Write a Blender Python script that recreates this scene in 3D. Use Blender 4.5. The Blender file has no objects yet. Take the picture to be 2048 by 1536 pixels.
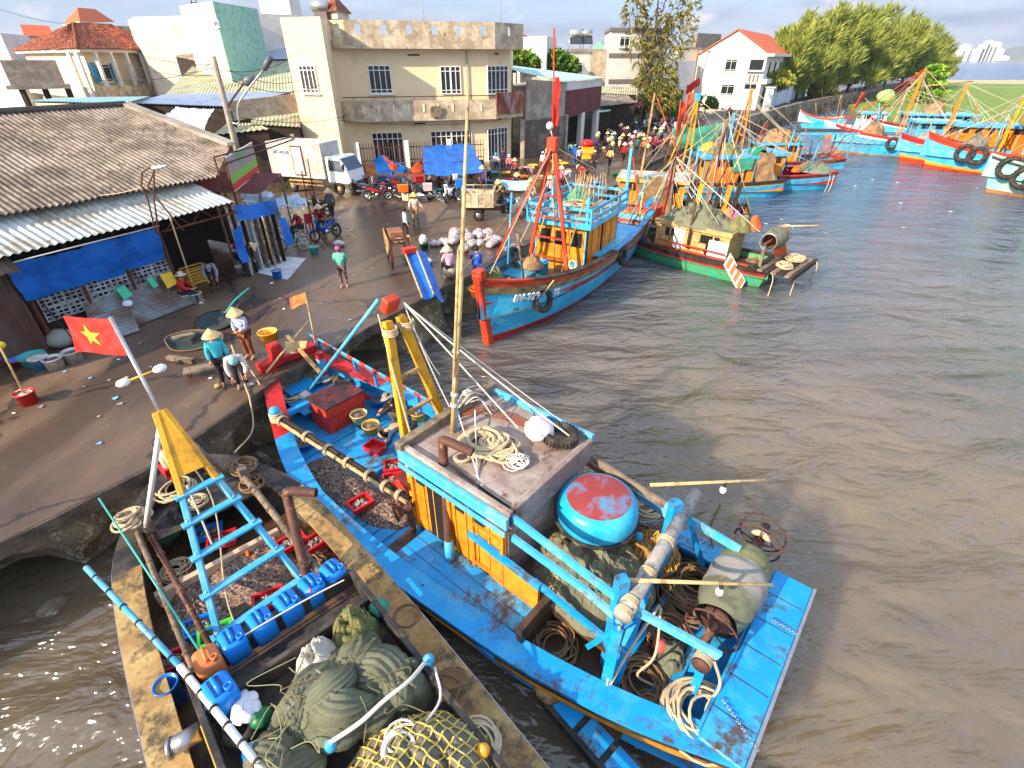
import bpy, bmesh, math, random
from mathutils import Vector, Matrix, noise
R=math.radians; sin=math.sin; cos=math.cos; PI=math.pi
scene=bpy.context.scene; COL=scene.collection
rnd=random.Random(7)
V=Vector
# ------------------------------------------------------------------ camera
CF,CX,CY,HOR,CH=1007.,1024.,768.,120.,7.4
PITCH=math.atan((CY-HOR)/CF); pc,ps=cos(PITCH),sin(PITCH)
cd=bpy.data.cameras.new('camera'); cam=bpy.data.objects.new('camera',cd); COL.objects.link(cam)
cam.location=(0,0,CH); cam.rotation_euler=(PI/2-PITCH,0,0)
cd.sensor_width=36; cd.lens=36*CF/2048; cd.clip_end=12000; cd.clip_start=.05
scene.camera=cam
def G(u,v,z=0.):            # survey: point of the horizontal plane z seen at photo pixel u,v
    a=(u-CX)/CF; b=(CY-v)/CF; t=(z-CH)/(-ps+b*pc)
    return V((a*t,(pc+b*ps)*t,z))
def GY(u,v,y):              # same on the vertical plane at distance y
    a=(u-CX)/CF; b=(CY-v)/CF; t=y/(pc+b*ps)
    return V((a*t,y,CH+(-ps+b*pc)*t))
# ------------------------------------------------------------------ materials
def lin(c):
    return tuple(((x/255)/12.92 if x<=10 else ((x/255+.055)/1.055)**2.4) for x in c)+(1,)
MATS={}
def mat(name,col,rough=.6,var=.18,sc=2.5,dirt=None,dsc=1.6,damt=.45,bump=.25,bsc=30,metal=0,spec=.4,stretch=None,dirt2=None,d2amt=.35,d2sc=4,coat=0):
    if name in MATS: return MATS[name]
    m=bpy.data.materials.new(name); MATS[name]=m; m.use_nodes=True
    nt=m.node_tree; N=nt.nodes; L=nt.links; b=N['Principled BSDF']
    tc=N.new('ShaderNodeTexCoord'); src=tc.outputs['Object']
    if stretch:
        mp=N.new('ShaderNodeMapping'); mp.inputs['Scale'].default_value=stretch; L.new(src,mp.inputs[0]); src=mp.outputs[0]
    def noi(s,d=5,r=.6):
        n=N.new('ShaderNodeTexNoise'); n.inputs['Scale'].default_value=s; n.inputs['Detail'].default_value=d; n.inputs['Roughness'].default_value=r
        L.new(src,n.inputs['Vector']); return n.outputs['Fac']
    def ramp(f,a,bb):
        r=N.new('ShaderNodeMapRange'); r.inputs[1].default_value=a; r.inputs[2].default_value=bb; r.clamp=True; L.new(f,r.inputs[0]); return r.outputs[0]
    def mix(f,a,bb):
        x=N.new('ShaderNodeMix'); x.data_type='RGBA'
        if hasattr(f,'is_linked'): L.new(f,x.inputs[0])
        else: x.inputs[0].default_value=f
        for s,i in ((a,6),(bb,7)):
            if hasattr(s,'is_linked'): L.new(s,x.inputs[i])
            else: x.inputs[i].default_value=s
        return x.outputs[2]
    c=lin(col)
    lo=tuple(x*(1-var) for x in c[:3])+(1,); hi=tuple(min(1,x*(1+var)) for x in c[:3])+(1,)
    out=mix(ramp(noi(sc),.3,.7),lo,hi)
    out=mix(ramp(noi(sc*9,3,.7),.25,.75),out,mix(.5,out,lo))
    rg=rough
    if dirt:
        k=ramp(noi(dsc,9,.72),.62-damt*.35,.72-damt*.2); out=mix(k,out,lin(dirt))
    if dirt2:
        k=ramp(noi(d2sc,10,.78),.66-d2amt*.35,.72-d2amt*.25); out=mix(k,out,lin(dirt2))
    L.new(out,b.inputs['Base Color'])
    rr=N.new('ShaderNodeMapRange'); L.new(noi(sc*3),rr.inputs[0]); rr.inputs[1].default_value=.3; rr.inputs[2].default_value=.7; rr.inputs[3].default_value=max(.03,rough-.12); rr.inputs[4].default_value=min(1,rough+.12)
    L.new(rr.outputs[0],b.inputs['Roughness'])
    b.inputs['Metallic'].default_value=metal; b.inputs['Specular IOR Level'].default_value=spec
    if coat: b.inputs['Coat Weight'].default_value=coat
    if bump:
        bp=N.new('ShaderNodeBump'); bp.inputs['Strength'].default_value=bump; bp.inputs['Distance'].default_value=.02
        L.new(noi(bsc,4,.65),bp.inputs['Height']); L.new(bp.outputs[0],b.inputs['Normal'])
    return m
def plain(name,col,rough=.5,var=.12,metal=0,**k):
    return mat(name,col,rough,var,6,bump=.08,bsc=60,metal=metal,**k)
# ------------------------------------------------------------------ mesh builder
def frame(o,dx,z=None):     # local frame: x along dx (horizontal), y left, z up
    x=V((dx[0],dx[1],0)).normalized(); y=V((-x.y,x.x,0)); M=Matrix.Identity(4)
    for i in range(3): M[i][0]=x[i]; M[i][1]=y[i]; M[i][3]=o[i]
    return M
def rotz(o,a): return Matrix.Translation(V(o))@Matrix.Rotation(a,4,'Z')
class MB:
    def __init__(s,fr=None): s.v=[];s.f=[];s.fm=[];s.fs=[];s.ms=[];s.fr=fr
    def mi(s,m):
        if m not in s.ms: s.ms.append(m)
        return s.ms.index(m)
    def add(s,vs,fs,m,smooth=False,fr=None):
        o=len(s.v); T=s.fr
        if fr is not None: T=(T@fr) if T is not None else fr
        s.v+= [ (T@V(p)) for p in vs] if T is not None else [V(p) for p in vs]
        i=s.mi(m)
        for f in fs: s.f.append([a+o for a in f]); s.fm.append(i); s.fs.append(smooth)
        return s
    def box(s,c,d,m,rz=0,rot=None,tap=1.,base=None):
        x,y,z=d[0]/2,d[1]/2,d[2]/2
        vs=[(i*x*(tap if k>0 else 1),j*y*(tap if k>0 else 1),k*z) for k in(-1,1) for j in(-1,1) for i in(-1,1)]
        fr=Matrix.Translation(V(c))@(rot.to_4x4() if rot is not None else Matrix.Rotation(rz,4,'Z'))
        if base is not None: fr=base@fr
        return s.add(vs,[(0,2,3,1),(4,5,7,6),(0,1,5,4),(2,6,7,3),(0,4,6,2),(1,3,7,5)],m,fr=fr)
    def beam(s,p,q,w,h,m,up=(0,0,1)):
        p=V(p);q=V(q);d=q-p
        if d.length<1e-6: return s
        x=d.normalized(); u=V(up); y=u.cross(x)
        if y.length<1e-3: y=V((1,0,0)).cross(x)
        y.normalize(); z=x.cross(y)
        vs=[b+y*(j*w/2)+z*(k*h/2) for b in (p,q) for j,k in((-1,-1),(1,-1),(1,1),(-1,1))]
        return s.add(vs,[(0,1,2,3),(7,6,5,4),(0,4,5,1),(1,5,6,2),(2,6,7,3),(3,7,4,0)],m)
    def tube(s,pts,r,m,n=6,closed=False,caps=True):
        pts=[V(p) for p in pts]; k=len(pts)
        if k<2: return s
        rs=r if isinstance(r,(list,tuple)) else [r]*k
        vs=[];fs=[];py=None
        for i,p in enumerate(pts):
            a=pts[(i-1)%k] if (closed or i>0) else p; b=pts[(i+1)%k] if (closed or i<k-1) else p
            t=(b-a)
            t=t.normalized() if t.length>1e-9 else V((0,0,1))
            if py is None:
                py=t.cross(V((0,0,1)))
                if py.length<.05: py=t.cross(V((1,0,0)))
            py=py-t*py.dot(t)
            if py.length<1e-6: py=t.orthogonal()
            py.normalize(); pz=t.cross(py)
            for j in range(n):
                an=2*PI*j/n; vs.append(p+(py*cos(an)+pz*sin(an))*rs[i])
        kk=k if closed else k-1
        for i in range(kk):
            i2=(i+1)%k
            for j in range(n): fs.append((i*n+j,i*n+(j+1)%n,i2*n+(j+1)%n,i2*n+j))
        if caps and not closed: fs.append(tuple(range(n))[::-1]); fs.append(tuple((k-1)*n+j for j in range(n)))
        return s.add(vs,fs,m,smooth=n>4)
    def cyl(s,p,q,r,m,r2=None,n=12): return s.tube([p,q],[r,r if r2 is None else r2],m,n)
    def lathe(s,prof,c,m,n=20,axis=None,caps=True,sx=1,sy=1):
        c=V(c); q=V((0,0,1)).rotation_difference(V(axis)).to_matrix() if axis is not None else Matrix.Identity(3)
        vs=[c+q@V((r*cos(2*PI*j/n)*sx,r*sin(2*PI*j/n)*sy,z)) for r,z in prof for j in range(n)]; k=len(prof)
        fs=[(i*n+j,i*n+(j+1)%n,(i+1)*n+(j+1)%n,(i+1)*n+j) for i in range(k-1) for j in range(n)]
        if caps:
            if prof[0][0]>1e-4: fs.append(tuple(range(n))[::-1])
            if prof[-1][0]>1e-4: fs.append(tuple((k-1)*n+j for j in range(n)))
        return s.add(vs,fs,m,smooth=True)
    def torus(s,c,ax,Rr,r,m,n=24,k=8,sq=1):
        q=V((0,0,1)).rotation_difference(V(ax)).to_matrix(); c=V(c)
        vs=[c+q@V(((Rr+r*cos(b)*sq)*cos(a),(Rr+r*cos(b)*sq)*sin(a),r*sin(b))) for a in [2*PI*i/n for i in range(n)] for b in [2*PI*j/k for j in range(k)]]
        fs=[(i*k+j,((i+1)%n)*k+j,((i+1)%n)*k+(j+1)%k,i*k+(j+1)%k) for i in range(n) for j in range(k)]
        return s.add(vs,fs,m,smooth=True)
    def ball(s,c,r,m,n=10,k=7,sc=(1,1,1)):
        pr=[(sin(PI*i/k)*r,-cos(PI*i/k)*r) for i in range(k+1)]; pr[0]=(1e-5,-r); pr[-1]=(1e-5,r)
        c=V(c); vs=[c+V((a*cos(2*PI*j/n)*sc[0],a*sin(2*PI*j/n)*sc[1],z*sc[2])) for a,z in pr for j in range(n)]
        fs=[(i*n+j,i*n+(j+1)%n,(i+1)*n+(j+1)%n,(i+1)*n+j) for i in range(k) for j in range(n)]
        return s.add(vs,fs,m,smooth=True)
    def grid(s,rows,m,smooth=True,closed=False):
        k=len(rows);n=len(rows[0]); vs=[p for r in rows for p in r]
        nn=n if closed else n-1
        return s.add(vs,[(i*n+j,i*n+(j+1)%n,(i+1)*n+(j+1)%n,(i+1)*n+j) for i in range(k-1) for j in range(nn)],m,smooth)
    def prism(s,poly,z0,z1,m,top=True,bot=True):
        n=len(poly); a=[(p[0],p[1],z0 if len(p)<3 else p[2]+z0) for p in poly]; b=[(p[0],p[1],z1 if len(p)<3 else p[2]+z1) for p in poly]
        fs=[(i,(i+1)%n,n+(i+1)%n,n+i) for i in range(n)]
        if top: fs.append(tuple(range(n,2*n)))
        if bot: fs.append(tuple(range(n))[::-1])
        return s.add(a+b,fs,m)
    def poly(s,pts,m): return s.add(pts,[tuple(range(len(pts)))],m)
    def slab(s,pts,t,m):     # thick polygon: pts 3-D, extruded by t along its normal
        pts=[V(p) for p in pts]; nn=(pts[1]-pts[0]).cross(pts[2]-pts[0]).normalized()*t; n=len(pts)
        fs=[tuple(range(n))[::-1],tuple(range(n,2*n))]+[(i,(i+1)%n,n+(i+1)%n,n+i) for i in range(n)]
        return s.add(pts+[p+nn for p in pts],fs,m)
    def build(s,name,parent=None,bev=0,fix=True,keep=False):
        me=bpy.data.meshes.new(name)
        if not s.v: return None
        xs=[p.x for p in s.v];ys=[p.y for p in s.v];zs=[p.z for p in s.v]
        o=V((0,0,0)) if keep else V(((min(xs)+max(xs))/2,(min(ys)+max(ys))/2,min(zs)))
        me.from_pydata([p-o for p in s.v],[],s.f)
        for m in s.ms: me.materials.append(m)
        me.polygons.foreach_set('material_index',s.fm); me.polygons.foreach_set('use_smooth',s.fs)
        if fix:
            bm=bmesh.new(); bm.from_mesh(me); bmesh.ops.recalc_face_normals(bm,faces=bm.faces); bm.to_mesh(me); bm.free()
        ob=bpy.data.objects.new(name,me); COL.objects.link(ob)
        if parent is not None:
            ob.parent=parent; ob.location=o
            pm=PM.get(parent.name)
            ob.matrix_parent_inverse=pm.inverted() if pm is not None else Matrix.Identity(4)
        else: ob.location=o
        PM[ob.name]=Matrix.Translation(o)
        if bev:
            bv=ob.modifiers.new('edge','BEVEL'); bv.width=bev; bv.segments=1; bv.limit_method='ANGLE'
        return ob
PM={}                        # world matrices of built objects (for parent inverses)
def tag(o,label,cat,group=None,kind=None):
    if label: o['label']=label
    if cat: o['category']=cat
    if group: o['group']=group
    if kind: o['kind']=kind
    return o
def thing(name,label,cat,loc=(0,0,0),rz=0,group=None):
    o=bpy.data.objects.new(name,None); COL.objects.link(o); o.location=loc; o.rotation_euler=(0,0,rz); o.empty_display_size=.2
    PM[o.name]=rotz(loc,rz); return tag(o,label,cat,group)
def struct(mb,name): o=mb.build(name,keep=True); o['kind']='structure'; return o
def dup(root,loc,rz,label,group=None,recol=None,scale=1):
    r=root.copy(); COL.objects.link(r); r.location=loc; r.rotation_euler=(0,0,rz); r.scale=(scale,)*3; r['label']=label
    if group: r['group']=group
    def rec(src,par):
        for ch in KIDS.get(src.name,[]):
            c=ch.copy(); COL.objects.link(c); c.parent=par
            if recol:
                for i,sl in enumerate(c.material_slots):
                    nm=sl.material.name if sl.material else ''
                    if nm in recol: sl.link='OBJECT'; sl.material=recol[nm]
            rec(ch,c)
    rec(root,r); return r
KIDS={}
def kids(root):              # remember the tree of a finished proto thing
    def rec(o):
        KIDS[o.name]=[c for c in COL.objects if c.parent==o]
        for c in KIDS[o.name]: rec(c)
    rec(root)
def fbm(p,o=4): return noise.fractal(V(p),1.,2.,o)
def lerp(a,b,t): return a+(b-a)*t
def interp(tab,x):           # piecewise-linear table
    if x<=tab[0][0]: return tab[0][1]
    for (a,b),(c,d) in zip(tab,tab[1:]):
        if x<=c: return b+(d-b)*(x-a)/(c-a)
    return tab[-1][1]
def sag(p,q,s=.1,n=10): return [V(p).lerp(V(q),i/n)-V((0,0,s*4*(i/n)*(1-i/n))) for i in range(n+1)]
def curve(pts,n=8):          # smooth curve through points
    pts=[V(p) for p in pts]; P=[pts[0]*2-pts[1]]+pts+[pts[-1]*2-pts[-2]]; out=[]
    for i in range(1,len(P)-2):
        for j in range(n):
            t=j/n; a,b,c,d=P[i-1:i+3]
            out.append(.5*((2*b)+(c-a)*t+(2*a-5*b+4*c-d)*t*t+(3*b-a-3*c+d)*t**3))
    return out+[pts[-1]]
def coil(mb,c,Rr,n,r,m,seed=0,h=.15,fl=1.,messy=.35,k=18,rot=0):   # heaped rope
    rg=random.Random(seed); pts=[]; c=V(c); off=V((0,0,0)); rad=Rr
    for i in range(int(n*k)):
        if i%k==0: off=V((rg.uniform(-1,1),rg.uniform(-1,1),0))*Rr*messy*.6; rad=Rr*rg.uniform(1-messy,1.)
        a=2*PI*i/k
        p=V((cos(a)*rad,sin(a)*rad*fl,0))+off
        pts.append(p)
    for _ in range(3):
        pts=[pts[0]]+[(pts[i-1]+pts[i]*2+pts[i+1])/4 for i in range(1,len(pts)-1)]+[pts[-1]]
    o=[]
    cr,sr=cos(rot),sin(rot)
    for i,p in enumerate(pts):
        z=r+h*(.15+.85*i/len(pts))*(1-min(1,(p.length/(Rr*1.3))**2))+abs(noise.noise(p*3+V((seed,i*.02,0))))*h*.3
        o.append(c+V((p.x*cr-p.y*sr,p.x*sr+p.y*cr,z)))
    mb.tube(o,r,m,5)
def heapz(c,rx,ry,h,rot=0,seed=0,p=2.,fold=.25,fs=2.2):    # height function of a heaped net / catch
    cr,sr=cos(rot),sin(rot)
    def fn(q,a):
        x=cos(a)*q; y=sin(a)*q
        w=1+.12*noise.noise(V((cos(a)*1.7,sin(a)*1.7,seed*3.1)))
        X,Y=x*rx*w,y*ry*w
        z=h*max(0,1-q**p)
        n1=fbm((X*fs+seed,Y*fs,seed*.7),4); n2=1-abs(noise.noise(V((X*fs*1.1+n1,Y*fs*1.1,seed+5.))))*2
        n3=1-abs(noise.noise(V((X*fs*2.1+n2*.8,Y*fs*3.1+n1,seed+9.))))*2.4; z=z*(1+.3*n1)+fold*h*(n2-.3)*(1-q**3)+fold*h*.38*n3*(1-q**4)
        return V(c)+V((X*cr-Y*sr,X*sr+Y*cr,max(0,z) if q<.99 else -.02))
    return fn
def heap(mb,c,rx,ry,h,m,rot=0,seed=0,p=2.,fold=.25,fs=2.2,nr=14,na=36):
    fn=heapz(c,rx,ry,h,rot,seed,p,fold,fs)
    mb.grid([[fn(max(i/nr,.001),2*PI*j/na) for j in range(na)] for i in range(nr+1)],m,True,closed=True)
    return fn
def netlines(mb,fn,m,r=.006,nu=10,nv=26,q0=.1,q1=1.,jit=.012,sw=.5):   # diamond lattice lying over a heap
    n=max(8,nv//2)
    for sgn in (1,-1):
        for k in range(n+1):
            c=lerp(-1,1,k/n)*1.3; pts=[]
            for i in range(41):
                t=lerp(-1.2,1.2,i/40); x=t*.62+c*.78; y=sgn*(t*.78-c*.62)
                if abs(x)>2: continue
                q=math.hypot(x,y)+.05*noise.noise(V((x*3,y*3,sgn)))
                if q<q1: p=fn(max(q,.01),math.atan2(y,x)); pts.append(p+V((noise.noise(p*7)*jit,noise.noise(p*7+V((3,0,0)))*jit,r*1.5)))
                else:
                    if len(pts)>2: mb.tube(pts,r,m,4,caps=False)
                    pts=[]
            if len(pts)>2: mb.tube(pts,r,m,4,caps=False)
def drape(mb,c,rx,ry,h,m,rot=0,seed=0,n=11,r0=.2):      # gathered netting: overlapping soft rolls with folds running along them
    rg=random.Random(seed); cr,sr=cos(rot),sin(rot)
    for k in range(n):
        a=rg.uniform(0,2*PI); q=rg.random()**.6*.62; x,y=cos(a)*q*rx,sin(a)*q*ry; dr=rg.uniform(0,2*PI); L=rg.uniform(.55,1.)*rx*.75; bend=rg.uniform(-1.6,1.6)
        zt=h*(1-q*q)*(.45+.55*k/n); P=[]
        for i in range(15):
            t=i/14-.5; an=dr+bend*t; P.append(V((x+cos(an)*t*2*L,y+sin(an)*t*2*L,zt*(1-1.6*abs(t)**1.6)+.02)))
        rows=[]; nf=rg.choice((13,17,21)); ph=rg.uniform(0,6); rr=r0*rg.uniform(.75,1.25)
        for i,p in enumerate(P):
            T=(P[min(i+1,14)]-P[max(i-1,0)]).normalized(); sd=T.cross(V((0,0,1))).normalized(); up=sd.cross(T); e=(sin(PI*(.06+.88*i/14)))**.55; row=[]
            for j in range(72):
                b=2*PI*j/72; w=1+.26*(.5-abs(sin(nf*.5*b+ph+i*.2)))*e+.12*noise.noise(V((cos(b)*2,sin(b)*2,i*.35+k*7)))+.07*sin((2*nf+3)*b-i*.3)
                w*=1+.16*noise.noise(p*3.3+V((cos(b)*1.2,sin(b)*1.2,k))); row.append(p+(sd*cos(b)*1.35+up*sin(b)*.85)*rr*e*w)
            rows.append(row)
        mb.grid([[V(c)+V((v.x*cr-v.y*sr,v.x*sr+v.y*cr,max(v.z,0))) for v in r] for r in rows],m,True,closed=True)
def bag(mb,c,r,m,seed=0,sc=(1,1,.7)):   # lumpy sack
    n,k=12,8; rows=[]
    for i in range(k+1):
        row=[]
        for j in range(n):
            d=V((sin(PI*i/k)*cos(2*PI*j/n),sin(PI*i/k)*sin(2*PI*j/n),-cos(PI*i/k)))
            f=1+.22*noise.noise(d*1.6+V((seed*1.7,0,0)))+.1*noise.noise(d*4+V((0,seed,0)))
            row.append(V(c)+V((d.x*r*f*sc[0],d.y*r*f*sc[1],(d.z*f+.8)*r*sc[2])))
        rows.append(row)
    mb.grid(rows,m,True,closed=True)
def text(name,s,M,size,m,parent=None,ext=.004,align='CENTER'):   # lettering turned into a mesh; M: world frame, text in its xy plane
    cu=bpy.data.curves.new(name,'FONT'); cu.body=s; cu.size=size; cu.extrude=ext; cu.align_x=align; cu.align_y='CENTER'
    t=bpy.data.objects.new(name,cu); COL.objects.link(t)
    dg=bpy.context.evaluated_depsgraph_get(); dg.update()
    me=bpy.data.meshes.new_from_object(t.evaluated_get(dg)); bpy.data.objects.remove(t); 
    me.transform(M); mb=MB(); mb.add([v.co.copy() for v in me.vertices],[tuple(p.vertices) for p in me.polygons],m)
    return mb.build(name,parent,fix=False)
def wallframe(o,ux,uz=(0,0,1)):   # frame with x along ux, y along uz, z = outward normal
    x=V(ux).normalized(); y=V(uz).normalized(); z=x.cross(y); M=Matrix.Identity(4)
    for i in range(3): M[i][0]=x[i]; M[i][1]=y[i]; M[i][2]=z[i]; M[i][3]=o[i]
    return M
def corr(mb,P00,P10,P01,P11,m,pitch=.18,amp=.025,rows=1,spp=6,up=None,jit=0,seed=1):   # corrugated sheet: waves counted along 0->1, sheet runs 0*->1*
    P00,P10,P01,P11=map(V,(P00,P10,P01,P11)); L=((P10-P00).length+(P11-P01).length)/2; n=max(4,int(L/pitch*spp))
    nn=(P10-P00).cross(P01-P00).normalized()
    if nn.z<0 and abs(nn.z)>.05: nn=-nn
    g=[]
    for r in range(rows+1):
        t=r/rows; row=[]
        for i in range(n+1):
            s=i/n; p=P00.lerp(P10,s).lerp(P01.lerp(P11,s),t)
            z=amp*sin(2*PI*L*s/pitch)+ (jit*noise.noise(V((s*L*.5,t*7+seed,seed))) if jit else 0)
            row.append(p+nn*z)
        g.append(row)
    mb.grid(g,m,True)
# ------------------------------------------------------------------ light and sky
SUN_AZ,SUN_EL=52.,27.       # degrees left of straight behind the camera, height
sd=V((-sin(R(SUN_AZ))*cos(R(SUN_EL)),-cos(R(SUN_AZ))*cos(R(SUN_EL)),sin(R(SUN_EL))))
sl=bpy.data.lights.new('sun','SUN'); sl.energy=4.3; sl.angle=R(.55); sl.color=(1,.82,.61)
so=bpy.data.objects.new('sun',sl); COL.objects.link(so); so.rotation_euler=sd.to_track_quat('Z','Y').to_euler(); so.location=(-60,-60,60)
w=bpy.data.worlds.new('World'); scene.world=w; w.use_nodes=True
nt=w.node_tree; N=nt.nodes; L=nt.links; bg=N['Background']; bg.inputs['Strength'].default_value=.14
sky=N.new('ShaderNodeTexSky'); sky.sky_type='NISHITA'; sky.sun_disc=False; sky.sun_elevation=R(SUN_EL); sky.sun_rotation=math.atan2(sd.x,sd.y); sky.dust_density=1.2; sky.air_density=1.
tc=N.new('ShaderNodeTexCoord')
def wnoise(scale,sz,detail,off=(0,0,0)):
    mp=N.new('ShaderNodeMapping'); mp.inputs['Scale'].default_value=(scale,scale,scale*sz); mp.inputs['Location'].default_value=off; L.new(tc.outputs['Generated'],mp.inputs[0])
    n=N.new('ShaderNodeTexNoise'); n.inputs['Scale'].default_value=1; n.inputs['Detail'].default_value=detail; n.inputs['Roughness'].default_value=.58; L.new(mp.outputs[0],n.inputs['Vector']); return n.outputs['Fac']
def wramp(f,a,b):
    r=N.new('ShaderNodeMapRange'); r.inputs[1].default_value=a; r.inputs[2].default_value=b; r.interpolation_type='SMOOTHSTEP'; L.new(f,r.inputs[0]); return r.outputs[0]
def wmix(f,a,b):
    x=N.new('ShaderNodeMix'); x.data_type='RGBA'
    if isinstance(f,float): x.inputs[0].default_value=f
    else: L.new(f,x.inputs[0])
    for q,i in ((a,6),(b,7)):
        if isinstance(q,tuple): x.inputs[i].default_value=q
        else: L.new(q,x.inputs[i])
    return x.outputs[2]
base=wmix(.6,sky.outputs[0],(2.3,3.4,5.3,1))
shade=wmix(wramp(wnoise(7,5,6,(3,1,0)),.35,.7),(2.4,2.8,3.8,1),(4.5,4.6,5.2,1))
c1=wmix(wramp(wnoise(3.6,5.,8,(1.3,.2,.4)),.44,.6),base,shade)
c2=wmix(wramp(wnoise(9,2.2,7,(.2,4.1,2)),.6,.7),c1,(5.8,5.4,5.3,1))
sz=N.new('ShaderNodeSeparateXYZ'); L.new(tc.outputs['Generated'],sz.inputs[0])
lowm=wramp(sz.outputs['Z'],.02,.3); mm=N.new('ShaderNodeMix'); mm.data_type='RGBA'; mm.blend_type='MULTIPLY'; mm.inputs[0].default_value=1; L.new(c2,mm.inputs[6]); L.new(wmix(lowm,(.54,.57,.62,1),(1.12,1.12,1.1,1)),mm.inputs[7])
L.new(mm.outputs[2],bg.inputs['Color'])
vs=scene.view_settings; vs.view_transform='Standard'; vs.look='None'; vs.exposure=1.08; vs.gamma=1; vs.use_curve_mapping=False
# ------------------------------------------------------------------ ground materials
def groundmat(name,cA,cB,cW,wet=(.45,.6),rdry=.75,rwet=.16,sc=.35,bump=.5,speck=None):
    m=bpy.data.materials.new(name); MATS[name]=m; m.use_nodes=True; nt=m.node_tree; N=nt.nodes; L=nt.links; b=N['Principled BSDF']
    tc=N.new('ShaderNodeTexCoord')
    def noi(s,d=6,r=.6,st=None):
        src=tc.outputs['Object']
        if st: mp=N.new('ShaderNodeMapping'); mp.inputs['Scale'].default_value=st; mp.inputs['Rotation'].default_value=(0,0,R(-60)); L.new(src,mp.inputs[0]); src=mp.outputs[0]
        n=N.new('ShaderNodeTexNoise'); n.inputs['Scale'].default_value=s; n.inputs['Detail'].default_value=d; n.inputs['Roughness'].default_value=r; L.new(src,n.inputs['Vector']); return n.outputs['Fac']
    def ramp(f,a,bb,o0=0,o1=1):
        r=N.new('ShaderNodeMapRange'); r.inputs[1].default_value=a; r.inputs[2].default_value=bb; r.inputs[3].default_value=o0; r.inputs[4].default_value=o1; L.new(f,r.inputs[0]); return r.outputs[0]
    def mix(f,a,bb):
        x=N.new('ShaderNodeMix'); x.data_type='RGBA'; L.new(f,x.inputs[0])
        for s,i in ((a,6),(bb,7)):
            if isinstance(s,tuple): x.inputs[i].default_value=s
            else: L.new(s,x.inputs[i])
        return x.outputs[2]
    c=mix(ramp(noi(sc*3),.3,.7),lin(cA),lin(cB)); c=mix(ramp(noi(14,8,.75),.3,.75),c,lin(cB))
    wm=ramp(noi(sc,5,.55,(1,.35,1)),wet[0],wet[1]); c=mix(wm,c,lin(cW))
    vo=N.new('ShaderNodeTexVoronoi'); vo.feature='DISTANCE_TO_EDGE'; vo.inputs['Scale'].default_value=.21; mv=N.new('ShaderNodeVectorMath'); mv.operation='MULTIPLY_ADD'; nn_=N.new('ShaderNodeTexNoise'); nn_.inputs['Scale'].default_value=1.3; nn_.inputs['Detail'].default_value=6; L.new(tc.outputs['Object'],nn_.inputs['Vector']); L.new(nn_.outputs['Color'],mv.inputs[0]); mv.inputs[1].default_value=(1.6,1.6,0); L.new(tc.outputs['Object'],mv.inputs[2]); L.new(mv.outputs[0],vo.inputs['Vector'])
    c=mix(ramp(vo.outputs['Distance'],.004,.02,.75,0),c,(.02,.015,.012,1))
    if speck: c=mix(ramp(noi(9,3,.5),.71,.74),c,lin(speck))
    L.new(c,b.inputs['Base Color']); L.new(ramp(wm,0,1,rdry,rwet),b.inputs['Roughness'])
    bp=N.new('ShaderNodeBump'); bp.inputs['Strength'].default_value=bump; bp.inputs['Distance'].default_value=.02; L.new(noi(22,6,.7),bp.inputs['Height']); L.new(bp.outputs[0],b.inputs['Normal'])
    return m
QM=groundmat('quay_concrete',(130,105,81),(100,81,63),(84,67,53),wet=(.37,.53),rdry=.72,rwet=.1,speck=(150,135,115))
QWALL=mat('quay_wall_stone',(158,138,108),.9,.3,1.2,dirt=(86,80,62),dsc=1.5,damt=.8,bump=1.,bsc=7,dirt2=(180,168,144),d2amt=.4,d2sc=3)
QEDGE=mat('quay_edge',(122,108,90),.85,.3,2,dirt=(70,62,52),dsc=2,damt=.8,bump=.8,bsc=12)
ASPH=mat('road_asphalt',(92,90,88),.85,.1,.5,bump=.3,bsc=30)
GRASS=mat('grass',(140,158,56),.9,.3,.12,dirt=(100,130,44),dsc=.3,damt=.9,bump=1,bsc=3,dirt2=(150,140,70),d2amt=.35,d2sc=.15)
SAND=mat('sand',(196,170,130),.95,.1,.1,bump=.2,bsc=3)
# ------------------------------------------------------------------ land
edge=[(-90,-118),(-30,-26),(-15.5,-3.2),(-11.6,3.1),(-9.34,6.16),(-8.64,7.08),(-7.85,8.22),(-7.11,10.0),(-6.45,11.9),(-5.14,14.22),(-3.94,16.31),(-2.75,18.3),(-.53,21.58),(1.41,25.35),(5.9,34.5),(11.15,45.42),(20.3,60.2),(30.87,76.3),(53.35,106.2),(96.93,157.4),(181.7,258.7),(236,322),(330,520),(900,2900)]
mb=MB(); mb.poly([(x,y,0) for x,y in edge]+[(700,3200,0),(-3000,3200,0),(-3000,-118,0)],QM)
struct(mb,'quay_ground')
# water sheet
wm=bpy.data.materials.new('water'); wm.use_nodes=True; nt=wm.node_tree; N=nt.nodes; L=nt.links; b=N['Principled BSDF']
tc=N.new('ShaderNodeTexCoord')
def wn(s,st,d=3,r=.5,rot=0,dist=0):
    mp=N.new('ShaderNodeMapping'); mp.inputs['Scale'].default_value=st; mp.inputs['Rotation'].default_value=(0,0,R(rot)); L.new(tc.outputs['Object'],mp.inputs[0])
    n=N.new('ShaderNodeTexNoise'); n.inputs['Scale'].default_value=s; n.inputs['Detail'].default_value=d; n.inputs['Roughness'].default_value=r; n.inputs['Distortion'].default_value=dist; L.new(mp.outputs[0],n.inputs['Vector']); return n.outputs['Fac']
sp=N.new('ShaderNodeSeparateXYZ'); L.new(tc.outputs['Object'],sp.inputs[0])
def mr(src,a,bb,o0=0,o1=1):
    r=N.new('ShaderNodeMapRange'); r.inputs[1].default_value=a; r.inputs[2].default_value=bb; r.inputs[3].default_value=o0; r.inputs[4].default_value=o1; L.new(src,r.inputs[0]); return r.outputs[0]
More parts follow.
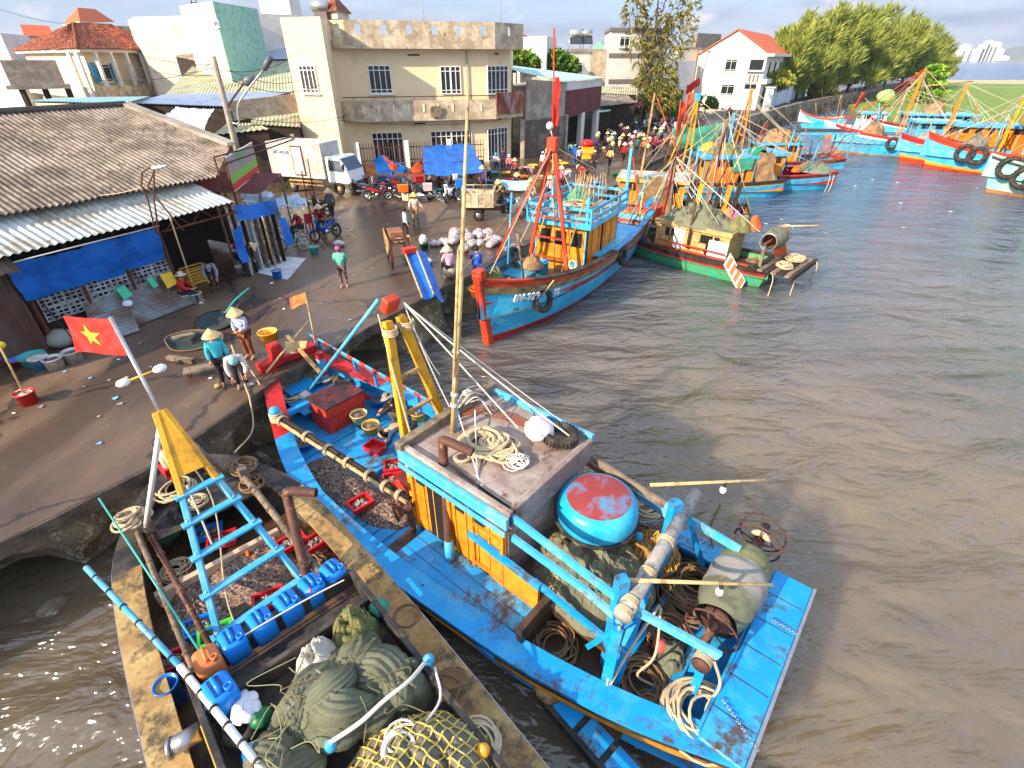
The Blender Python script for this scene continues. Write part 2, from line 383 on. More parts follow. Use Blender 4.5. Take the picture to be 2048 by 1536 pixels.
def wmx(f,a,bb):
    x=N.new('ShaderNodeMix'); x.data_type='RGBA'; L.new(f,x.inputs[0])
    for q,i in ((a,6),(bb,7)):
        if isinstance(q,tuple): x.inputs[i].default_value=q
        else: L.new(q,x.inputs[i])
    return x.outputs[2]
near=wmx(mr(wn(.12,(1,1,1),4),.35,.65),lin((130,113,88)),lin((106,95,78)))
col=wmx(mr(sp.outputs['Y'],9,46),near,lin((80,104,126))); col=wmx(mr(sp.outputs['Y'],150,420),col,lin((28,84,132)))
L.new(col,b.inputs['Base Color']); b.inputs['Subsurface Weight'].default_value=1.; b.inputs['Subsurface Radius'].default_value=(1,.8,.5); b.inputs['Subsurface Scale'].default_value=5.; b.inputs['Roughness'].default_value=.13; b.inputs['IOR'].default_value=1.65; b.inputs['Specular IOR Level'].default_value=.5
def mth(op,a,c):
    q=N.new('ShaderNodeMath'); q.operation=op
    for i,z in enumerate((a,c)):
        if isinstance(z,(int,float)): q.inputs[i].default_value=z
        else: L.new(z,q.inputs[i])
    return q.outputs[0]
h=mth('ADD',mth('MULTIPLY',wn(.8,(.5,1.15,1),4,.55,-18,.7),2.),mth('MULTIPLY',wn(.33,(.5,1,1),2,.5,-28,.4),2.2))
h=mth('ADD',h,mth('MULTIPLY',wn(4.5,(.6,1,1),2,.5,-30),.3))
bp=N.new('ShaderNodeBump'); bp.inputs['Strength'].default_value=1.; bp.inputs['Distance'].default_value=.36; L.new(h,bp.inputs['Height']); L.new(bp.outputs[0],b.inputs['Normal'])
WZ=-1.75
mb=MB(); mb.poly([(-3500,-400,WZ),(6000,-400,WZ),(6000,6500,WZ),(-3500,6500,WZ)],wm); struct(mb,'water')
# ------------------------------------------------------------------ quay wall: overhanging slab, rough stone below with washed-out hollows
mb=MB(); mq=MB()
pts=[V((x,y,0)) for x,y in edge[1:18]]
dense=[]
for a,c in zip(pts,pts[1:]):
    k=max(1,int((c-a).length/.35)) if a.y<50 else max(1,int((c-a).length/2))
    dense+=[a.lerp(c,i/k) for i in range(k)]
dense.append(pts[-1])
hol=[(V((-9.3,5.6,0)),1.3,1.9),(V((-4.55,15.1,0)),1.25,2.2),(V((-8.2,7.3,0)),.6,.9),(V((-2.2,19.0,0)),.8,1.2),(V((-6.9,10.6,0)),.6,.8),(V((-11.9,2.4,0)),1.,1.5)]
rows=[[] for _ in range(13)]; e0=[];e1=[];e2=[]
for i,p in enumerate(dense):
    t=(dense[min(i+1,len(dense)-1)]-dense[max(i-1,0)]).normalized(); nn=V((t.y,-t.x,0))
    jag=.07*fbm(p*1.3)+.05*noise.noise(p*4)
    e0.append(p+V((0,0,.004))-nn*.06); e1.append(p+nn*(.03+jag*.6)+V((0,0,-.02))); e2.append(p+nn*(.0+jag)+V((0,0,-.36+jag*.5)))
    for k in range(13):
        z=-.3-(k/12)*2.0
        d=-.10+.32*(k/12)**1.2+.22*fbm(V((p.x*1.1,p.y*1.1,z*1.6)),5)
        for c,rad,dep in hol:
            q=(p-c).length/rad; zz=(z+1.75)/1.35
            e=q*q+max(0,zz)**2
            if e<1: d-=dep*(1-e)**.5
        rows[k].append(p+nn*d+V((0,0,z)))
mq.grid([e0,e1,e2,rows[0]],QEDGE,False); mq.grid(rows,QWALL,True)
for i in range(160):     # stones and rubble at the foot
    p=dense[rnd.randrange(len(dense)//1)]
    if p.y<40 and rnd.random()<.6: bag(mq,p+V((rnd.uniform(.1,.5),rnd.uniform(-.4,.1),-1.95)),rnd.uniform(.12,.3),QWALL,i)
o=struct(mq,'quay_wall')
# road along the sea wall, grass spit, sand, far shore
mb=MB(); rd=[(20.3,60.2),(30.87,76.3),(53.35,106.2),(96.93,157.4),(181.7,258.7),(236,322)]
def offs(pl,d):
    o=[]
    for i,p in enumerate(pl):
        a=V(pl[max(0,i-1)]); c=V(pl[min(len(pl)-1,i+1)]); t=(c-a).normalized(); o.append((p[0]-t.y*d,p[1]+t.x*d))
    return o
a=offs(rd,1.2); c=offs(rd,8.6)
mb.grid([[V((x,y,.012)) for x,y in a],[V((x,y,.012)) for x,y in c]],ASPH,False); struct(mb,'road')
SW=mat('seawall_concrete',(168,152,130),.85,.15,.6,dirt=(95,82,66),dsc=.7,damt=.7,bump=.4,bsc=6)
SWD=mat('seawall_piles',(92,76,60),.9,.25,1,dirt=(45,38,32),dsc=1,damt=.7)
t=thing('seawall','long concrete sea wall with a row of piles between the road and the harbour','wall',(53.35,106.2,0))
m1=MB();m2=MB()
for i in range(len(rd)-1):
    p,q=V((*rd[i],0)),V((*rd[i+1],0)); m1.beam(p+V((0,0,.35)),q+V((0,0,.35)),.8,1.1,SW)
    n=int(min((q-p).length,150)/1.5)
    tt=(q-p).normalized(); nn=V((tt.y,-tt.x,0))
    m2.beam(p-V((0,0,1.2))-nn*.2,q-V((0,0,1.2))-nn*.2,.5,2,SWD)
    for k in range(n): b0=p+tt*(k*1.5)+nn*.42; m2.beam(b0+V((0,0,.0)),b0+V((0,0,-2.2)),.35,.35,SW,up=(1,0,0))
m1.build('parapet',t); m2.build('pile_row',t)
mb=MB()
gp=[G(1735,247,-1.),G(2048,243,-1.),G(2420,243,-1.),G(2500,172,-1.),G(2048,168,-1.),G(1885,166,-1.),(180,252,-1.),(96,152,-1.),(75,128,-1.)]
rw=[]
mb.prism([(p[0],p[1]) for p in gp],-2.2,-1.,GRASS); struct(mb,'grass_spit')
mb=MB(); sp_=[G(1880,173,-.97),G(2048,176,-.97),G(2500,180,-.97),G(2500,158,-1.6),G(2048,160,-1.6),G(1895,160,-1.6),(200,276,-1.6)]
mb.poly(sp_,SAND); struct(mb,'sand_strip')
HILL=mat('far_hill',(84,98,78),.95,.12,.004,bump=0); HL2=mat('far_shore',(120,124,96),.95,.1,.01,bump=0)
def ridge(name,y,x0,x1,zs,m):
    mb=MB(); n=40; rows=[]
    for r,(k,dy) in enumerate(((0,0),(.55,60),(1,160),(.5,320),(0,500))):
        rows.append([V((lerp(x0,x1,i/n),y+dy,-2+k*max(0,interp(zs,i/n)*(1+.25*fbm((i*.23,r*.1,y))) ))) for i in range(n+1)])
    mb.grid(rows,m); struct(mb,name)
ridge('far_hills',3900,3050,4600,[(0,0),(.05,45),(.16,92),(.24,95),(.33,60),(.42,72),(.5,78),(.6,40),(.75,14),(1,4)],HILL)
ridge('far_headland',2900,2560,4600,[(0,0),(.06,18),(.16,40),(.3,50),(1,60)],HL2)
ridge('far_shore',3350,2380,5200,[(0,0),(.02,9),(.9,10),(1,0)],HL2)
FT=mat('far_tower',(235,232,228),.9,.05,.01,bump=0)
for i,(px,w_,h_) in enumerate(((1913,26,52),(1921,34,78),(1948,40,60),(1956,34,80),(1963,30,96),(1971,34,70),(1979,30,88),(1990,26,58),(2003,44,24))):
    p=GY(px,122,3400); mb=MB(); mb.box((p.x,p.y,h_/2),(w_,40,h_),FT); mb.box((p.x,p.y,h_+2),(w_*.4,20,6),FT)
    tag(mb.build('apartment_tower'),'white high rise block on the far shore under the hazy hills','tower','white towers on the far shore')
# ------------------------------------------------------------------ buildings
def RP(u,v,p0,d):           # where the sight line of photo pixel u,v meets the vertical plane through p0 along d
    a=(u-CX)/CF; b=(CY-v)/CF; r=V((a,pc+b*ps,-ps+b*pc)); d=V((d[0],d[1],0)); n=V((d.y,-d.x,0)); p0=V((p0[0],p0[1],0))
    t=(p0-V((0,0,CH))).dot(n)/r.dot(n); return V((0,0,CH))+r*t
CREAM=mat('cream_render',(240,216,172),.85,.05,.5,dirt=(214,188,146),dsc=.5,damt=.2,bump=.15,bsc=8)
GRIME=mat('grimy_parapet',(222,206,176),.9,.12,.7,dirt=(168,150,122),dsc=1.1,damt=.7,bump=.4,bsc=8,dirt2=(84,72,56),d2amt=.3,d2sc=1.6)
WHITEP=plain('white_paint',(236,234,228),.5)
WALLW=mat('white_wall',(222,218,210),.85,.05,.4,dirt=(205,198,184),dsc=.6,damt=.35,bump=.1,bsc=8)
GLASS=mat('window_glass',(38,46,44),.12,.3,2,bump=0,spec=.6)
DARK=mat('interior_shade',(26,20,17),.9,.3,2,bump=0)  # near-black colour stands in for the shade inside rooms, doorways and pipe
RUSTM=mat('rusty_metal',(120,66,42),.8,.3,3,dirt=(70,44,34),damt=.7,dsc=3)
CONC=mat('weathered_concrete',(188,178,160),.9,.12,.5,dirt=(140,130,114),dsc=.7,damt=.7,bump=.4,bsc=7,dirt2=(96,88,78),d2amt=.25,d2sc=1.3)
WOOD=mat('grey_wood',(150,132,112),.85,.2,3,dirt=(84,70,56),damt=.6,dsc=3,stretch=(1,1,1))
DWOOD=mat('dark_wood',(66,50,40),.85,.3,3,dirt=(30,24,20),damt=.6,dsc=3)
TERRA=mat('terracotta_tile',(168,84,48),.85,.3,3,dirt=(92,46,34),dsc=1.2,damt=.85,bump=1,bsc=5,dirt2=(205,120,74),d2amt=.4,d2sc=3)
ORROOF=mat('orange_tile',(206,98,50),.8,.1,2,bump=.5,bsc=9)
FIBRO=mat('fibro_roof',(176,160,142),.9,.15,.8,dirt=(112,98,84),dsc=.8,damt=.75,bump=.3,bsc=10,dirt2=(84,72,62),d2amt=.4,d2sc=2)
TINW=mat('white_tin_roof',(196,200,194),.5,.08,.8,dirt=(150,142,124),dsc=.8,damt=.5,bump=.1,bsc=8,dirt2=(140,92,58),d2amt=.22,d2sc=2.5)
TING=mat('green_tin_roof',(182,186,150),.7,.1,.6,dirt=(150,140,112),dsc=.7,damt=.5,bump=.1)
TINB=mat('blue_tin_roof',(160,178,200),.45,.06,.6,bump=.08,dirt=(136,148,166),damt=.4)
TINA=mat('aqua_tin_roof',(168,208,198),.5,.06,.6,bump=.08)
MAROON=mat('maroon_sheet',(116,54,56),.7,.14,1,dirt=(86,40,44),damt=.5,dsc=1.2)
TARP=mat('blue_tarpaulin',(20,112,206),.42,.15,1.2,dirt=(14,84,170),damt=.5,dsc=1.5,bump=.6,bsc=5)
TARPW=mat('pale_tarpaulin',(200,202,208),.6,.1,1.5,bump=.6,bsc=4)
ORCL=mat('orange_tarpaulin',(206,92,48),.6,.15,1.5,bump=.5,bsc=4)
def window(par,M,x,y,w,h,nx=4,tr=.18,fm=None,pm=None,doors=1):    # frame with bars proud of the wall; pane is a sub-part
    fm=fm or WHITEP; m=MB(M); t=.07
    def bx(c,d): m.box((c[0],c[1],c[2]),d,fm)
    for s in(-1,1): bx((x+s*(w/2-t/2),y+h/2,.05),(t,h,.1)); bx((x,y+h/2+s*(h/2-t/2),.05),(w-2*t,t,.098))
    for i in range(1,nx): bx((x-w/2+w*i/nx,y+h/2,.045),(.055 if doors<2 or i!=nx//2 else .13,h-2*t,.09))
    for q in ((1-tr),tr*.8): bx((x,y+h*q,.043),(w-2*t,.05,.085))
    f=m.build('window_frame',par); m=MB(M); m.box((x,y-.05,.1),(w+.24,.08,.2),fm)
    if doors<2: m.build('sill',f)
    p=MB(M); p.box((x,y+h/2,.016),(w-.02,h-.02,.03),pm or GLASS); p.build('pane',f); return f
# ---- cream three-faced building
u_=V((.968,.25,0)); n_=V((.25,-.968,0)); A0=V((-12.9,43.3,0)); F0=A0-n_*.9; F1=F0+u_*11.6; C1=V((-.1,48.9,0)); W0=V((-15.6,41.75,0)); W1=V((-12.62,40.83,0))
t=thing('corner_building','cream two storey building with a stained balcony, grimy parapet and white barred windows','building',F0)
foot=[W0,W1,F0,F1,C1,V((.1,57,0)),V((-14,56,0)),V((-16.6,50,0))]
m=MB(); m.prism([p[:2] for p in foot],0,8.1,CREAM); m.prism([p[:2] for p in (W0,W1,F0-n_*.1,V((-16.6,50,0)))],8.1,9.8,CREAM); m.build('wall',t)
cn=V((.697,-.717,0)); B=[A0-u_*.1,A0+u_*1.,A0+u_*1.,A0+u_*12.,C1+cn*1.5+V((.4,.6,0))]
def balc(z0,z1,zt,th,m,holes):
    L0=F0+n_*.25+u_*.05; Q=[L0,A0+u_*1.05,A0+u_*12.0,C1+cn*.95+V((.35,.4,0)),C1-V((0,.1,0)),F1-u_*.0,F0-u_*.0-n_*.01]
    m.prism([p[:2] for p in Q],z0,z1,GRIME)
    for a,b in ((Q[0],Q[1]),(Q[1],Q[2]),(Q[2],Q[3])):
        d=(b-a).normalized(); nn=V((d.y,-d.x,0)); L_=(b-a).length; a=a-nn*.12;b=b-nn*.12
        k=max(1,int(L_/1.6)) if holes else 1
        hw=.42 if holes else 0; zl,zh=lerp(z1,zt,.3),lerp(z1,zt,.8)
        if holes:
            m.beam(a+V((0,0,(z1+zl)/2+.001)),b+V((0,0,(z1+zl)/2+.001)),th,zl-z1,GRIME); m.beam(a+V((0,0,(zt+zh)/2)),b+V((0,0,(zt+zh)/2)),th,zt-zh,GRIME)
            prev=a
            for i in range(k):
                c=a+d*(L_*(i+.5)/k); m.beam(prev+V((0,0,(zl+zh)/2)),c-d*hw/2+V((0,0,(zl+zh)/2)),th,zh-zl,GRIME); prev=c+d*hw/2
            m.beam(prev+V((0,0,(zl+zh)/2)),b+V((0,0,(zl+zh)/2)),th,zh-zl,GRIME)
        else: m.beam(a+V((0,0,(z1+zt)/2)),b+V((0,0,(z1+zt)/2)),th,zt-z1,GRIME)
m=MB(); balc(8.1,8.62,9.78,.22,m,True); m.build('roof_parapet',t)
m=MB(); balc(3.35,3.7,4.75,.14,m,False)
for i in range(9): p=A0+u_*(1.6+i*1.15)-n_*.045; m.beam(p+V((0,0,3.95)),p+V((0,0,4.5)),.12,.06,CREAM,up=(0,1,0))
bl=m.build('balcony',t)
m=MB(); m.tube([A0+u_*.2-n_*.1+V((0,0,5.02)),A0+u_*12-n_*.1+V((0,0,5.02))],.035,RUSTM)
for i in range(8): p=A0+u_*(1+i*1.5)-n_*.1; m.tube([p+V((0,0,4.7)),p+V((0,0,5.02))],.02,RUSTM,5)
m.build('handrail',bl)
m=MB(); p=RP(872,223,A0,u_)-n_*-.12; m.box((p.x,p.y,p.z),(.85,.08,.75),WOOD,rz=math.atan2(u_.y,u_.x)); m.build('wooden_board',bl)
def win_px(par,p0,d,q0,q1,nx,doors=1,bottom=None):
    a=RP(q0[0],q0[1],p0,d); b=RP(q1[0],q1[1],p0,d); M=wallframe(V((p0[0],p0[1],0)),(d[0],d[1],0)); dd=V((d[0],d[1],0)).normalized()
    xa=(a-V((p0[0],p0[1],0))).dot(dd); xb=(b-V((p0[0],p0[1],0))).dot(dd); zb=b.z if bottom is None else bottom
    return window(par,M,(xa+xb)/2,zb,abs(xb-xa),a.z-zb,nx,doors=doors)
win_px(t,F0,u_,(734,130),(786,187),4); win_px(t,F0,u_,(879,132),(923,188),4,2); win_px(t,F0,u_,(742,265),(812,335),6); win_px(t,F0,u_,(860,262),(946,330),8,2,bottom=.15)
cu_=(C1-F1); win_px(t,F1,cu_,(973,131),(1015,186),5); win_px(t,F1,cu_,(974,257),(1014,322),6,2,bottom=.05)
win_px(t,W0,W1-W0,(597,130),(640,187),4)
for q in ((827,110),(840,247),(993,108),(1000,238)):
    m=MB(); p=RP(q[0],q[1],F0 if q[0]<960 else F1,u_ if q[0]<960 else cu_); d_=u_ if q[0]<960 else cu_.normalized(); m.beam(p-d_*(.45 if q[0]<960 else .2)+n_*.01,p+d_*(.45 if q[0]<960 else .2)+n_*.01,.04,.1,DWOOD); m.build('vent_slot',t)
SIGNR=mat('rusted_sign',(196,206,212),.7,.06,1,dirt=(150,72,40),dsc=1.2,damt=.95,dirt2=(110,56,36),d2amt=.6,d2sc=1.6,stretch=(1,1,.5))
m=MB(); a=A0+u_*12.0+n_*.14; b=C1+cn*.95+V((.35,.4,0))+n_*.14; m.beam(V((a.x,a.y,4.45)),V((b.x,b.y,4.45)),.1,1.5,SIGNR); tag(m.build('rusty_sign_board'),'rusty blank metal sign hanging on the right corner of the cream building balcony','sign')
for q,h in (((848,40),5),((1001,48),5.5)):
    p=RP(q[0],q[1],F0-n_*1,u_); m=MB(); m.cyl((p.x,p.y,8.7),(p.x,p.y,8.9),.09,CONC); m.tube([(p.x,p.y,8.7),(p.x,p.y,9.6+h*.7)],.028,CONC,5); tag(m.build('antenna_pole'),'thin antenna pole above the %s of the cream building parapet'%('middle' if q[0]<900 else 'right end'),'pole')
# fence with rusty bars in front
t=thing('bar_fence','fence of rusty vertical bars between pale posts in front of the cream building','fence',(-7,42.5,0))
fa,fb=V((-11.7,41.7,0)),V((-2.3,44.1,0)); fd=(fb-fa).normalized()
m=MB(); m.beam(fa+V((0,0,.3)),fb+V((0,0,.3)),.2,.6,mat('brick_bank',(140,92,64),.9,.3,2,dirt=(96,60,44),damt=.7,bump=.6)); m.build('base_wall',t)
m=MB(); n=46
for i in range(n+1): p=fa.lerp(fb,i/n); m.beam(p+V((0,0,.6)),p+V((0,0,2.05+.05*rnd.random())),.045,.045,RUSTM,up=(0,1,0))
for z in (.85,1.75): m.beam(fa+V((0,0,z)),fb+V((0,0,z)),.07,.06,RUSTM)
m.build('bar_row',t)
for k in (0,.38,.72): m=MB(); p=fa.lerp(fb,k); m.box((p.x,p.y,1.1),(.34,.34,2.2),WALLW); m.build('post',t)
# stall canopy of blue tarpaulin and the loose tarps beside it
def cloth(mb,q,m,nx=14,ny=8,wr=.06,sg=.1,seed=0):     # q: 4 corners (00,10,11,01)
    q=[V(p) for p in q]; rows=[]
    for j in range(ny+1):
        r=[]
        for i in range(nx+1):
            s,t_=i/nx,j/ny; p=q[0].lerp(q[1],s).lerp(q[3].lerp(q[2],s),t_)
            p=p+V((0,0,-sg*4*s*(1-s)*(.4+.6*t_)))+V((noise.noise(p*1.3+V((seed,0,0))),noise.noise(p*1.3+V((0,seed,3))),noise.noise(p*1.9+V((seed,5,0)))))*wr+V((0,.5,1))*(noise.noise(p*5.5+V((seed,1,0)))*wr*.5)
            r.append(p)
        rows.append(r)
    mb.grid(rows,m)
t=thing('tarpaulin_canopy','large bright blue tarpaulin canopy hung before the barred fence','canopy',(-4.5,41,0))
m=MB(); a=RP(845,292,fa-V((0,.5,0)),fd);b=RP(940,286,fa-V((0,.5,0)),fd); c=G(972,344,1.35); d=G(848,348,1.3)
cloth(m,[a,b,c,d],TARP,40,24,.13,.12,3); m.build('tarpaulin',t)
for p,z in ((c,c.z),(d,d.z),(a,a.z),(b,b.z)): m=MB(); m.tube([(p.x,p.y,0),(p.x,p.y,z+.05)],.03,WOOD,6); m.build('pole',t)
for i,(qs,mm,lb) in enumerate(((((745,318),(775,310),(790,345),(755,352)),TARP,'crumpled dark blue tarpaulin sagging on the fence by the truck'),(((765,308),(800,330),(795,345),(778,335)),ORCL,'orange tarpaulin strip tied to the fence bars'),(((785,320),(815,333),(810,346),(790,347)),TARP,'folded blue tarpaulin hanging between orange ones'),(((815,338),(845,315),(846,340),(830,344)),ORCL,'orange tarpaulin scrap against the big blue canopy'))):
    m=MB(); P4=[RP(q[0],q[1],fa-V((0,.25+.04*i,0)),fd) for q in qs]; cloth(m,P4,mm,8,6,.16,.1,i*3); tag(m.build('tarpaulin'),lb,'tarpaulin')
# ---- grey warehouse beside it
t=thing('concrete_warehouse','grey concrete warehouse with aqua tin roof and maroon panel over its open front','building',(6,60,0))
wa=V((1.2,50.5,0)); wb=G(1125,303,0); wb=V((4.9,54.2,0)); wc=V((9.1,60.5,0)); wd=V((2.5,70,0)); we=V((-2.5,62,0))
m=MB(); z1=5.7
fu=(wc-wb).normalized()
m.beam(we.lerp(wa,1)+V((0,0,z1/2+.3)),wb+V((0,0,z1/2)),.25,z1,CONC)
m.prism([p[:2] for p in (wb+V((-.05,.35,0)),wb+fu*3+V((-2.2,1.8,0)),wd,we)],0,5.2,CONC)
m.beam(wc+V((0,0,2.85)),wd+V((0,0,2.85)),.25,5.7,CONC); m.beam(wb+V((0,0,5.35)),wc+V((0,0,5.35)),.22,.7,WALLW)
m.build('wall',t)
m=MB(); o=V((.5,-.4,0)); corr(m,wa+V((-.3,-.1,6.5)),we+V((-.2,0,7.2)),wb+V((-.1,-.45,5.75)),wc+V((.4,-.2,5.9)),TINA,.35,.03,6,4); m.build('roof',t)
m=MB(); nn=V((fu.y,-fu.x,0)); m.beam(wb+nn*.2+V((0,0,3.95)),wc+nn*.2+V((0,0,4.1)),.06,2.1,MAROON); m.build('front_panel',t)
for k in (.5,.95): m=MB(); p=wb.lerp(wc,k); m.box((p.x,p.y,1.5),(.5,.5,3.0),WALLW,rz=.8); m.build('pillar',t)
m=MB(); p=wb.lerp(wc,.5)+V((-1.6,1.3,0)); m.beam(wb+V((-1.2,1.25,1.2)),wc+V((-1.2,1.25,1.2)),.1,2.4,DARK); m.build('opening_shade',t)  # near-black slab painted as the shade behind the open front
BLOTCH=mat('blotched_wall',(176,164,146),.9,.15,.8,dirt=(92,84,76),dsc=.9,damt=1.1,bump=.5,bsc=6,dirt2=(150,70,60),d2amt=.15,d2sc=.8)
t=thing('yard_wall','low blotched yard wall black with mildew beside the cream building','wall',(2.5,50,0))
m=MB(); a=V((.9,48.6,0)); b=V((5.1,53.2,0)); m.beam(a+V((0,0,1.5)),b+V((0,0,1.5)),.22,3.0,BLOTCH); m.build('panel',t)
for p in (a,b): m=MB(); m.box((p.x,p.y,1.55),(.36,.36,3.1),CONC); m.build('post',t)
# ---- fish market shed on the left
S0=V((-12.1,17.2,0)); SD=V((.5,.866,0)); SN=V((.866,-.5,0))
def S(s,n,z): return S0+SD*s+SN*n+V((0,0,z))
t=thing('market_shed','long fish market shed with a wavy brown fibre cement roof and a white tin awning','building',S0)
m=MB()
def rz_(n): return 3.72-.262*(n+.6)
def nlow(s): return -.6 if s<3 else lerp(-.6,-2.9,(s-3)/2.4)
m_=MB(); k=int(14.6/.177*7); g=[]
for r in range(11):
    row=[]
    for i in range(k+1):
        s=lerp(-9.2,5.4,i/k); n1=nlow(s); n0=-8.15 if s<4.5 else lerp(-8.15,-2.9,(s-4.5)/.9)
        n=lerp(n0,n1,r/10); step=.03*((r%2))  # sheet laps
        row.append(S(s,n,rz_(n)+.035*sin(2*PI*s/.177)+.03*fbm((s*.5,n*.4,2))+step*.6))
    g.append(row)
m_.grid(g,FIBRO); m_.build('fibre_roof',t)
m=MB(); m.beam(S(4.55,-8.2,5.76),S(5.45,-2.85,4.42),.45,.14,CONC,up=(0,0,1)); m.tube([S(-9.2,-8.2,5.78),S(4.5,-8.2,5.78)],.12,mat('ridge_tile',(92,84,76),.9),8); m.build('ridge_cap',t)
m=MB(); corr(m,S(-9,-1.0,3.62),S(2.3,-1.0,3.62),S(-9,.85,2.98),S(2.75,.55,2.98),TINW,.21,.028,4,7,jit=.03); m.build('tin_awning',t)
m=MB(); m.beam(S(-9,0,1.55),S(-.2,0,1.55),.15,3.1,DARK); m.beam(S(-9,-7.9,2.7),S(4.3,-7.9,2.7),.15,5.2,CONC); m.beam(S(4.3,-7.9,2.),S(4.6,-3.4,2.),.12,3.4,DWOOD); m.beam(S(3,-2.6,1.5),S(-9,-2.6,1.5),.1,3,DARK); m.build('wall',t)  # the near-black walls carry the shed's inside shade as colour
LAT=mat('lattice_block',(172,178,182),.9,.1,3,dirt=(100,96,90),damt=.6,dsc=2)
m=MB()
for i in range(6):
    s0=-3.9+i*.66; 
    for j in range(2):
        z0=.75+j*.42; fr=wallframe(S(s0,.085,z0),SD); 
        for a in range(5): m.box((a*.155,.2,.02),(.03,.4,.05),LAT,base=fr)
        for a in range(4): m.box((.31,.02+a*.125,.02),(.62,.03,.048),LAT,base=fr)
        m.tube([fr@V((.02,.02,.02)),fr@V((.6,.38,.02))],.014,LAT,4); m.tube([fr@V((.6,.02,.02)),fr@V((.02,.38,.02))],.014,LAT,4)
m.build('lattice_wall',t)
for s in (-4.05,-2.7,-1.35,.0,2.75): m=MB(); m.beam(S(s,.1,0),S(s,.12,3.1),.1,.1,RUSTM if s<1 else DWOOD,up=(0,1,0)); m.build('post',t)
m=MB()
m.tube([S(0,.45,2.95),S(2.7,.45,2.95)],.035,RUSTM,6); m.tube([S(0,.45,2.55),S(2.7,.45,2.6)],.035,RUSTM,6)
for i in range(6): m.tube([S(.1+i*.45,.45,2.95 if i%2 else 2.55),S(.55+i*.45,.45,2.55 if i%2 else 2.95)],.022,RUSTM,5)
m.build('roof_truss',t)
RUSTC=mat('rusty_corrugated',(112,100,92),.8,.2,1.2,dirt=(84,58,44),dsc=1.2,damt=.9,dirt2=(150,150,148),d2amt=.2,d2sc=1.5,stretch=(3,3,.4))
m=MB(); corr(m,S(-9,.16,2.6),S(-4.2,.16,2.4),S(-9,.2,0.02),S(-4.2,.25,.02),RUSTC,.14,.02,6,6); corr(m,S(-9,.2,3.0),S(-4.1,.3,2.95),S(-9,1.1,2.7),S(-4.1,1.,2.6),RUSTC,.16,.02,2,6); m.build('rusty_side_sheet',t)
m=MB(); cloth(m,[S(-4.35,.55,2.72),S(-.1,.45,2.75),S(-.05,.12,1.6),S(-4.15,.2,1.55)],TARP,60,20,.09,.05,2); m.tube([S(-4.4,.56,2.74),S(-.05,.46,2.77)],.02,WHITEP,5); tag(m.build('tarpaulin'),'long blue tarpaulin hanging down the front of the market shed','tarpaulin')
TINS=mat('grey_corrugated',(140,146,150),.5,.15,1,dirt=(104,84,70),dsc=1,damt=.6,metal=.3)
m=MB(); corr(m,S(-2.85,.1,1.0),S(-3.4,.95,.03),S(.0,.08,1.02),S(.05,.72,.03),TINS,.13,.018,8,7) ; o=m.build('leaning_corrugated_sheet'); tag(o,'grey corrugated metal sheets leaning on the shed below the blue tarpaulin','metal sheet')
m=MB(); corr(m,S(-3.5,.35,.62),S(-3.9,1.2,.04),S(-1.9,.55,.6),S(-2.2,1.35,.04),TINS,.13,.018,6,7); tag(m.build('leaning_corrugated_sheet'),'second corrugated sheet lying lower at the left end of the leaning ones','metal sheet')
CLG=plain('green_cloth',(70,190,140),.8); CLY=plain('yellow_cloth',(226,180,50),.8); CLWH=plain('white_cloth',(225,225,230),.8)
for s,n,w_,h_,mm,lb in ((-1.9,.3,.28,.34,CLG,'green rag drying on the lattice wall over the corrugated sheet'),(-.95,.34,.18,.26,CLG,'small green rag beside the yellow cloth'),(-.55,.4,.42,.4,CLY,'yellow cloth hung over the leaning corrugated sheet')):
    m=MB(); cloth(m,[S(s,n-.12,1.16),S(s+w_,n-.12,1.18),S(s+w_,n+.14,1.18-h_),S(s,n+.14,1.15-h_)],mm,6,6,.05,.0,s); tag(m.build('cloth'),lb,'cloth')
m=MB(); bag(m,S(-1.9,.55,.62),.15,CLWH,4); tag(m.build('plastic_bag'),'white plastic bag on the leaning corrugated sheet','bag')
# stall end next to the shed: planks, blue cloth, maroon roof, banner
t=thing('stall_hut','ramshackle plank hut with a maroon tin roof behind the bicycle','hut',S(4,-1,0))
BLUEW=mat('pale_blue_board',(196,214,226),.7,.06,2,dirt=(150,160,165),damt=.4)
m=MB()
for i in range(7): s=2.95+i*.3; m.beam(S(s,-.1-i*.03,0),S(s,-.12-i*.03,2.3+.25*rnd.random()),.24,.04,(BLUEW,DWOOD,BLUEW,WOOD,DWOOD,WOOD,DWOOD)[i],up=(.5,.866,0))
m.build('plank_wall',t)
m=MB(); pts=[G(360,372,3.35),G(432,395,3.1),G(517,386,2.75),G(560,347,2.85),G(470,322,3.5),G(392,342,3.5)]
corr(m,G(392,342,3.55),G(372,380,3.3),G(562,347,2.95),G(520,388,2.75),MAROON,.2,.02,2,6); m.build('roof',t)
for q in ((520,388),(560,347),(430,398),(470,340)): m=MB(); p=G(q[0],q[1],2.75); m.beam((p.x,p.y,0),(p.x,p.y,2.75),.08,.08,WOOD,up=(0,1,0)); m.build('post',t)
m=MB(); cloth(m,[S(2.85,.1,2.75),S(4.7,.15,2.6),S(4.6,.2,2.15),S(2.9,.2,2.2)],TARP,14,6,.1,.05,9); tag(m.build('tarpaulin'),'torn blue plastic strip across the plank hut','tarpaulin')
m=MB(); cloth(m,[S(2.5,.2,2.0),S(2.9,.2,2.0),S(2.8,.3,.7),S(2.45,.3,.7)],TARP,6,10,.1,0,4); tag(m.build('tarpaulin'),'blue plastic curtain hanging in the dark shed doorway','tarpaulin')
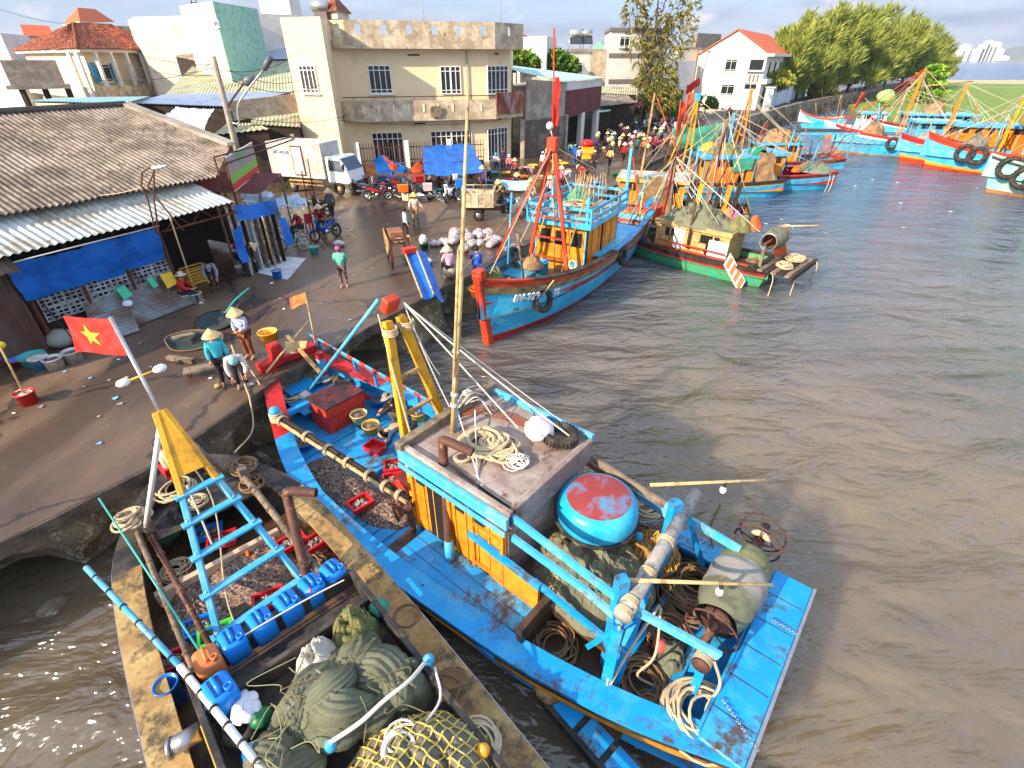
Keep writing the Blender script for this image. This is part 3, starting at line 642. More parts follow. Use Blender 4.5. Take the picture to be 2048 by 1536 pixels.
m=MB(); cloth(m,[S(4.6,.2,1.9),S(4.95,.2,1.9),S(4.95,.35,.8),S(4.6,.35,.8)],TARP,6,10,.08,0,5); tag(m.build('tarpaulin'),'blue plastic sheet on the post beside the white barrier','tarpaulin')
# banner sign on a rusty frame
BG1=mat('banner_green',(96,170,130),.6,.35,3,dirt=(180,150,150),dsc=1.2,damt=.7,bump=0)
t=thing('banner_sign','green and red advertising banner on a rusty frame over the maroon roof','sign',G(480,400,0))
q=[G(448,316,4.3),G(504,284,4.3)]; dq=(q[1]-q[0]); dq.z=0; 
M=wallframe(q[0],dq); Lw=dq.length; hh=1.25
m=MB(M)
def qd(m,x0,y0,x1,y1,z,mm): m.add([(x0,y0,z),(x1,y0,z),(x1,y1,z),(x0,y1,z)],[(0,1,2,3)],mm)
m.box((Lw/2,-hh/2+.0,-.02),(Lw,hh,.03),WHITEP); qd(m,.04,-hh+.3,Lw-.04,-.04,.003,BG1); qd(m,.04,-.95,Lw-.04,-.65,.006,plain('banner_lime',(140,190,80),.6)); qd(m,.04,-hh+.04,Lw-.04,-hh+.29,.009,plain('banner_red',(205,60,40),.6))
m.build('panel',t)
m=MB()
p0=G(432,366,4.2); m.tube([q[0]+V((-.25,-.1,-2.6)),q[0]+V((-.3,-.15,.05))],.04,RUSTM,6); m.tube([q[0]+V((.02,-.04,-2.6)),q[0]+V((.02,-.04,.05))],.035,RUSTM,6)
e=GY(585,273,q[1].y+1.5); m.tube([q[0]+V((-.3,-.15,.05)),e],.03,RUSTM,6); m.tube([q[0]+V((-.0,-.1,-.2)),e+V((.03,0,-.12))],.03,RUSTM,6); m.box(e,(.16,.16,.2),CONC)
m.build('frame',t)
# ------------------------------------------------------------------ background houses
def block(name,label,Lp,Cp,Rp,vt,m,z0=0,cat='building',par=None,m2=None,cap=None):    # three ground columns (pixel u, distance), top at pixel row vt over C
    L_,C_,R_=[GY(u,130,y) for u,y in (Lp,Cp,Rp)]; zt=GY(Cp[0],vt,Cp[1]).z
    D=L_+R_-C_; t=par or thing(name,label,cat,(C_.x,C_.y,0))
    b=MB(); b.prism([p[:2] for p in (L_,C_,R_,D)],z0,zt,m)
    if cap: b.prism([ (p+(p-(L_+R_)/2).normalized()*.3)[:2] for p in (L_,C_,R_,D)],zt,zt+.35,cap)
    b.build('wall',t); return t,L_,C_,R_,D,zt
MINT=mat('mint_wall',(150,196,180),.85,.06,.4,dirt=(120,165,150),damt=.4); PCREAM=mat('pale_cream_wall',(218,206,182),.85,.05,.4,dirt=(190,176,148),damt=.3)
BWALL=mat('bare_cement',(176,164,146),.95,.12,.5,dirt=(140,126,108),damt=.6); GREYB=plain('grey_band',(120,112,108),.8); SHUT=mat('louvre_window',(150,144,130),.6,.15,2)
t,L_,C_,R_,D,zt=block('tower_house','tall cream house with a mint green side wall behind the tin roofs',(392,61),(456,56),(538,64),2,PCREAM)
m=MB(); d=(R_-C_).normalized(); nn=V((d.y,-d.x,0)); a=C_+nn*.04;b=R_+nn*.04; m.beam(V((a.x,a.y,zt/2)),V((b.x,b.y,zt/2)),.06,zt-.05,MINT); m.build('side_panel',t)
win_px(t,L_,C_-L_,(428,40),(440,54),2); m=MB()
for i in range(6): p=GY(386+1*i,0,61); 
m.tube([GY(385,34,60),GY(382,0,60)],.05,RUSTM,5); m.tube([GY(394,34,60),GY(392,0,60)],.05,RUSTM,5)
for i in range(6): m.tube([GY(384.5-i*.4,30-i*5,60),GY(393.5-i*.3,30-i*5,60)],.03,RUSTM,4)
m.build('ladder',t)
block('low_house','low cream terrace house with a flat roof left of the mint walled tower',(285,74),(298,68),(402,66),34,PCREAM)
block('flat_roof_house','beige flat roofed house behind the terracotta roof',(220,84),(232,80),(330,86),50,BWALL)
# old tiled house
t=thing('tiled_house','old cream house with a patchy terracotta tile hip roof and blue shutters','building',GY(155,130,64))
C_=GY(157,97,62);L_=GY(25,92,76);R_=GY(352,97,78); zt=C_.z; D=L_+R_-C_
for p in (L_,R_,D): p.z=zt
m=MB(); cc=(L_+R_)/2; w=[cc+(p-cc)*.9 for p in (L_,C_,R_,D)]; m.prism([p[:2] for p in w],0,zt-.25,PCREAM); m.build('wall',t)
m=MB(); w2=[cc+(p-cc)*1.0 for p in (L_,C_,R_,D)]; m.prism([p[:2] for p in w2],zt-.3,zt,WALLW); m.build('eave_band',t)
e=[cc+(p-cc)*1.04 for p in (L_,C_,R_,D)]; r0=GY(152,47,72); r1=GY(228,56,82)
r0=cc.lerp(C_,.25).lerp(L_,.12); r1=cc.lerp(R_,.3); r0.z=r1.z=GY(152,47,r0.y).z
def tiles(mb,a,b,c,d,mm,n=26,rows=16):
    g=[]
    for j in range(rows*2+1):
        tt=j/(rows*2); row=[]
        for i in range(n*4+1):
            s=i/(n*4); p=V(a).lerp(V(b),s).lerp(V(d).lerp(V(c),s),tt); row.append(p+V((0,0,.06*sin(i*PI/2)+(.09 if j%2 else 0)+.08*fbm((s*9,tt*6,1)))))
        g.append(row)
    mb.grid(g,mm,False)
m=MB()
for z in e: z.z=zt+.02
tiles(m,e[0],e[1],r0,r0.lerp(r1,0),TERRA); tiles(m,e[1],e[2],r1,r0,TERRA,36); m.poly([e[2],e[3],r1],TERRA); m.poly([e[3],e[0],r0,r1],TERRA); m.tube([e[1],r0,r1],.16,TERRA,6); m.build('hip_roof',t)
dR=(R_-C_).normalized(); nR=V((dR.y,-dR.x,0)); dL=(C_-L_).normalized(); nL=V((dL.y,-dL.x,0))
SHB=plain('blue_shutter',(30,130,180),.6)
wc0,wr0,wl0=w[1],w[2],w[0]
f=win_px(t,wc0,wr0-wc0,(183,128),(228,163),2)
for uu in (186,226): m=MB(); p=RP(uu,145,wc0,wr0-wc0)+nR*.25; m.beam(p-V((0,0,.9)),p+V((0,0,.9)),.7,.06,SHB,up=nR); m.build('shutter',t)
for uu in (150,165,202,232,262,292): m=MB(); p=RP(uu,140,C_,R_-C_) if uu>157 else RP(uu,140,L_,C_-L_); m.box((p.x,p.y,(zt-.3+2)/2),(.32,.32,zt-2.3),WALLW); m.build('column',t)
m=MB(); a=C_+nR*.2;b=C_.lerp(R_,.75)+nR*.2; m.beam(V((a.x,a.y,4.4)),V((b.x,b.y,4.4)),.2,1.1,GRIME); m.beam(V((a.x,a.y,3.7)),V((b.x,b.y,3.7)),.8,.25,CONC); a=L_+nL*.2;b=C_+nL*.2; m.beam(V((a.x,a.y,4.4)),V((b.x,b.y,4.4)),.2,1.1,PCREAM); m.build('balcony',t)
for u0,u1 in ((100,122),(262,275)): win_px(t,*((wl0,wc0-wl0) if u0<157 else (wc0,wr0-wc0)),(u0,130),(u1,160),2)
m=MB(); p=GY(60,128,60); m.box((p.x,p.y,6.3),(4.2,2.5,2.2),BWALL,rz=.6); m.box((p.x,p.y,5.1),(5,3,.35),CONC,rz=.6)
for i in range(3): m.box((p.x-2+2*i,p.y+.5*i,2.5),(.4,.4,5),DWOOD)
tag(m.build('rooftop_annex'),'mossy concrete box on stilts in front of the tiled house','hut')
# orange roofs at the far left
def gable(name,label,L_,C_,R_,zt,zr,wm,rm,ov=.4):
    t=thing(name,label,'building',(C_.x,C_.y,0)); D=L_+R_-C_
    m=MB(); m.prism([p[:2] for p in (L_,C_,R_,D)],0,zt,wm); a=(L_+C_)/2;b=(D+R_)/2
    m.poly([(L_.x,L_.y,zt),(C_.x,C_.y,zt),(a.x,a.y,zr)],wm); m.poly([(D.x,D.y,zt),(R_.x,R_.y,zt),(b.x,b.y,zr)],wm); m.build('wall',t)
    ax=(R_-C_).normalized(); a2=V((a.x,a.y,zr+.08))-ax*ov; b2=V((b.x,b.y,zr+.08))+ax*ov
    m=MB()
    for p,q in ((C_,R_),(L_,D)):
        e0=V((p.x,p.y,zt+.02))-ax*ov; e1=V((q.x,q.y,zt+.02))+ax*ov; out=(e0-V((a.x,a.y,zt)))*.08; out.z=-.12; m.slab([e0+out,e1+out,b2,a2],.12,rm)
    m.build('roof',t); return t
def gc(u,y): p=GY(u,130,y); p.z=0; return p
t=thing('orange_roof_house','distant house with a bright orange hipped roof above the old tiled one','building',gc(150,130))
m=MB(); q=[GY(125,48,112),GY(160,46,104),GY(230,44,118),GY(150,44,130)]; z=q[0].z; m.prism([p[:2] for p in q],0,z,PCREAM); m.build('wall',t)
ap0,ap1=GY(155,15,112),GY(190,18,118); m=MB(); m.poly([q[0],q[1],ap0],ORROOF); m.poly([q[1],q[2],ap1,ap0],ORROOF); m.poly([q[2],q[3],ap1],ORROOF); m.poly([q[3],q[0],ap0,ap1],ORROOF); m.build('roof',t)
gable('red_gable_house','distant white house with a low red gable roof at the far left',gc(78,110),gc(80,100),gc(128,104),GY(80,72,100).z,GY(80,48,100).z,WALLW,ORROOF)
block('white_house','pale blue white house at the left edge behind the tiled roof',(-40,84),(28,76),(82,84),66,WALLW)
block('white_house','tall white house with red brown trim at the left picture edge',(-60,90),(2,84),(22,92),14,WALLW,cap=MAROON)
# white slab house, turret and tank behind the cream building
t,L_,C_,R_,D,zt=block('white_block_house','long white flat roofed house behind the left end of the cream building',(505,72),(520,68),(705,74),26,WALLW)
t,L_,C_,R_,D,zt2=block('turret_house','small square turret with a red tiled pointed roof above the white flat roof',(666,70),(690,68),(712,72),22,PCREAM,z0=zt-.5)
cc=(L_+R_)/2; ap=V((cc.x,cc.y,GY(690,-14,70).z)); m=MB(); e=[cc+(p-cc)*1.3 for p in (L_,C_,R_,D)]
for p in e: p.z=zt2
for i in range(4): m.poly([e[i],e[(i+1)%4],ap],TERRA)
m.poly(e,WALLW); m.build('roof',t)
block('grey_tower_house','grey white stair tower rising behind the mint walled house',(545,90),(602,86),(622,92),-20,WALLW)
TANK=plain('steel_tank',(190,190,186),.3,metal=.7)
p=GY(640,12,69); m=MB(); m.tube([p+V((-.9,0,0)),p+V((.9,0,0))],.55,TANK,12); m.box(p-V((0,0,1)),(1.4,.8,1.0),GREYB); tag(m.build('water_tank'),'round steel water tank lying on the white roof beside the turret','tank')
# tin roofs between shed and cream building
def roofpx(name,label,pts,m,th=.08,wallm=None):   # pts: (u,v,y)
    t=thing(name,label,'shed roof',GY(*pts[0])); b=MB(); P=[GY(*q) for q in pts]
    if len(P)==4: corr(b,P[0],P[1],P[3],P[2],m,.3,.035,3,6)
    else: b.slab(P,th,m)
    b.build('roof',t)
    b=MB(); c=sum(P,V((0,0,0)))/len(P); W=[c+(p-c)*.93 for p in P]; n=len(W)
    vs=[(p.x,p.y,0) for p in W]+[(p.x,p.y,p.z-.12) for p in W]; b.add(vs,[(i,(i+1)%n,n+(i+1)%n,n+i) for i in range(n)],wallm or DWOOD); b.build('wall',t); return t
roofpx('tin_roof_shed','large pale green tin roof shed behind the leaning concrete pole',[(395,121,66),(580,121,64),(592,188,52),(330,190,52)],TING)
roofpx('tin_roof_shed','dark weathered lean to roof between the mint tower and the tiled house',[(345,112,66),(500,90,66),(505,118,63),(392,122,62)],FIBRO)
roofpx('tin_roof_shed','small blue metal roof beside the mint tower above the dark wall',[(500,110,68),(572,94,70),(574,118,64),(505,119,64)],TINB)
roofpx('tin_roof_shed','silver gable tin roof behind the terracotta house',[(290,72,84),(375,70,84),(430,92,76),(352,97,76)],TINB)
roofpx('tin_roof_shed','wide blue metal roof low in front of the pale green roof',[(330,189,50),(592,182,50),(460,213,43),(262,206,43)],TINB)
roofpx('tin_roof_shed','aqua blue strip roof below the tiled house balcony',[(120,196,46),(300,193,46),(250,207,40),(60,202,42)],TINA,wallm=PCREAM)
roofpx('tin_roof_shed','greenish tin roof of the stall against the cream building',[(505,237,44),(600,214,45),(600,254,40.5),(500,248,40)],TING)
roofpx('tin_roof_shed','ragged pale tin roof just behind the concrete pole',[(455,247,42),(510,246,42),(540,258,38),(425,270,37)],TING)
m=MB(); cloth(m,[GY(352,214,39),GY(428,217,39),GY(405,262,34),GY(318,238,35)],TARPW,24,14,.1,.12,2); tag(m.build('tarpaulin'),'pale grey tarpaulin stretched between the blue metal roof and the wavy shed roof','tarpaulin')
m=MB(); pp=GY(470,230,40); m.beam(GY(460,222,40),GY(598,206,43),.3,1.2,BWALL); m.beam(V((GY(460,222,40).x,40,0)),GY(460,222,40),.3,.3,DWOOD,up=(1,0,0)); tag(m.build('brick_wall'),'broken plastered wall under the blue metal roof','wall')
# leaning concrete pole with two lamps
t=thing('street_lamp','grey concrete pole carrying two lamps on rusty arms above the tin roofs','street lamp',gc(472,32))
m=MB(); b=GY(474,300,31); top=GY(426,112,31); dd=(b-top).normalized(); b0=b+dd*(b.z/-dd.z); m.tube([b0,top],[.2,.13],CONC,10); m.build('pole',t)
LAMPH=plain('lamp_housing',(96,98,104),.4)
for k,(q0,q1,q2,hd,mm) in enumerate((((456,225),(460,206),(488,166),(505,158),RUSTM),((478,245),(478,206),(528,138),(538,120),TANK))):
    m=MB(); P=[GY(q[0],q[1],31-.2*k) for q in (q0,q1,q2)]; m.tube(curve([GY(458,240,31)]+P if k==0 else [GY(462,245,31)]+P,5),.05,mm,6); a=m.build('lamp_arm',t)
    m=MB(); h0=P[2]; h1=GY(hd[0],hd[1],31-.3*k); m.tube([h0,h0.lerp(h1,.5),h1+(h1-h0)*.35],[.12,.26,.12] if k==0 else [.14,.16,.16],LAMPH,10); m.build('lamp_head',a)
# overhead cables
CAB=plain('cable',(40,38,38),.6)
for i,(a,b,s_) in enumerate((((0,18,60),(160,48,55),.3),((160,48,55),(430,130,31),.8),((428,125,31),(600,160,40),.5),((440,150,31),(640,170,38),.6),((120,130,58),(430,135,31),.9),((200,100,60),(436,150,31),.7),((480,235,31),(700,228,42),.4),((330,130,56),(428,120,31),.6))):
    m=MB(); m.tube(sag(GY(*a),GY(*b),s_),.018,CAB,4,caps=False); tag(m.build('overhead_cable'),'thin sagging overhead cable tied to the concrete lamp pole','cable','overhead cables at the lamp pole')
# ---- houses to the right of the warehouse
block('white_house','plain white box house beyond the right end of the cream parapet',(1040,80),(1092,76),(1112,84),72,WALLW)
gable('orange_roof_house','distant house with an orange gable peeping over the cream parapet corner',gc(1015,110),gc(1040,104),gc(1062,112),GY(1040,80,104).z,GY(1040,66,104).z,PCREAM,ORROOF)
t,L_,C_,R_,D,zt=block('white_house','low white house carrying solar water heaters on its flat roof',(1135,86),(1142,80),(1222,82),104,WALLW,cap=BWALL)
win_px(t,C_,R_-C_,(1150,124),(1164,148),2); m=MB(); a=RP(1175,138,C_,R_-C_); m.box((a.x+3,a.y-.02,a.z),(5,.12,4),BWALL); m.build('recess',t)
for u,lb,w_ in ((1152,'silver solar water heater on a tall stand on the low white house',1.9),(1171,'smaller solar water heater on the low white house roof',1.5)):
    p=GY(u,96,82); m=MB(); m.tube([p+V((-w_/2,0,1.6)),p+V((w_/2,0,1.6))],.5,TANK,12); m.slab([p+V((-w_/2,-1.6,.4)),p+V((w_/2,-1.6,.4)),p+V((w_/2,-.2,1.4)),p+V((-w_/2,-.2,1.4))],.06,GLASS)
    for s in (-1,1): m.tube([p+V((s*w_/2,0,-.8)),p+V((s*w_/2,0,1.6))],.05,TANK,5)
    tag(m.build('solar_heater'),lb,'water heater')
t=thing('green_roof_house','distant house with a green pyramid roof left of the tall white one','building',gc(1200,120)); m=MB(); q=[GY(1180,100,112),GY(1215,101,104),GY(1240,100,112),GY(1210,100,120)]; m.prism([p[:2] for p in q],0,q[0].z,WALLW); m.build('wall',t); m=MB(); ap=GY(1200,82,112)
for i in range(4): a,b=q[i].copy(),q[(i+1)%4].copy(); a.z=b.z=q[0].z; m.poly([a,b,ap],plain('green_roof',(110,160,130),.7))
m.build('roof',t)
t,L_,C_,R_,D,zt=block('tall_white_house','tall plain white house with grey bands behind the feathery tree',(1206,88),(1216,78),(1330,80),62,WALLW,cap=GREYB)
dd=(R_-C_).normalized(); nn=V((dd.y,-dd.x,0)); m=MB()
for v in (111,163): a=RP(1217,v,C_,dd)+nn*.03;b=RP(1329,v,C_,dd)+nn*.03; b.z=a.z; m.beam(a,b,.07,.5,GREYB)
m.build('band',t)
win_px(t,C_,dd,(1240,72),(1258,95),2)
block('bare_concrete_house','unfinished bare concrete building on the skyline left of the white gabled house',(1376,150),(1385,140),(1432,146),66,BWALL)
block('white_house','small white house between the feathery tree and the white gabled house',(1325,104),(1332,98),(1392,104),122,WALLW)
block('grey_house','grey flat roofed house on the skyline behind the street lamp',(1345,130),(1352,124),(1400,130),98,WALLW,cap=BWALL)
block('yellow_house','pale yellow block peeping out behind the small white house',(1392,130),(1400,124),(1420,128),102,PCREAM)
t=gable('gabled_white_house','white two storey house with orange gable roof beside the harbour road',gc(1396,106),gc(1531,100),gc(1580,124),GY(1531,107,100).z,GY(1480,60,103).z,WALLW,ORROOF)
L_,C_,R_=gc(1396,106),gc(1531,100),gc(1580,124)
for q0,q1 in (((1453,118),(1471,143)),((1444,168),(1466,191)),((1490,165),(1512,181))): win_px(t,L_,C_-L_,q0,q1,2)
m=MB(); dd=(C_-L_).normalized(); nn=V((dd.y,-dd.x,0)); a=RP(1502,119,L_,dd); b=RP(1524,140,L_,dd); M=wallframe(V((L_.x,L_.y,0)),dd); xa=(a-L_).dot(dd);xb=(b-L_).dot(dd); m.box(((xa+xb)/2,(a.z+b.z)/2,.02),(xb-xa,a.z-b.z,.05),GLASS,base=M); m.box(((xa+xb)/2,b.z-.15,.3),(xb-xa+.5,.25,.6),WALLW,base=M)
for i in range(3): m.box((xa+(xb-xa)*(.2+.3*i),b.z-1.2,.08),(.25,1.0,.16),GREYB,base=M)
m.build('balcony',t)
dd=(R_-C_).normalized(); nn=V((dd.y,-dd.x,0)); M=wallframe(C_,dd); m=MB(); LL=(R_-C_).length; z8=GY(1531,107,100).z
m.box((LL/2,z8-.2,.5),(LL+1,.4,1.2),WALLW,base=M)
for i in range(4): m.box((LL*(.15+.2*i),6,.02),(1.6,2.2,.05),GLASS,base=M)
for i in range(3): m.box((LL*(.15+.28*i),2.2,.02),(2.2,2.6,.05),GLASS,base=M)
m.box((LL/2,4.3,.4),(LL,.7,.8),WALLW,base=M); m.build('veranda',t)
RED=mat('red_cloth',(214,34,22),.75,.1,2)
m=MB(); p=M@V((LL*.75,6,1.2)); cloth(m,[p,p+V((1.1,.3,.3)),p+V((1.0,.2,-1)),p+V((0,0,-1.1))],RED,6,5,.12); m.tube([p+V((0,0,-1.2)),p+V((0,0,.5))],.03,WHITEP,5); tag(m.build('flag'),'small red flag on the veranda of the white gabled house','flag')
m=MB(); p=GY(1372,172,96); cloth(m,[p,p+V((2.2,.3,1.3)),p+V((2.3,.2,.2)),p+V((0.2,0,-1.3))],RED,8,5,.25); m.tube([p+V((0,0,-2)),p+V((0,0,.4))],.04,WHITEP,5); tag(m.build('flag'),'red flag flying at the left corner of the white gabled house','flag')
t=thing('gate_fence','white metal gate and pillars in front of the white gabled house','fence',gc(1560,108))
a,b=G(1530,222),G(1603,194); d=(b-a).normalized(); L0=(b-a).length
m=MB(); m.beam(a+V((0,0,1.3)),b+V((0,0,1.3)),.15,2.2,plain('pale_blue_gate',(196,208,226),.6))
for i in range(14): p=a.lerp(b,i/13); m.beam(p+V((0,0,.2)),p+V((0,0,2.7)),.22,.2,WHITEP,up=d)
m.build('gate',t)
for k in (0,.5,.86,1): m=MB(); p=a.lerp(b,k); m.box((p.x,p.y,1.7),(.9,.9,3.4),WALLW); m.box((p.x,p.y,3.5),(1.2,1.2,.2),WALLW); m.build('pillar',t)
# shop awnings, umbrella
for nm,lb,pts,mm in (('market_awning','patched grey awning roof of the stalls right of the warehouse',[(1195,188,70),(1255,190,70),(1272,205,62),(1200,213,62)],FIBRO),('market_awning','pale tin lean to roof below the tall white house',[(1200,172,76),(1275,176,76),(1275,190,72),(1196,186,72)],TING),('market_awning','small aqua awning just above the parked scooters',[(1192,212,66),(1225,214,66),(1220,222,60),(1192,226,60)],TINA),('market_awning','shop roof of white tin left of the white gabled house',[(1310,165,98),(1372,168,98),(1368,180,90),(1316,178,90)],TINW)): roofpx(nm,lb,pts,mm)
t=thing('parasol','wide maroon market parasol over the parked scooters','parasol',G(1240,250)); c=G(1240,250); m=MB()
m.lathe([(3.2,2.35),(2.9,2.5),(1.6,2.75),(.02,3.0)],(c.x,c.y,0),plain('maroon_cloth',(128,62,76),.8),8); m.build('canopy',t); m=MB(); m.cyl((c.x,c.y,0),(c.x,c.y,2.95),.04,WHITEP); m.build('pole',t)
for (u,v,vt,y0),lb in (((1275,243,132,None),'tall pale street lamp standing in front of the feathery tree'),((1393,216,102,None),'curved arm street lamp before the white gabled house'),((1628,184,108,None),'street lamp in front of the casuarina grove')):
    t=thing('street_lamp',lb,'street lamp',G(u,v)); b=G(u,v); top=GY(u+(12 if u<1300 else 14),vt,b.y); m=MB(); m.tube(curve([b,b.lerp(top,.6),V((b.x,b.y,top.z-.4)),V((b.x+1.0,b.y,top.z)),V((b.x+2.6,b.y,top.z+.2))] if u>1300 else [b,V((b.x,b.y,top.z))],5),.1,TANK,6); m.build('pole',t); m=MB(); m.box((b.x+(2.9 if u>1300 else .3),b.y,top.z+.2),(.9,.3,.15),LAMPH); m.build('lamp_head',t)
# ------------------------------------------------------------------ trees
BARK=mat('bark',(98,80,62),.95,.25,3,bump=.8,bsc=10)
def leafm(n,c): 
    m=mat(n,c,.75,.3,.8,bump=0,spec=.2); return m
CAS=[leafm('casuarina_light',(158,164,74)),leafm('casuarina_mid',(124,138,58)),leafm('casuarina_dark',(86,106,42))]
LFG=[leafm('leaf_light',(128,160,50)),leafm('leaf_mid',(92,130,40)),leafm('leaf_dark',(56,92,30))]
def blades(mb,c,dirv,L,w,ms,n,rg,spread=.6,droop=.3):
    for _ in range(n):
        d=(dirv+V((rg.uniform(-1,1),rg.uniform(-1,1),rg.uniform(-1,1)))*spread).normalized(); l=L*rg.uniform(.6,1.2)
        s=d.cross(V((rg.uniform(-1,1),rg.uniform(-1,1),rg.uniform(-1,1)))).normalized()*w*rg.uniform(.7,1.3)
        a=V(c); b=a+d*l*.55; e=a+d*l-V((0,0,droop*l*.5))
        mb.add([a-s*.4,b-s,e,b+s,a+s*.4],[(0,1,2,3,4)],ms[0] if rg.random()<.42 else (ms[1] if rg.random()<.65 else ms[2]))
def tree(name,label,base,h,clumps,ms,seed,n=500,L=1.3,w=.16,trunk=.3,up=.6,lean=(0,0),sp=.7,group=None,droop=.3,shell=.75):
    rg=random.Random(seed); t=thing(name,label,'tree',base,group=group); b=V(base); m=MB()
    top=b+V((lean[0],lean[1],h*.8)); m.tube([b,b.lerp(top,.5)+V((.1*h*.1,0,0)),top],[trunk,trunk*.7,trunk*.2],BARK,7)
    for c in clumps:
        q=b+V(c[:3]); s=b.lerp(top,min(.9,max(.15,(c[2]/h)*.7))); m.tube([s,s.lerp(q,.5)+V((0,0,-.1*h*.1)),q],[trunk*.4,trunk*.25,trunk*.08],BARK,5)
    m.build('trunk',t); m=MB()
    for c in clumps:
        q=b+V(c[:3]); rx,rz=c[3],c[4]; k=int(n*(c[5] if len(c)>5 else 1))
        for _ in range(k):
            d=V((rg.gauss(0,1),rg.gauss(0,1),rg.gauss(0,1))).normalized(); f=rg.random()**(1-shell)
            p=q+V((d.x*rx,d.y*rx,d.z*rz))*f*(1+.25*noise.noise(d*2.2+V((seed,0,0))))
            if p.z<b.z+.3: continue
            blades(m,p,(V((d.x,d.y,d.z*.5))*.8+V((.25 if up else 0,0,up))).normalized(),L,w,ms,3,rg,sp*.6,droop)
    m.build('crown',t); return t
def plumes(h,w,k,rg):
    o=[]
    for i in range(k):
        a=rg.uniform(0,2*PI); r=w*.5*rg.random()**.6; z=h*rg.uniform(.22,.86)*(1-.25*r/w); o.append((cos(a)*r,sin(a)*r,z,w*rg.uniform(.13,.24),h*rg.uniform(.10,.18)))
    
    for i in range(5): a=rg.uniform(0,2*PI); r=w*.38*rg.random(); o.append((cos(a)*r,sin(a)*r,h*rg.uniform(.86,1.0)*(1-.2*r/w),w*.05,h*.11,.3))
    return o
i=0
for u,v,h,w_ in ((1556,205,12,8),(1590,200,14,10),(1622,196,15.5,11),(1655,192,16,12),(1692,188,16.5,13),(1728,184,15.5,13),(1765,180,15.5,14),(1800,176,15.5,14),(1832,172,15,14),(1856,168,13.5,12),(1575,190,15,11),(1640,183,18,14),(1745,174,20,16)):
    b=G(u,v); i+=1; rg=random.Random(i)
    pos=('leftmost and shortest','second from the left','third from the left','fourth from the left','fifth from the left','middle front','just right of the middle','fourth from the right','third front one from the right','rightmost one by the sea','tall back one behind the gabled house','back one in the left half','tallest back one in the right half')[i-1]
    tree('casuarina_tree','feathery olive green casuarina in the roadside grove, '+pos,(b.x,b.y,0),h,plumes(h,w_,22,rg),CAS,i,n=125,L=2.7*h/18,w=.1*h/18,trunk=.35,up=1.3,sp=.62,group='casuarinas in the roadside grove')
b=G(1285,247)
tree('casuarina_tree','tall sparse feathery tree with thin upright stems in front of the tall white house',(b.x,b.y,0),19,[(-2.4,0,15.5,1.7,2.8,.8),(-2.6,0,12.5,1.5,1.6,.5),(2.3,.5,13.5,1.9,3.2,.5),(3.2,0,10.5,2,2.2,.55),(.6,.3,11,1.8,1.6,.6),(1.6,0,8,2.1,1.8,.7),(-1.5,0,8.2,1.9,1.4,.35),(1.2,.2,5.2,2.6,2.1,1.5),(2,0,3.2,2.5,1.7,1.4),(-.4,0,3,1.9,1.5,1.),(-2,0,10.2,1.5,1.2,.3),(4,0,13,1.2,2.,.25),(1.5,0,16.5,1.3,2,.3)],[leafm('casuarina_brown',(150,136,66)),leafm('casuarina_tan',(116,112,52)),CAS[2]],44,n=185,L=.85,w=.07,trunk=.3,up=.1,droop=.9,sp=1.)
b=G(1330,240); tree('bamboo_bush','yellow green leafy shrub beside the foot of the feathery tree',(b.x,b.y,0),4.5,[(0,0,2.6,1.5,1.6),(.8,0,1.6,1.4,1.2),(-.8,0,1.6,1.2,1.2)],LFG,5,n=230,L=.7,w=.07,trunk=.1,up=.4,droop=.8)
for u,v,h,r,lb,s in ((1032,122,7,1.9,'round green tree crown behind the warehouse roof',1),(1108,126,6.5,1.4,'lighter green treetop beside the white box house behind the warehouse',2)):
    p=GY(u,v,78); tree('leafy_tree',lb,(p.x,p.y,0),p.z+1.5,[(0,0,p.z,r,1.2),(1.8,0,p.z-.6,r*.8,1.1),(-1.6,0,p.z-.4,r*.7,1.)],LFG,s,n=200,L=.9,w=.2,trunk=.25)
b=G(1545,216); tree('palm_tree','small yellowish young tree on a bare trunk before the white gate',(b.x,b.y,0),5.6,[(0,0,4.6,1.9,1.0),(.9,0,4.2,1.3,.8),(-1,0,4.3,1.3,.8)],[leafm('leaf_yellow',(176,160,50)),CAS[0],LFG[1]],6,n=170,L=1.2,w=.1,trunk=.16,droop=1.)
b=G(1848,196); tree('almond_tree','bright green tiered almond tree by the grass spit',(b.x,b.y,-1),7,[(0,0,6.8,1.4,.4),(0,0,5.4,2.6,.45),(0,0,3.9,3.2,.5),(0.4,0,2.4,3.6,.6),(0,0,1.2,3,.6)],[leafm('leaf_bright',(140,190,50)),LFG[0],LFG[1]],7,n=200,L=.9,w=.28,trunk=.2,up=.2)
for k,(u,v,h,r,lb) in enumerate(((1410,222,2.4,1.5,'yellow green bush at the roadside left of the white house wall'),(1478,208,3.2,1.8,'leafy green shrub against the white gabled house wall'),(1445,216,2,1.6,'low bush between two shrubs before the white house'),(1615,196,4,2.4,'bright green shrub under the first casuarinas'),(1870,186,2.4,1.8,'brownish bush right of the almond tree on the spit'),(1500,214,2.2,1.4,'small round shrub near the foot of the balcony corner'),(1640,200,4,2.6,'orange flowering bush at the foot of the casuarina grove'))):
    b=G(u,v); ms=LFG if k not in (4,6) else [leafm('leaf_orange',(190,120,40)),LFG[0],LFG[1]]
    tree('garden_shrub',lb,(b.x,b.y,-.9 if k==4 else 0),h,[(0,0,h*.5,r,h*.45),(r*.6,0,h*.35,r*.7,h*.35)],ms,20+k,n=150,L=.6,w=.14,trunk=.1)
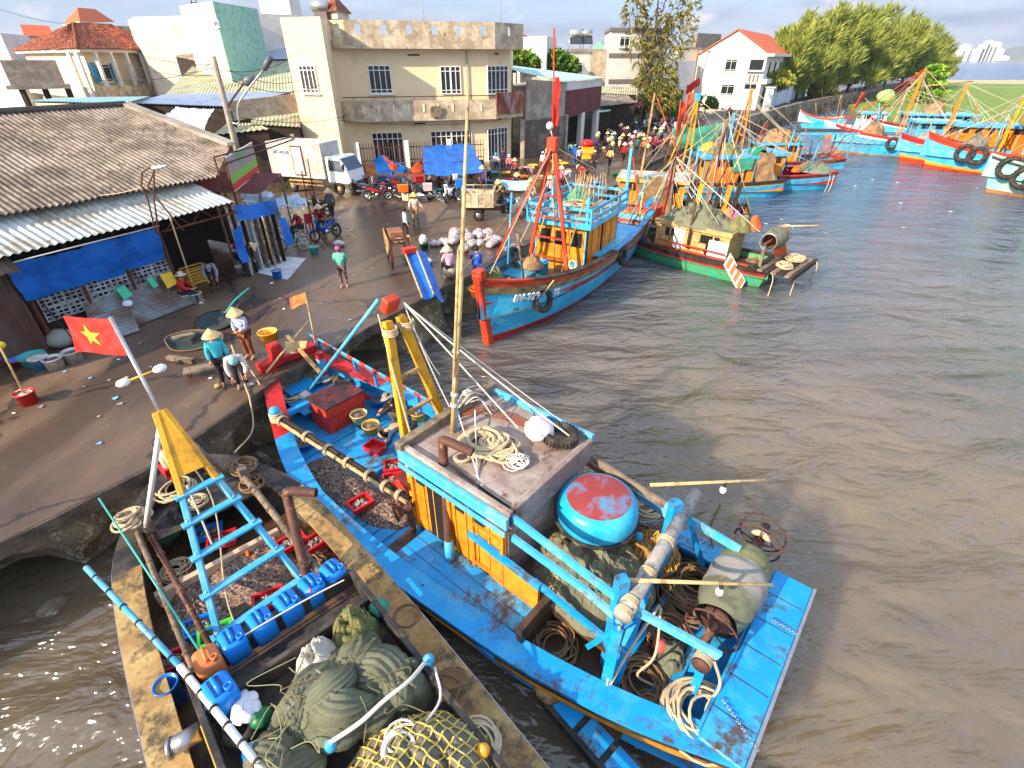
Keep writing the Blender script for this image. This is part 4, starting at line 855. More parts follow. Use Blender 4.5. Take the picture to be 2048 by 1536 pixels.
# ------------------------------------------------------------------ boats: helpers
BLUE=mat('blue_boat_paint',(14,148,216),.42,.14,2,dirt=(66,166,208),dsc=1.3,damt=.42,bump=.25,bsc=14,dirt2=(78,66,58),d2amt=.42,d2sc=1.5)
LBLUE=mat('light_blue_paint',(64,168,212),.5,.1,2,dirt=(120,180,196),dsc=2,damt=.4,bump=.2,bsc=16,dirt2=(110,100,88),d2amt=.3,d2sc=3)
ORNG=mat('orange_cabin_paint',(232,150,30),.5,.1,1.5,dirt=(196,112,24),dsc=1.4,damt=.6,bump=.15,bsc=10,dirt2=(96,64,34),d2amt=.2,d2sc=2)
REDP=mat('red_boat_paint',(196,36,34),.5,.12,2,dirt=(140,28,30),dsc=1.6,damt=.5,bump=.2,bsc=14,dirt2=(90,60,54),d2amt=.2,d2sc=3)
ORED=mat('orange_red_paint',(206,66,32),.5,.12,2,dirt=(150,48,30),dsc=1.6,damt=.5,bump=.2,dirt2=(100,60,44),d2amt=.2,d2sc=3)
TAN=mat('tan_boat_paint',(196,166,108),.7,.14,1.5,dirt=(150,118,70),dsc=1.2,damt=.7,bump=.4,bsc=9,dirt2=(84,72,54),d2amt=.5,d2sc=2)
YEL=mat('yellow_mast_paint',(224,164,36),.5,.1,2,dirt=(170,116,30),damt=.4,dsc=2,bump=.15)
BLACKW=mat('black_tarred_wood',(40,38,38),.6,.25,3,dirt=(84,74,62),dsc=2,damt=.5,bump=.4,bsc=14)
BROWND=mat('brown_wet_deck',(92,66,44),.45,.25,2,dirt=(50,38,28),dsc=1.5,damt=.6,bump=.3,bsc=12)
ROOFW=mat('weathered_roof_boards',(186,174,162),.85,.14,1.2,dirt=(134,116,108),dsc=1,damt=.75,bump=.4,bsc=10,dirt2=(96,60,50),d2amt=.3,d2sc=1.4)
ROPE=mat('pale_rope',(206,186,150),.9,.18,5,bump=.8,bsc=90); ROPEB=mat('brown_rope',(142,112,82),.9,.25,5,bump=.8,bsc=90); ROPEW=mat('white_rope',(226,218,204),.85,.1,5,bump=.6,bsc=90)
RUBBER=mat('tyre_rubber',(34,32,32),.8,.2,4,dirt=(84,74,62),dsc=3,damt=.5,bump=.6,bsc=25)
NETD=mat('olive_net',(126,130,106),.9,.25,2,dirt=(88,90,72),dsc=2,damt=.5,bump=.9,bsc=70); NETG=mat('green_net',(96,112,72),.9,.3,3,dirt=(140,130,80),dsc=4,damt=.6,bump=1,bsc=60)
NETK=mat('grey_net',(142,132,118),.9,.2,2,dirt=(100,94,86),damt=.6,bump=.9,bsc=80); NETO=mat('orange_net',(226,104,44),.85,.2,3,bump=1,bsc=60); NETW=mat('white_net',(214,208,196),.9,.15,3,bump=1,bsc=70)
NETT=mat('tan_net',(178,142,98),.9,.25,3,dirt=(120,92,70),damt=.6,bump=1,bsc=60); TEALN=mat('teal_net',(60,150,128),.85,.2,3,bump=1,bsc=60)
CATCH=mat('shrimp_catch',(116,78,58),.5,.4,14,dirt=(196,170,150),dsc=26,damt=.75,bump=1.,bsc=55,dirt2=(62,42,34),d2amt=.7,d2sc=18)
FISH=mat('silver_fish',(196,186,180),.35,.25,12,dirt=(120,96,88),dsc=12,damt=.7,bump=.3)
REDC=plain('red_plastic',(196,30,34),.4); GRNC=plain('green_plastic',(24,110,60),.4); BLUC=plain('blue_plastic',(20,120,214),.32); ORGC=plain('orange_plastic',(236,120,24),.4); JBLU=plain('jerry_blue',(24,138,228),.3,.1); JORG=mat('jerry_orange',(212,124,70),.4,.12,3)
YELB=mat('yellow_basket',(226,170,60),.6,.12,6); TEALP=plain('teal_plastic',(70,180,170),.4); WHB=mat('white_bucket',(214,212,206),.5,.1,3,dirt=(150,146,140),damt=.5,dsc=4); STEEL=plain('bare_steel',(170,170,172),.35,.2,metal=.8)
PIPER=mat('rusty_pipe',(104,66,50),.65,.25,3,dirt=(70,46,40),damt=.6,dsc=3,dirt2=(170,120,80),d2amt=.3,d2sc=4)
BAMB=mat('bamboo',(206,176,124),.7,.15,4,dirt=(140,110,74),damt=.4,dsc=5); SKYB=plain('float_blue',(60,170,215),.4); ORFL=plain('float_orange',(238,160,40),.4)
def stations(st,n=5):       # smooth resampling of hull stations
    pts=[V((s[0],s[1],s[2])) for s in st]; ex=[V((s[3],s[4],s[5])) for s in st]
    return [tuple(a)+tuple(b) for a,b in zip(curve(pts,n),curve(ex,n))]
def hull(root,fr,st,bands,deckz,capw,mcap,min_,mdeck,yc=None,zb=-.5,rails=(),n=5,capt=.07,ret=False):
    S_=stations(st,n)           # (x,hb,zg,hbb,xb,_) ; hbb,xb at the keel level
    K=12
    def P(s,k,side):
        t=k/K; y=lerp(s[1],s[3],t**1.5); z=lerp(s[2],zb,t); x=lerp(s[0],s[4],t); c=interp(yc,s[0]) if yc else 0
        return V((x,side*y+c,z))
    m=MB(fr)
    for k in range(K):
        t=(k+.5)/K; mm=[b[1] for b in bands if t<=b[0]][0]
        for side in (1,-1): m.grid([[P(s,k,side) for s in S_],[P(s,k+1,side) for s in S_]],mm,True)
    for s,tm in ((S_[0],bands[-2][1] if len(bands)>1 else bands[0][1]),):
        for k in range(K):
            t=(k+.5)/K; mm=[b[1] for b in bands if t<=b[0]][0]
            m.add([P(s,k,1),P(s,k,-1),P(s,k+1,-1),P(s,k+1,1)],[(0,1,2,3)],mm)
    s=S_[-1]
    for k in range(K):
        t=(k+.5)/K; mm=[b[1] for b in bands if t<=b[0]][0]; m.add([P(s,k,1),P(s,k,-1),P(s,k+1,-1),P(s,k+1,1)],[(0,1,2,3)],mm)
    m.build('hull',root)
    for (t0,t1,pr,mm) in rails:
        for side in (1,-1):
            m=MB(fr); a=[P(s,t0*K,side)+V((0,side*.005,0)) for s in S_];b=[P(s,t0*K,side)+V((0,side*pr,0)) for s in S_];c=[P(s,t1*K,side)+V((0,side*pr,0)) for s in S_];d=[P(s,t1*K,side)+V((0,side*.005,0)) for s in S_]
            m.grid([a,b,c,d],mm,False); m.build('rub_rail',root)
    cf=mcap if callable(mcap) else (lambda x:mcap)
    for side in (1,-1):
        m=MB(fr)
        for s,q in zip(S_,S_[1:]):
            def col(s): 
                c=interp(yc,s[0]) if yc else 0; w=min(capw,max(.05,s[1]-.05)); return [V((s[0],side*(s[1]+.05)+c,s[2]-capt*.5)),V((s[0],side*(s[1]+.05)+c,s[2]+capt*.5)),V((s[0],side*(s[1]-w)+c,s[2]+capt*.5)),V((s[0],side*(s[1]-w)+c,s[2]-capt*.5))]
            m.grid([col(s)+[col(s)[0]],col(q)+[col(q)[0]]],cf((s[0]+q[0])/2),False)
        m.build('gunwale',root)
    m=MB(fr); dz=deckz if callable(deckz) else (lambda x:deckz)
    for side in (1,-1):
        m=MB(fr); a=[];b=[];d=[]
        for s in S_:
            c=interp(yc,s[0]) if yc else 0; w=min(capw*.55,max(.04,s[1]-.06)); y=side*(s[1]-w)
            a.append(V((s[0],y+c,s[2]-.02)));b.append(V((s[0],y*.99+c,dz(s[0])-.01)))
        m.grid([a,b],min_,True); m.build('bulwark',root)
    m=MB(fr); rows=[]
    for s in S_:
        c=interp(yc,s[0]) if yc else 0; w=s[1]-.03; z=min(dz(s[0]),s[2]-.1); rows.append([V((s[0],lerp(-w,w,i/10)+c,z)) for i in range(11)])
    m.grid(rows,mdeck,False); m.build('deck',root)
    return S_
def tyre(c,ax,Rr,r,label,group=None):
    m=MB(); m.torus(c,ax,Rr,r,RUBBER,28,10,.95); q=V((0,0,1)).rotation_difference(V(ax)).to_matrix(); c=V(c)
    for i in range(28):
        a=2*PI*i/28; p=c+q@V((cos(a)*(Rr+r*.93),sin(a)*(Rr+r*.93),0)); m.beam(p-q@V((0,0,r*.7)),p+q@V((0,0,r*.7)),r*.35,r*.22,RUBBER,up=p-c)
    return tag(m.build('tyre',),label,'tyre',group)
def ropecoil(c,Rr,n,r,mm,seed,label,h=.15,messy=.35,fl=1.,rot=0,group=None):
    m=MB(); coil(m,c,Rr,n,r,mm,seed,h,fl,messy,18,rot); return tag(m.build('rope_coil'),label,'rope',group)
def heapthing(name,c,rx,ry,h,mm,rot,seed,label,cat,fold=.25,fs=2.2,kind=None,p=2.,lat=None):
    m=MB(); fn=heap(m,c,rx,ry,h,mm,rot,seed,p,fold,fs,30,84) if rx>.7 else heap(m,c,rx,ry,h,mm,rot,seed,p,fold,fs,16,44)
    if lat: netlines(m,fn,lat[0],lat[1],nv=lat[2],sw=lat[3])
    return tag(m.build(name),label,cat,kind=kind),fn
def tray(c,l,w,h,rz,mm,label,group=None,fill=FISH,seed=0):    # fish crate with catch
    c=V(c); T=rotz(c,rz); t=thing('fish_crate',label,'crate',c,rz,group); m=MB(T); th=.025
    m.box((0,0,th/2),(l,w,th),mm)
    for s in (-1,1):
        m.box((s*(l/2-th/2),0,h/2+th),(th,w,h),mm); m.box((0,s*(w/2-th/2),h/2+th),(l-2*th,th,h),mm)
        m.box((s*(l/2+.008),0,h+th),(.045,w+.06,.035),mm); m.box((0,s*(w/2+.008),h+th),(l-.03,.045,.034),mm)
    m.build('crate_body',t)
    if fill:
        m=MB(T); rg=random.Random(seed); m.add([(i*(l/2-.03),j*(w/2-.03),h*.45) for i,j in((-1,-1),(1,-1),(1,1),(-1,1))],[(0,1,2,3)],CATCH)
        for i in range(34):
            x,y=rg.uniform(-1,1)*(l/2-.1),rg.uniform(-1,1)*(w/2-.07); a=rg.uniform(0,PI*2); L_=rg.uniform(.07,.13); z=h*.5+rg.random()*.05
            d=V((cos(a)*L_/2,sin(a)*L_/2,rg.uniform(-.02,.02))); m.tube([V((x,y,z))-d,V((x,y,z))-d*.2,V((x,y,z))+d*.6,V((x,y,z))+d],[.004,.022,.012,.016],FISH,5)
        m.build('fish',t)
    return t
def bucket(c,r,h,mm,label,top=1.15,fill=None,handle=True,name='bucket',cat='bucket',group=None,ax=None,lid=None):
    c=V(c); t=thing(name,label,cat,c,0,group); m=MB(); m.lathe([(.001,.012),(r,.0),(r*top,h),(r*top+.015,h),(r*top+.015,h-.03),(r*top-.012,h-.03) ,(r*.97,.02),(.001,.02)],c,mm,20,caps=False); m.build('shell',t)
    if fill: m=MB(); m.lathe([(.001,h*.85+.02),(r*.6*top,h*.85),(r*top*.97,h*.78)],c,fill,20,caps=False); m.build('contents',t)
    if lid: m=MB(); m.lathe([(r*top+.02,h-.02),(r*top+.02,h+.02),(.001,h+.025)],c,lid,20,caps=False); m.build('lid',t)
    if handle: m=MB(); m.tube([c+V((cos(a)*r*top,.3*r*sin(a),h-.02+abs(sin(a))*r*.3 )) for a in [PI*i/8 for i in range(9)]],.008,WHITEP,4); m.build('handle',t)
    return t
def jerry(c,rz,mm,label,group=None,s=1.,tilt=0):
    T=rotz(c,rz)@Matrix.Rotation(tilt,4,'Y')@Matrix.Scale(s,4); t=thing('jerrycan',label,'jerrycan',c,rz,group)
    m=MB(T); w,d,h=.3,.26,.34
    def ring(z,k,ins): 
        pts=[]
        for i,j in ((1,1),(-1,1),(-1,-1),(1,-1)):
            for a in range(4):
                an=math.atan2(j,i)+(a-1.5)*PI/6; r=.06*k; pts.append(V((i*(w/2-.06-ins)+cos(an)*r,j*(d/2-.06-ins)+sin(an)*r,z)))
        pts.sort(key=lambda p:math.atan2(p.y,p.x)); return pts
    rows=[ring(0,.6,.02),ring(.03,1,0),ring(h-.05,1,0),ring(h-.01,.8,.012),ring(h,.5,.03)]
    m.grid(rows,mm,True,closed=True); m.add(rows[-1],[tuple(range(16))],mm); m.add(rows[0],[tuple(range(16))[::-1]],mm); b=m.build('body',t)
    m=MB(T); m.box((.0,.0,h+.002),(.2,.1,.006),plain('jerry_shadow',(8,60,130),.5) if mm is JBLU else mm); m.build('recess',t)  # on blue cans a darker plate paints the recess shade on top
    m=MB(T); m.tube([(-.1,0,h-.0),(-.07,0,h+.045),(.06,0,h+.045),(.09,0,h)],.02,mm,8); m.build('handle',t)
    m=MB(T); m.lathe([(.035,h-.01),(.035,h+.05),(.026,h+.05),(.026,h+.02)],(.12-.02,.07,0),mm,12); m.build('neck',t); return t
def ropeline(pts,r,mm,label,name='rope',cat='rope',group=None): m=MB(); m.tube(pts,r,mm,5,caps=False); return tag(m.build(name),label,cat,group)
def lashing(mb,c,ax,r,mm,n=4,rr=.014):
    for i in range(n): mb.torus(V(c)+V(ax).normalized()*(i-n/2)*rr*2.1,ax,r,rr,mm,14,5)
def planks(mb,p0,ax,ay,nx,L,W,th,mms,gap=.008):    # boards side by side: along ax, stepping ay
    ax=V(ax).normalized(); ay=V(ay).normalized()
    for i in range(nx): c=V(p0)+ay*(W*(i+.5))+ax*(L/2); mb.beam(c-ax*L/2,c+ax*L/2,W-gap,th,mms[i%len(mms)])
def flag(name,label,p0,p1,w,mm,star,pole_m,pr=.03,cut=0,droop=.1,seed=0,dirv=(-1,.1,0)):
    p0=V(p0);p1=V(p1); t=thing(name,label,'flag',p0); m=MB(); m.tube([p0,p1],pr,pole_m,7); m.build('pole',t)
    d=(p1-p0).normalized(); hgt=w*.67; dv=V(dirv).normalized(); rows=[]; nn=dv.cross(d).normalized()
    def f(s,q): return p1-d*(q*hgt)+dv*(s*w)-V((0,0,droop*w*s*s))+nn*(.09*w*sin(s*7+q*2+seed)*s)+d*(-.05*w*sin(s*3.2+seed))
    m=MB()
    for j in range(11): rows.append([f(i/16,j/10)+nn*(.0) for i in range(17) ])
    m.grid(rows,mm); 
    rows2=[[p-nn*.006 for p in r] for r in rows]; m.grid(rows2,mm); c=m.build('cloth',t)
    if star:
        for sg in (1,-1):
            m=MB(); pts=[]
            for k in range(10):
                a=PI/2+k*PI/5; r=.3 if k%2==0 else .12; pts.append(f(.52+cos(a)*r*.67,.5-sin(a)*r)+nn*(.012 if sg>0 else -.018))
            ctr=f(.52,.5)+nn*(.012 if sg>0 else -.018)
            m.add(pts+[ctr],[(k,(k+1)%10,10) for k in range(10)],star); m.build('star',c)
    return t
TWN=mat('dull_twine',(150,150,110),.9,.15,5); STAR=plain('star_yellow',(244,200,40),.7)
# ------------------------------------------------------------------ boat B: the long blue boat in the foreground
FB=frame((3.85,3.82,WZ),(-.767,.642)); UP=V((0,0,1))
def b_(x,y,z): return FB@V((x,y,z))
def gb(u,v,z): return G(u,v,z+WZ)
boatB=thing('fishing_boat','long bright blue fishing boat with orange cabin and upturned round basket boat aboard','fishing boat',b_(6,0,0))
ycB=[(-1,-.42),(0,-.4),(3,-.12),(6,.05),(9,.1),(12,-.12),(14,-.2)]
stB=[(0,1.66,1.3,1.1,.35,0),(1.5,1.95,1.1,1.3,1.6,0),(3.3,2.12,.98,1.5,3.3,0),(5.2,2.18,.92,1.5,5.2,0),(7.2,2.22,.92,1.45,7.1,0),(9,2.16,1.0,1.2,8.7,0),(10.4,1.95,1.18,.9,9.9,0),(11.6,1.6,1.38,.55,10.9,0),(12.7,1.2,1.58,.25,11.7,0),(13.7,.75,1.75,.08,12.3,0)]
hull(boatB,FB,stB,[(.12,BLUE),(.3,BLUE),(.42,ORED),(.7,BLUE),(1,REDP)],lambda x:.5 if x<3.7 else .55,.42,lambda x:REDP if x>11.15 else BLUE,BLUE,BLUE,ycB,rails=((.2,.26,.06,ORNG),(.05,.1,.05,BLACKW)))
def part(fn,name,par,fr=FB,bev=0): m=MB(fr); fn(m); return m.build(name,par,bev=bev)
# bow beam, bitts, hatches
part(lambda m:m.box((13.72,-.2,1.88),(.34,1.75,.2),REDP),'bow_beam',boatB,bev=.02)
part(lambda m:m.box((13.68,.12,2.2),(.34,.34,.5),REDP,tap=.85),'bitt',boatB,bev=.02)
part(lambda m:[m.box((12.5,-.2,1.0),(1.1,1.5,.06),BLUE),m.box((13.1,-.2,1.2),(.6,1.2,.05),BLUE)],'fore_platform',boatB,bev=.01)
part(lambda m:m.box((9.65,.12,.66),(1.5,1.15,.14),BLUE),'hatch',boatB,bev=.02)
def f(m):
    for i in range(12): m.box((7.2+i*.33,0.1,.572),(.012,3.6,.012),BLACKW)
part(f,'plank_seam',boatB)
def f(m): 
    m.box((12.9,-.75,1.5),(.17,.17,1.15),REDP); m.box((12.9,-.75,1.72),(.18,.18,.3),LBLUE); m.box((12.9,-.75,1.2),(.18,.18,.25),LBLUE)
part(f,'mast_post',boatB)
def f(m):  # striped starboard rail
    p,q=gb(618,670,2.0),gb(908,832,1.75); p=FB.inverted()@p; q=FB.inverted()@q; n=22
    for i in range(n): m.beam(p.lerp(q,i/n),p.lerp(q,(i+1)/n),.05,.2,(LBLUE,ORED)[i%2],up=(0,.5,1))
    for i in range(7): k=p.lerp(q,(i+.5)/7); m.beam(k,k-V((0,.05,.55)),.07,.07,BLUE,up=(1,0,0))
part(f,'striped_rail',boatB)
# cabin
CB=lambda u,v,z: FB.inverted()@gb(u,v,z)
def f(m):
    m.box((5.62,.93,1.72),(2.5,.06,1.9),ORNG); m.box((5.62,-1.5,1.6),(2.5,.06,2.1),ORNG); m.box((6.88,-.28,1.6),(.06,2.36,2.1),ORNG); m.box((4.38,-.28,1.65),(.07,2.36,2.3),ROOFW)
cab=part(f,'cabin',boatB)
def f(m):
    for i in range(9): m.box((4.45+i*.29,.975,1.72),(.02,.03,1.86),YEL)
    for x in (4.42,5.15,5.75,6.8): m.box((x,.985,1.72),(.07,.05,1.9),ORNG)
    m.box((4.78,.985,2.05),(.7,.05,.05),ORNG); m.box((4.78,.985,.98),(.7,.05,.07),ORNG)
part(f,'cabin_trim',cab)
part(lambda m:m.box((6.15,.972,1.62),(.42,.03,1.75),DARK),'door',cab)  # shaded open doorway painted as a near-black panel
def f(m):
    for x in (6.55,5.45,4.95): m.box((x,.978,2.3),(.22,.05,.34),GLASS)
part(f,'window',cab)
part(lambda m:m.beam((3.55,1.02,1.62),(5.2,1.02,1.75),.09,.13,BLUE),'side_plank',cab)
part(lambda m:[m.box((4.15,.97,1.2),(1.1,.06,.8),ORNG),m.beam((1.9,.9,1.25),(3.7,.98,1.62),.06,.14,BLUE)],'low_side_panel',cab)
def f(m):
    planks(m,(4.3,-1.62,2.74),(1,0,0),(0,1,0),9,2.7,.29,.05,(ROOFW,)); 
rf=part(f,'roof',cab)
def f(m):
    m.beam((4.25,1.03,2.66),(7.05,1.03,2.66),.09,.26,LBLUE); m.beam((4.25,1.1,2.46),(7.0,1.1,2.46),.05,.1,LBLUE); m.beam((4.3,-1.66,2.8),(7.05,-1.66,2.8),.1,.18,LBLUE); m.beam((4.25,.93,2.82),(7.0,.93,2.82),.1,.1,ROOFW)
part(f,'fascia',rf,bev=.01)
part(lambda m:[m.beam((7.03,1.05,2.82),(7.03,-1.75,2.9),.2,.22,WOOD),m.beam((4.32,.9,2.55),(4.32,-1.6,2.55),.1,.55,ROOFW)],'end_beam',rf,bev=.015)
part(lambda m:[m.box((5.1,1.55,.8),(2.9,1.15,.12),BLUE),m.box((6.7,1.5,.7),(.35,.7,.16),BROWND)],'side_deck',boatB,bev=.02)
part(lambda m:m.box((3.45,.4,.9),(.12,2.6,.9),BROWND),'hold_bulkhead',boatB)
# A-frame mast
AP=V((8.04,0,5.2)); L0=V((7.1,.72,2.5)); R0=V((7.25,-.55,2.6))
mast=part(lambda m:[m.beam((7.15,.72,.6),AP+V((0,.16,-.3)),.18,.13,YEL,up=(1,0,0)),m.beam((7.3,-.95,.6),AP+V((0,-.16,-.3)),.18,.13,YEL,up=(1,0,0))],'mast_frame',boatB,bev=.012)
part(lambda m:m.box(AP+V((0.05,0,-.02)),(.2,.34,.34),ORED,rot=Matrix.Rotation(-.45,3,'Y')),'mast_head',mast,bev=.03)
for k in (.32,.62):
    a=V((7.15,.72,.6)).lerp(AP+V((0,.16,-.3)),.35+k*.6); b=V((7.3,-.95,.6)).lerp(AP+V((0,-.16,-.3)),.35+k*.6); part(lambda m:m.beam(a,b,.1,.05,TAN),'rung',mast)
part(lambda m:m.tube([CB(613,788,.9),AP+V((.35,.05,.0))],.045,LBLUE,8),'strut',mast)
for y in (.2,-.22): part(lambda m:lashing(m,AP+V((-.1,y,-.45)),(0,0,1),.14,ROPE,4,.02),'lashing',mast)
# white pole beside the mast and stays
p0=gb(905,870,2.7); p1=gb(940,180,2.7); base=V((p0.x,p0.y,WZ+1.2)); topz=CH+6.5
dpt=p0.y; tp=GY(936,180,dpt+.5)
t=thing('bamboo_pole','very tall pale bamboo pole rising from the blue boat cabin roof','pole',base); m=MB(); m.tube([p0,p0.lerp(tp,.5)+V((.03,0,0)),tp],[.055,.045,.02],BAMB,8); m.build('shaft',t); m=MB(); m.tube([p0-V((0,0,1.2)),p0.lerp(tp,.22)],.05,LBLUE,7); m.build('sleeve',t)
for a in (.12,.16,.31): m=MB(); lashing(m,p0.lerp(tp,a),tp-p0,.06,ROPEW,3,.012); m.build('lashing',t)
t2=GY(912,330,dpt-.6); m=MB(); q=gb(917,840,2.8); m.tube([gb(905,845,2.8),GY(917,500,dpt-.3)],[.04,.025],BAMB,7); tag(m.build('bamboo_pole'),'shorter bamboo pole lashed alongside the very tall one','pole')
APW=FB@(AP+V((-.1,-.2,.0)))
for i,(q,r) in enumerate(((gb(1035,855,2.9),.018),(gb(1150,880,2.8),.018),(gb(905,825,2.8),.014),(gb(880,750,3.2),.012),(gb(1165,872,2.6),.01))): ropeline(sag(APW,q,.06*i%.2),r,ROPEW,'pale stay rope running from the yellow mast head down to the cabin roof',group='stays of the yellow mast')
ropeline(sag(FB@(AP+V((.2,.2,-.2))),gb(826,885,2.75),.1),.02,ROPE,'rope hanging down the left leg of the yellow mast')
for u0,v0,u1,v1,k in ((905,790,965,980,0),(950,820,955,970,1)): ropeline([gb(u0,v0,3.3),gb(u1,v1,2.7)],.014,ROPEW,'thin white line down to the block lashed on the cabin fascia',group='lines at the cabin fascia')
m=MB(); 
for k in range(3): coil(m,gb(958,975,2.7)-V((0,0,.1)),.1,4,.018,ROPEW,k,.2,1,.3)
tag(m.build('rope_coil'),'white knotted rope bundle hung on the fascia above the cabin door','rope')
m=MB()
for k in range(4): a=gb(905+k*12,822-k*6,3.1); b=gb(960+k*8,770+k*20,3.0); m.tube(curve([a,a.lerp(b,.5)+V((0,0,.2)),b]),.014,ROPEW,5)
coil(m,gb(935,790,3.1),.12,5,.012,ROPEW,3,.1,1,.5); tag(m.build('rope'),'tangle of white rope around the foot of the tall bamboo pole','rope')
# exhaust pipe
t=thing('exhaust_pipe','rusty brown exhaust pipe standing beside the orange cabin with its outlet bent over the roof','pipe',b_(5.64,1.2,.85))
pa,pb,pe=gb(900,1118,.86),gb(885,885,3.2),gb(945,905,3.15); m=MB(); m.tube(curve([pa,pa.lerp(pb,.5),pb-V((0,0,.12)),pb.lerp(pe,.12)+V((0,0,.06)),pe],6),.088,PIPER,10,caps=False); m.build('tube',t); m=MB(); m.tube([pa,pa.lerp(pb,.17)],.095,LBLUE,10); m.build('painted_foot',t)
# rear gallows: beam, rails, posts
A1,A2=gb(1243,1235,2.5),gb(1392,985,2.6)
t=thing('timber_gallows','weathered round timber beam on blue posts across the stern of the long blue boat','gallows',b_(2.1,0,1.3))
m=MB(); m.tube([A1,A1.lerp(A2,.5),A2],[.125,.115,.105],mat('worn_blue_timber',(166,156,144),.85,.18,3,dirt=(110,154,174),dsc=2,damt=.5,dirt2=(120,96,78),d2amt=.5,d2sc=2),12); m.build('beam',t)
for u,v,z in ((1243,1170,2.72),(1350,1015,2.7)):
    p=gb(u,v,z); m=MB(); m.beam((p.x,p.y,WZ+.5),(p.x,p.y,z+WZ+.15),.17,.17,BLUE,up=(1,.3,0)); m.build('post',t)
for q0,q1 in (((1235,1260,2.3),(1205,1400,.5)),((1255,1245,2.3),(1180,1290,.8)),((1375,1030,2.4),(1410,1150,.6)),((1300,1150,2.4),(1220,1395,.5)),((1345,1085,2.3),(1290,1185,.6))): m=MB(); m.beam(gb(*q0),gb(*q1),.16,.09,BLUE); m.build('brace',t)
for k in (.03,.1,.3,.55): m=MB(); lashing(m,A1.lerp(A2,k),A2-A1,.125,ROPE,4,.013); m.build('lashing',t)
for nm,pts,lb in (('side_rail',((1025,1035,2.7),(1255,1212,2.42),(1440,1312,2.1)),'worn light blue plank rail from the cabin corner to the stern on the near side'),('side_rail',((865+160,1075,2.35),(1170,1180,2.15),(1250,1250,2.0)),'lower light blue plank rail under the near side one'),('side_rail',((1165,905,2.35),(1330,1010,2.25),(1480,1100,2.15)),'grey and blue plank rail along the far side of the stern'),('side_rail',((1160,915,2.0),(1275,990,1.9),(1365,1050,1.8)),'lower grey plank rail on the far side of the stern')):
    m=MB(); P=[gb(*q) for q in pts]
    for a,b in zip(P,P[1:]): m.beam(a,b,.06,.15,LBLUE if 'near' in lb else (WOOD if a is P[0] else LBLUE))
    tag(m.build(nm),lb,'rail')
# basket boat
bbp=b_(3.55,-.72,1.9); t=thing('basket_boat','upturned round turquoise basket boat with a worn red bottom','boat',bbp); m=MB()
TURQ=mat('turquoise_paint',(30,160,206),.35,.08,1.5,dirt=(70,190,220),dsc=1,damt=.5,bump=.08,bsc=6)
prof=[(.72,0),(.76,.14),(.755,.28),(.72,.41),(.66,.49),(.59,.53)]; m.lathe(prof,bbp,TURQ,36,caps=False); m.build('hull',t); m=MB()
BRED=mat('worn_red_bottom',(152,60,58),.6,.15,2,dirt=(40,150,190),dsc=1.6,damt=.35); m.lathe([(.593,.529),(.45,.56),(.25,.575),(.001,.58)],bbp,BRED,36,caps=False); m.build('bottom',t); m=MB(); m.torus(bbp+V((0,0,.02)),(0,0,1),.76,.04,RUBBER,40,8); m.build('rim',t)
# net store under it
part(lambda m:m.box((3.25,-.4,1.05),(2.1,2.7,.1),BROWND),'net_platform',boatB)
heapthing('net_heap',b_(3.2,-.1,1.1),1.05,1.3,.6,NETD,.4,3,'dark green net heap around the tyre behind the cabin','net',.3,3,lat=(NETT,.008,40,.5))
heapthing('net_heap',b_(3.45,.45,1.1),.42,.36,.42,NETG,.2,5,'green and tan knotted net bundle under the cabin corner','net',.2,4,lat=(mat('tan_twine',(206,180,120),.9,.15,5),.011,22,.7))
heapthing('net_heap',b_(2.55,-1.25,1.1),.55,.5,.4,NETT,.2,6,'tan and orange net heap right of the turquoise basket boat','net',.3,4,lat=(YELB,.01,26,.6))
ropecoil(b_(2.9,-1.75,1.25),.38,14,.014,ROPEB,6,'brown rope tangle between basket boat and far rail',.25,.5)
heapthing('net_heap',gb(1165,1110,1.4),.24,.24,.2,NETO,0,8,'orange net stuffed inside the leaning tyre','net',.2,5,lat=(ROPE,.008,18,.6))
tyre(gb(1160,1110,1.55),V((-.3,-.6,.75)),.3,.1,'worn tyre leaning on the nets below the turquoise basket boat')
m=MB(); m.ball(gb(1277,1073,1.55),.09,SKYB,12,8); tag(m.build('float'),'small blue float on the tan net heap','float')
# stern gear
part(lambda m:[m.box((.28,-.42,1.34),(.62,3.5,.07),BLUE),m.box((.62,-.42,.95),(.06,3.3,.75),BLUE)],'transom_deck',boatB,bev=.015)
for y in (-1.6,-1.,-.4,.2,.8): part(lambda m:m.box((.3,y,1.378),(.58,.012,.008),BLACKW),'plank_seam',boatB)
for y in (1.25,1.55,1.85): part(lambda m:m.box((5.1,y,.862),(2.88,.012,.008),BLACKW),'plank_seam',boatB)
part(lambda m:[m.box((-.06,-.42,1.3),(.05,3.55,.14),STEEL)],'edge_strip',boatB)
part(lambda m:[m.box((1.2,-.3,.62),(.14,3.2,.26),BLUE),m.box((2.0,-.1,.6),(.14,3.4,.2),BLUE),m.box((1.6,-.95,.58),(.8,.12,.16),BLUE)],'floor_frame',boatB,bev=.01)
t=thing('net_reel','net reel wrapped in olive and grey netting at the stern of the long blue boat','net reel',b_(.95,-1.2,.5)); ya,yb=.05,-2.05; z=1.72; xr=1.02
rows=[]
for i in range(25):
    k=i/24; y=lerp(ya-.28,yb+.25,k); r=.47*min(1,(sin(PI*(.12+.76*k)))**.35)+.03*noise.noise(V((k*9,0,1))); rows.append([b_(xr+cos(2*PI*j/28)*(r+.03*noise.noise(V((k*5,cos(2*PI*j/28)*2,sin(2*PI*j/28)*2)))),y,z+sin(2*PI*j/28)*(r+.035*noise.noise(V((k*14,cos(2*PI*j/28)*1.5,sin(2*PI*j/28)*1.5))))) for j in range(28)])
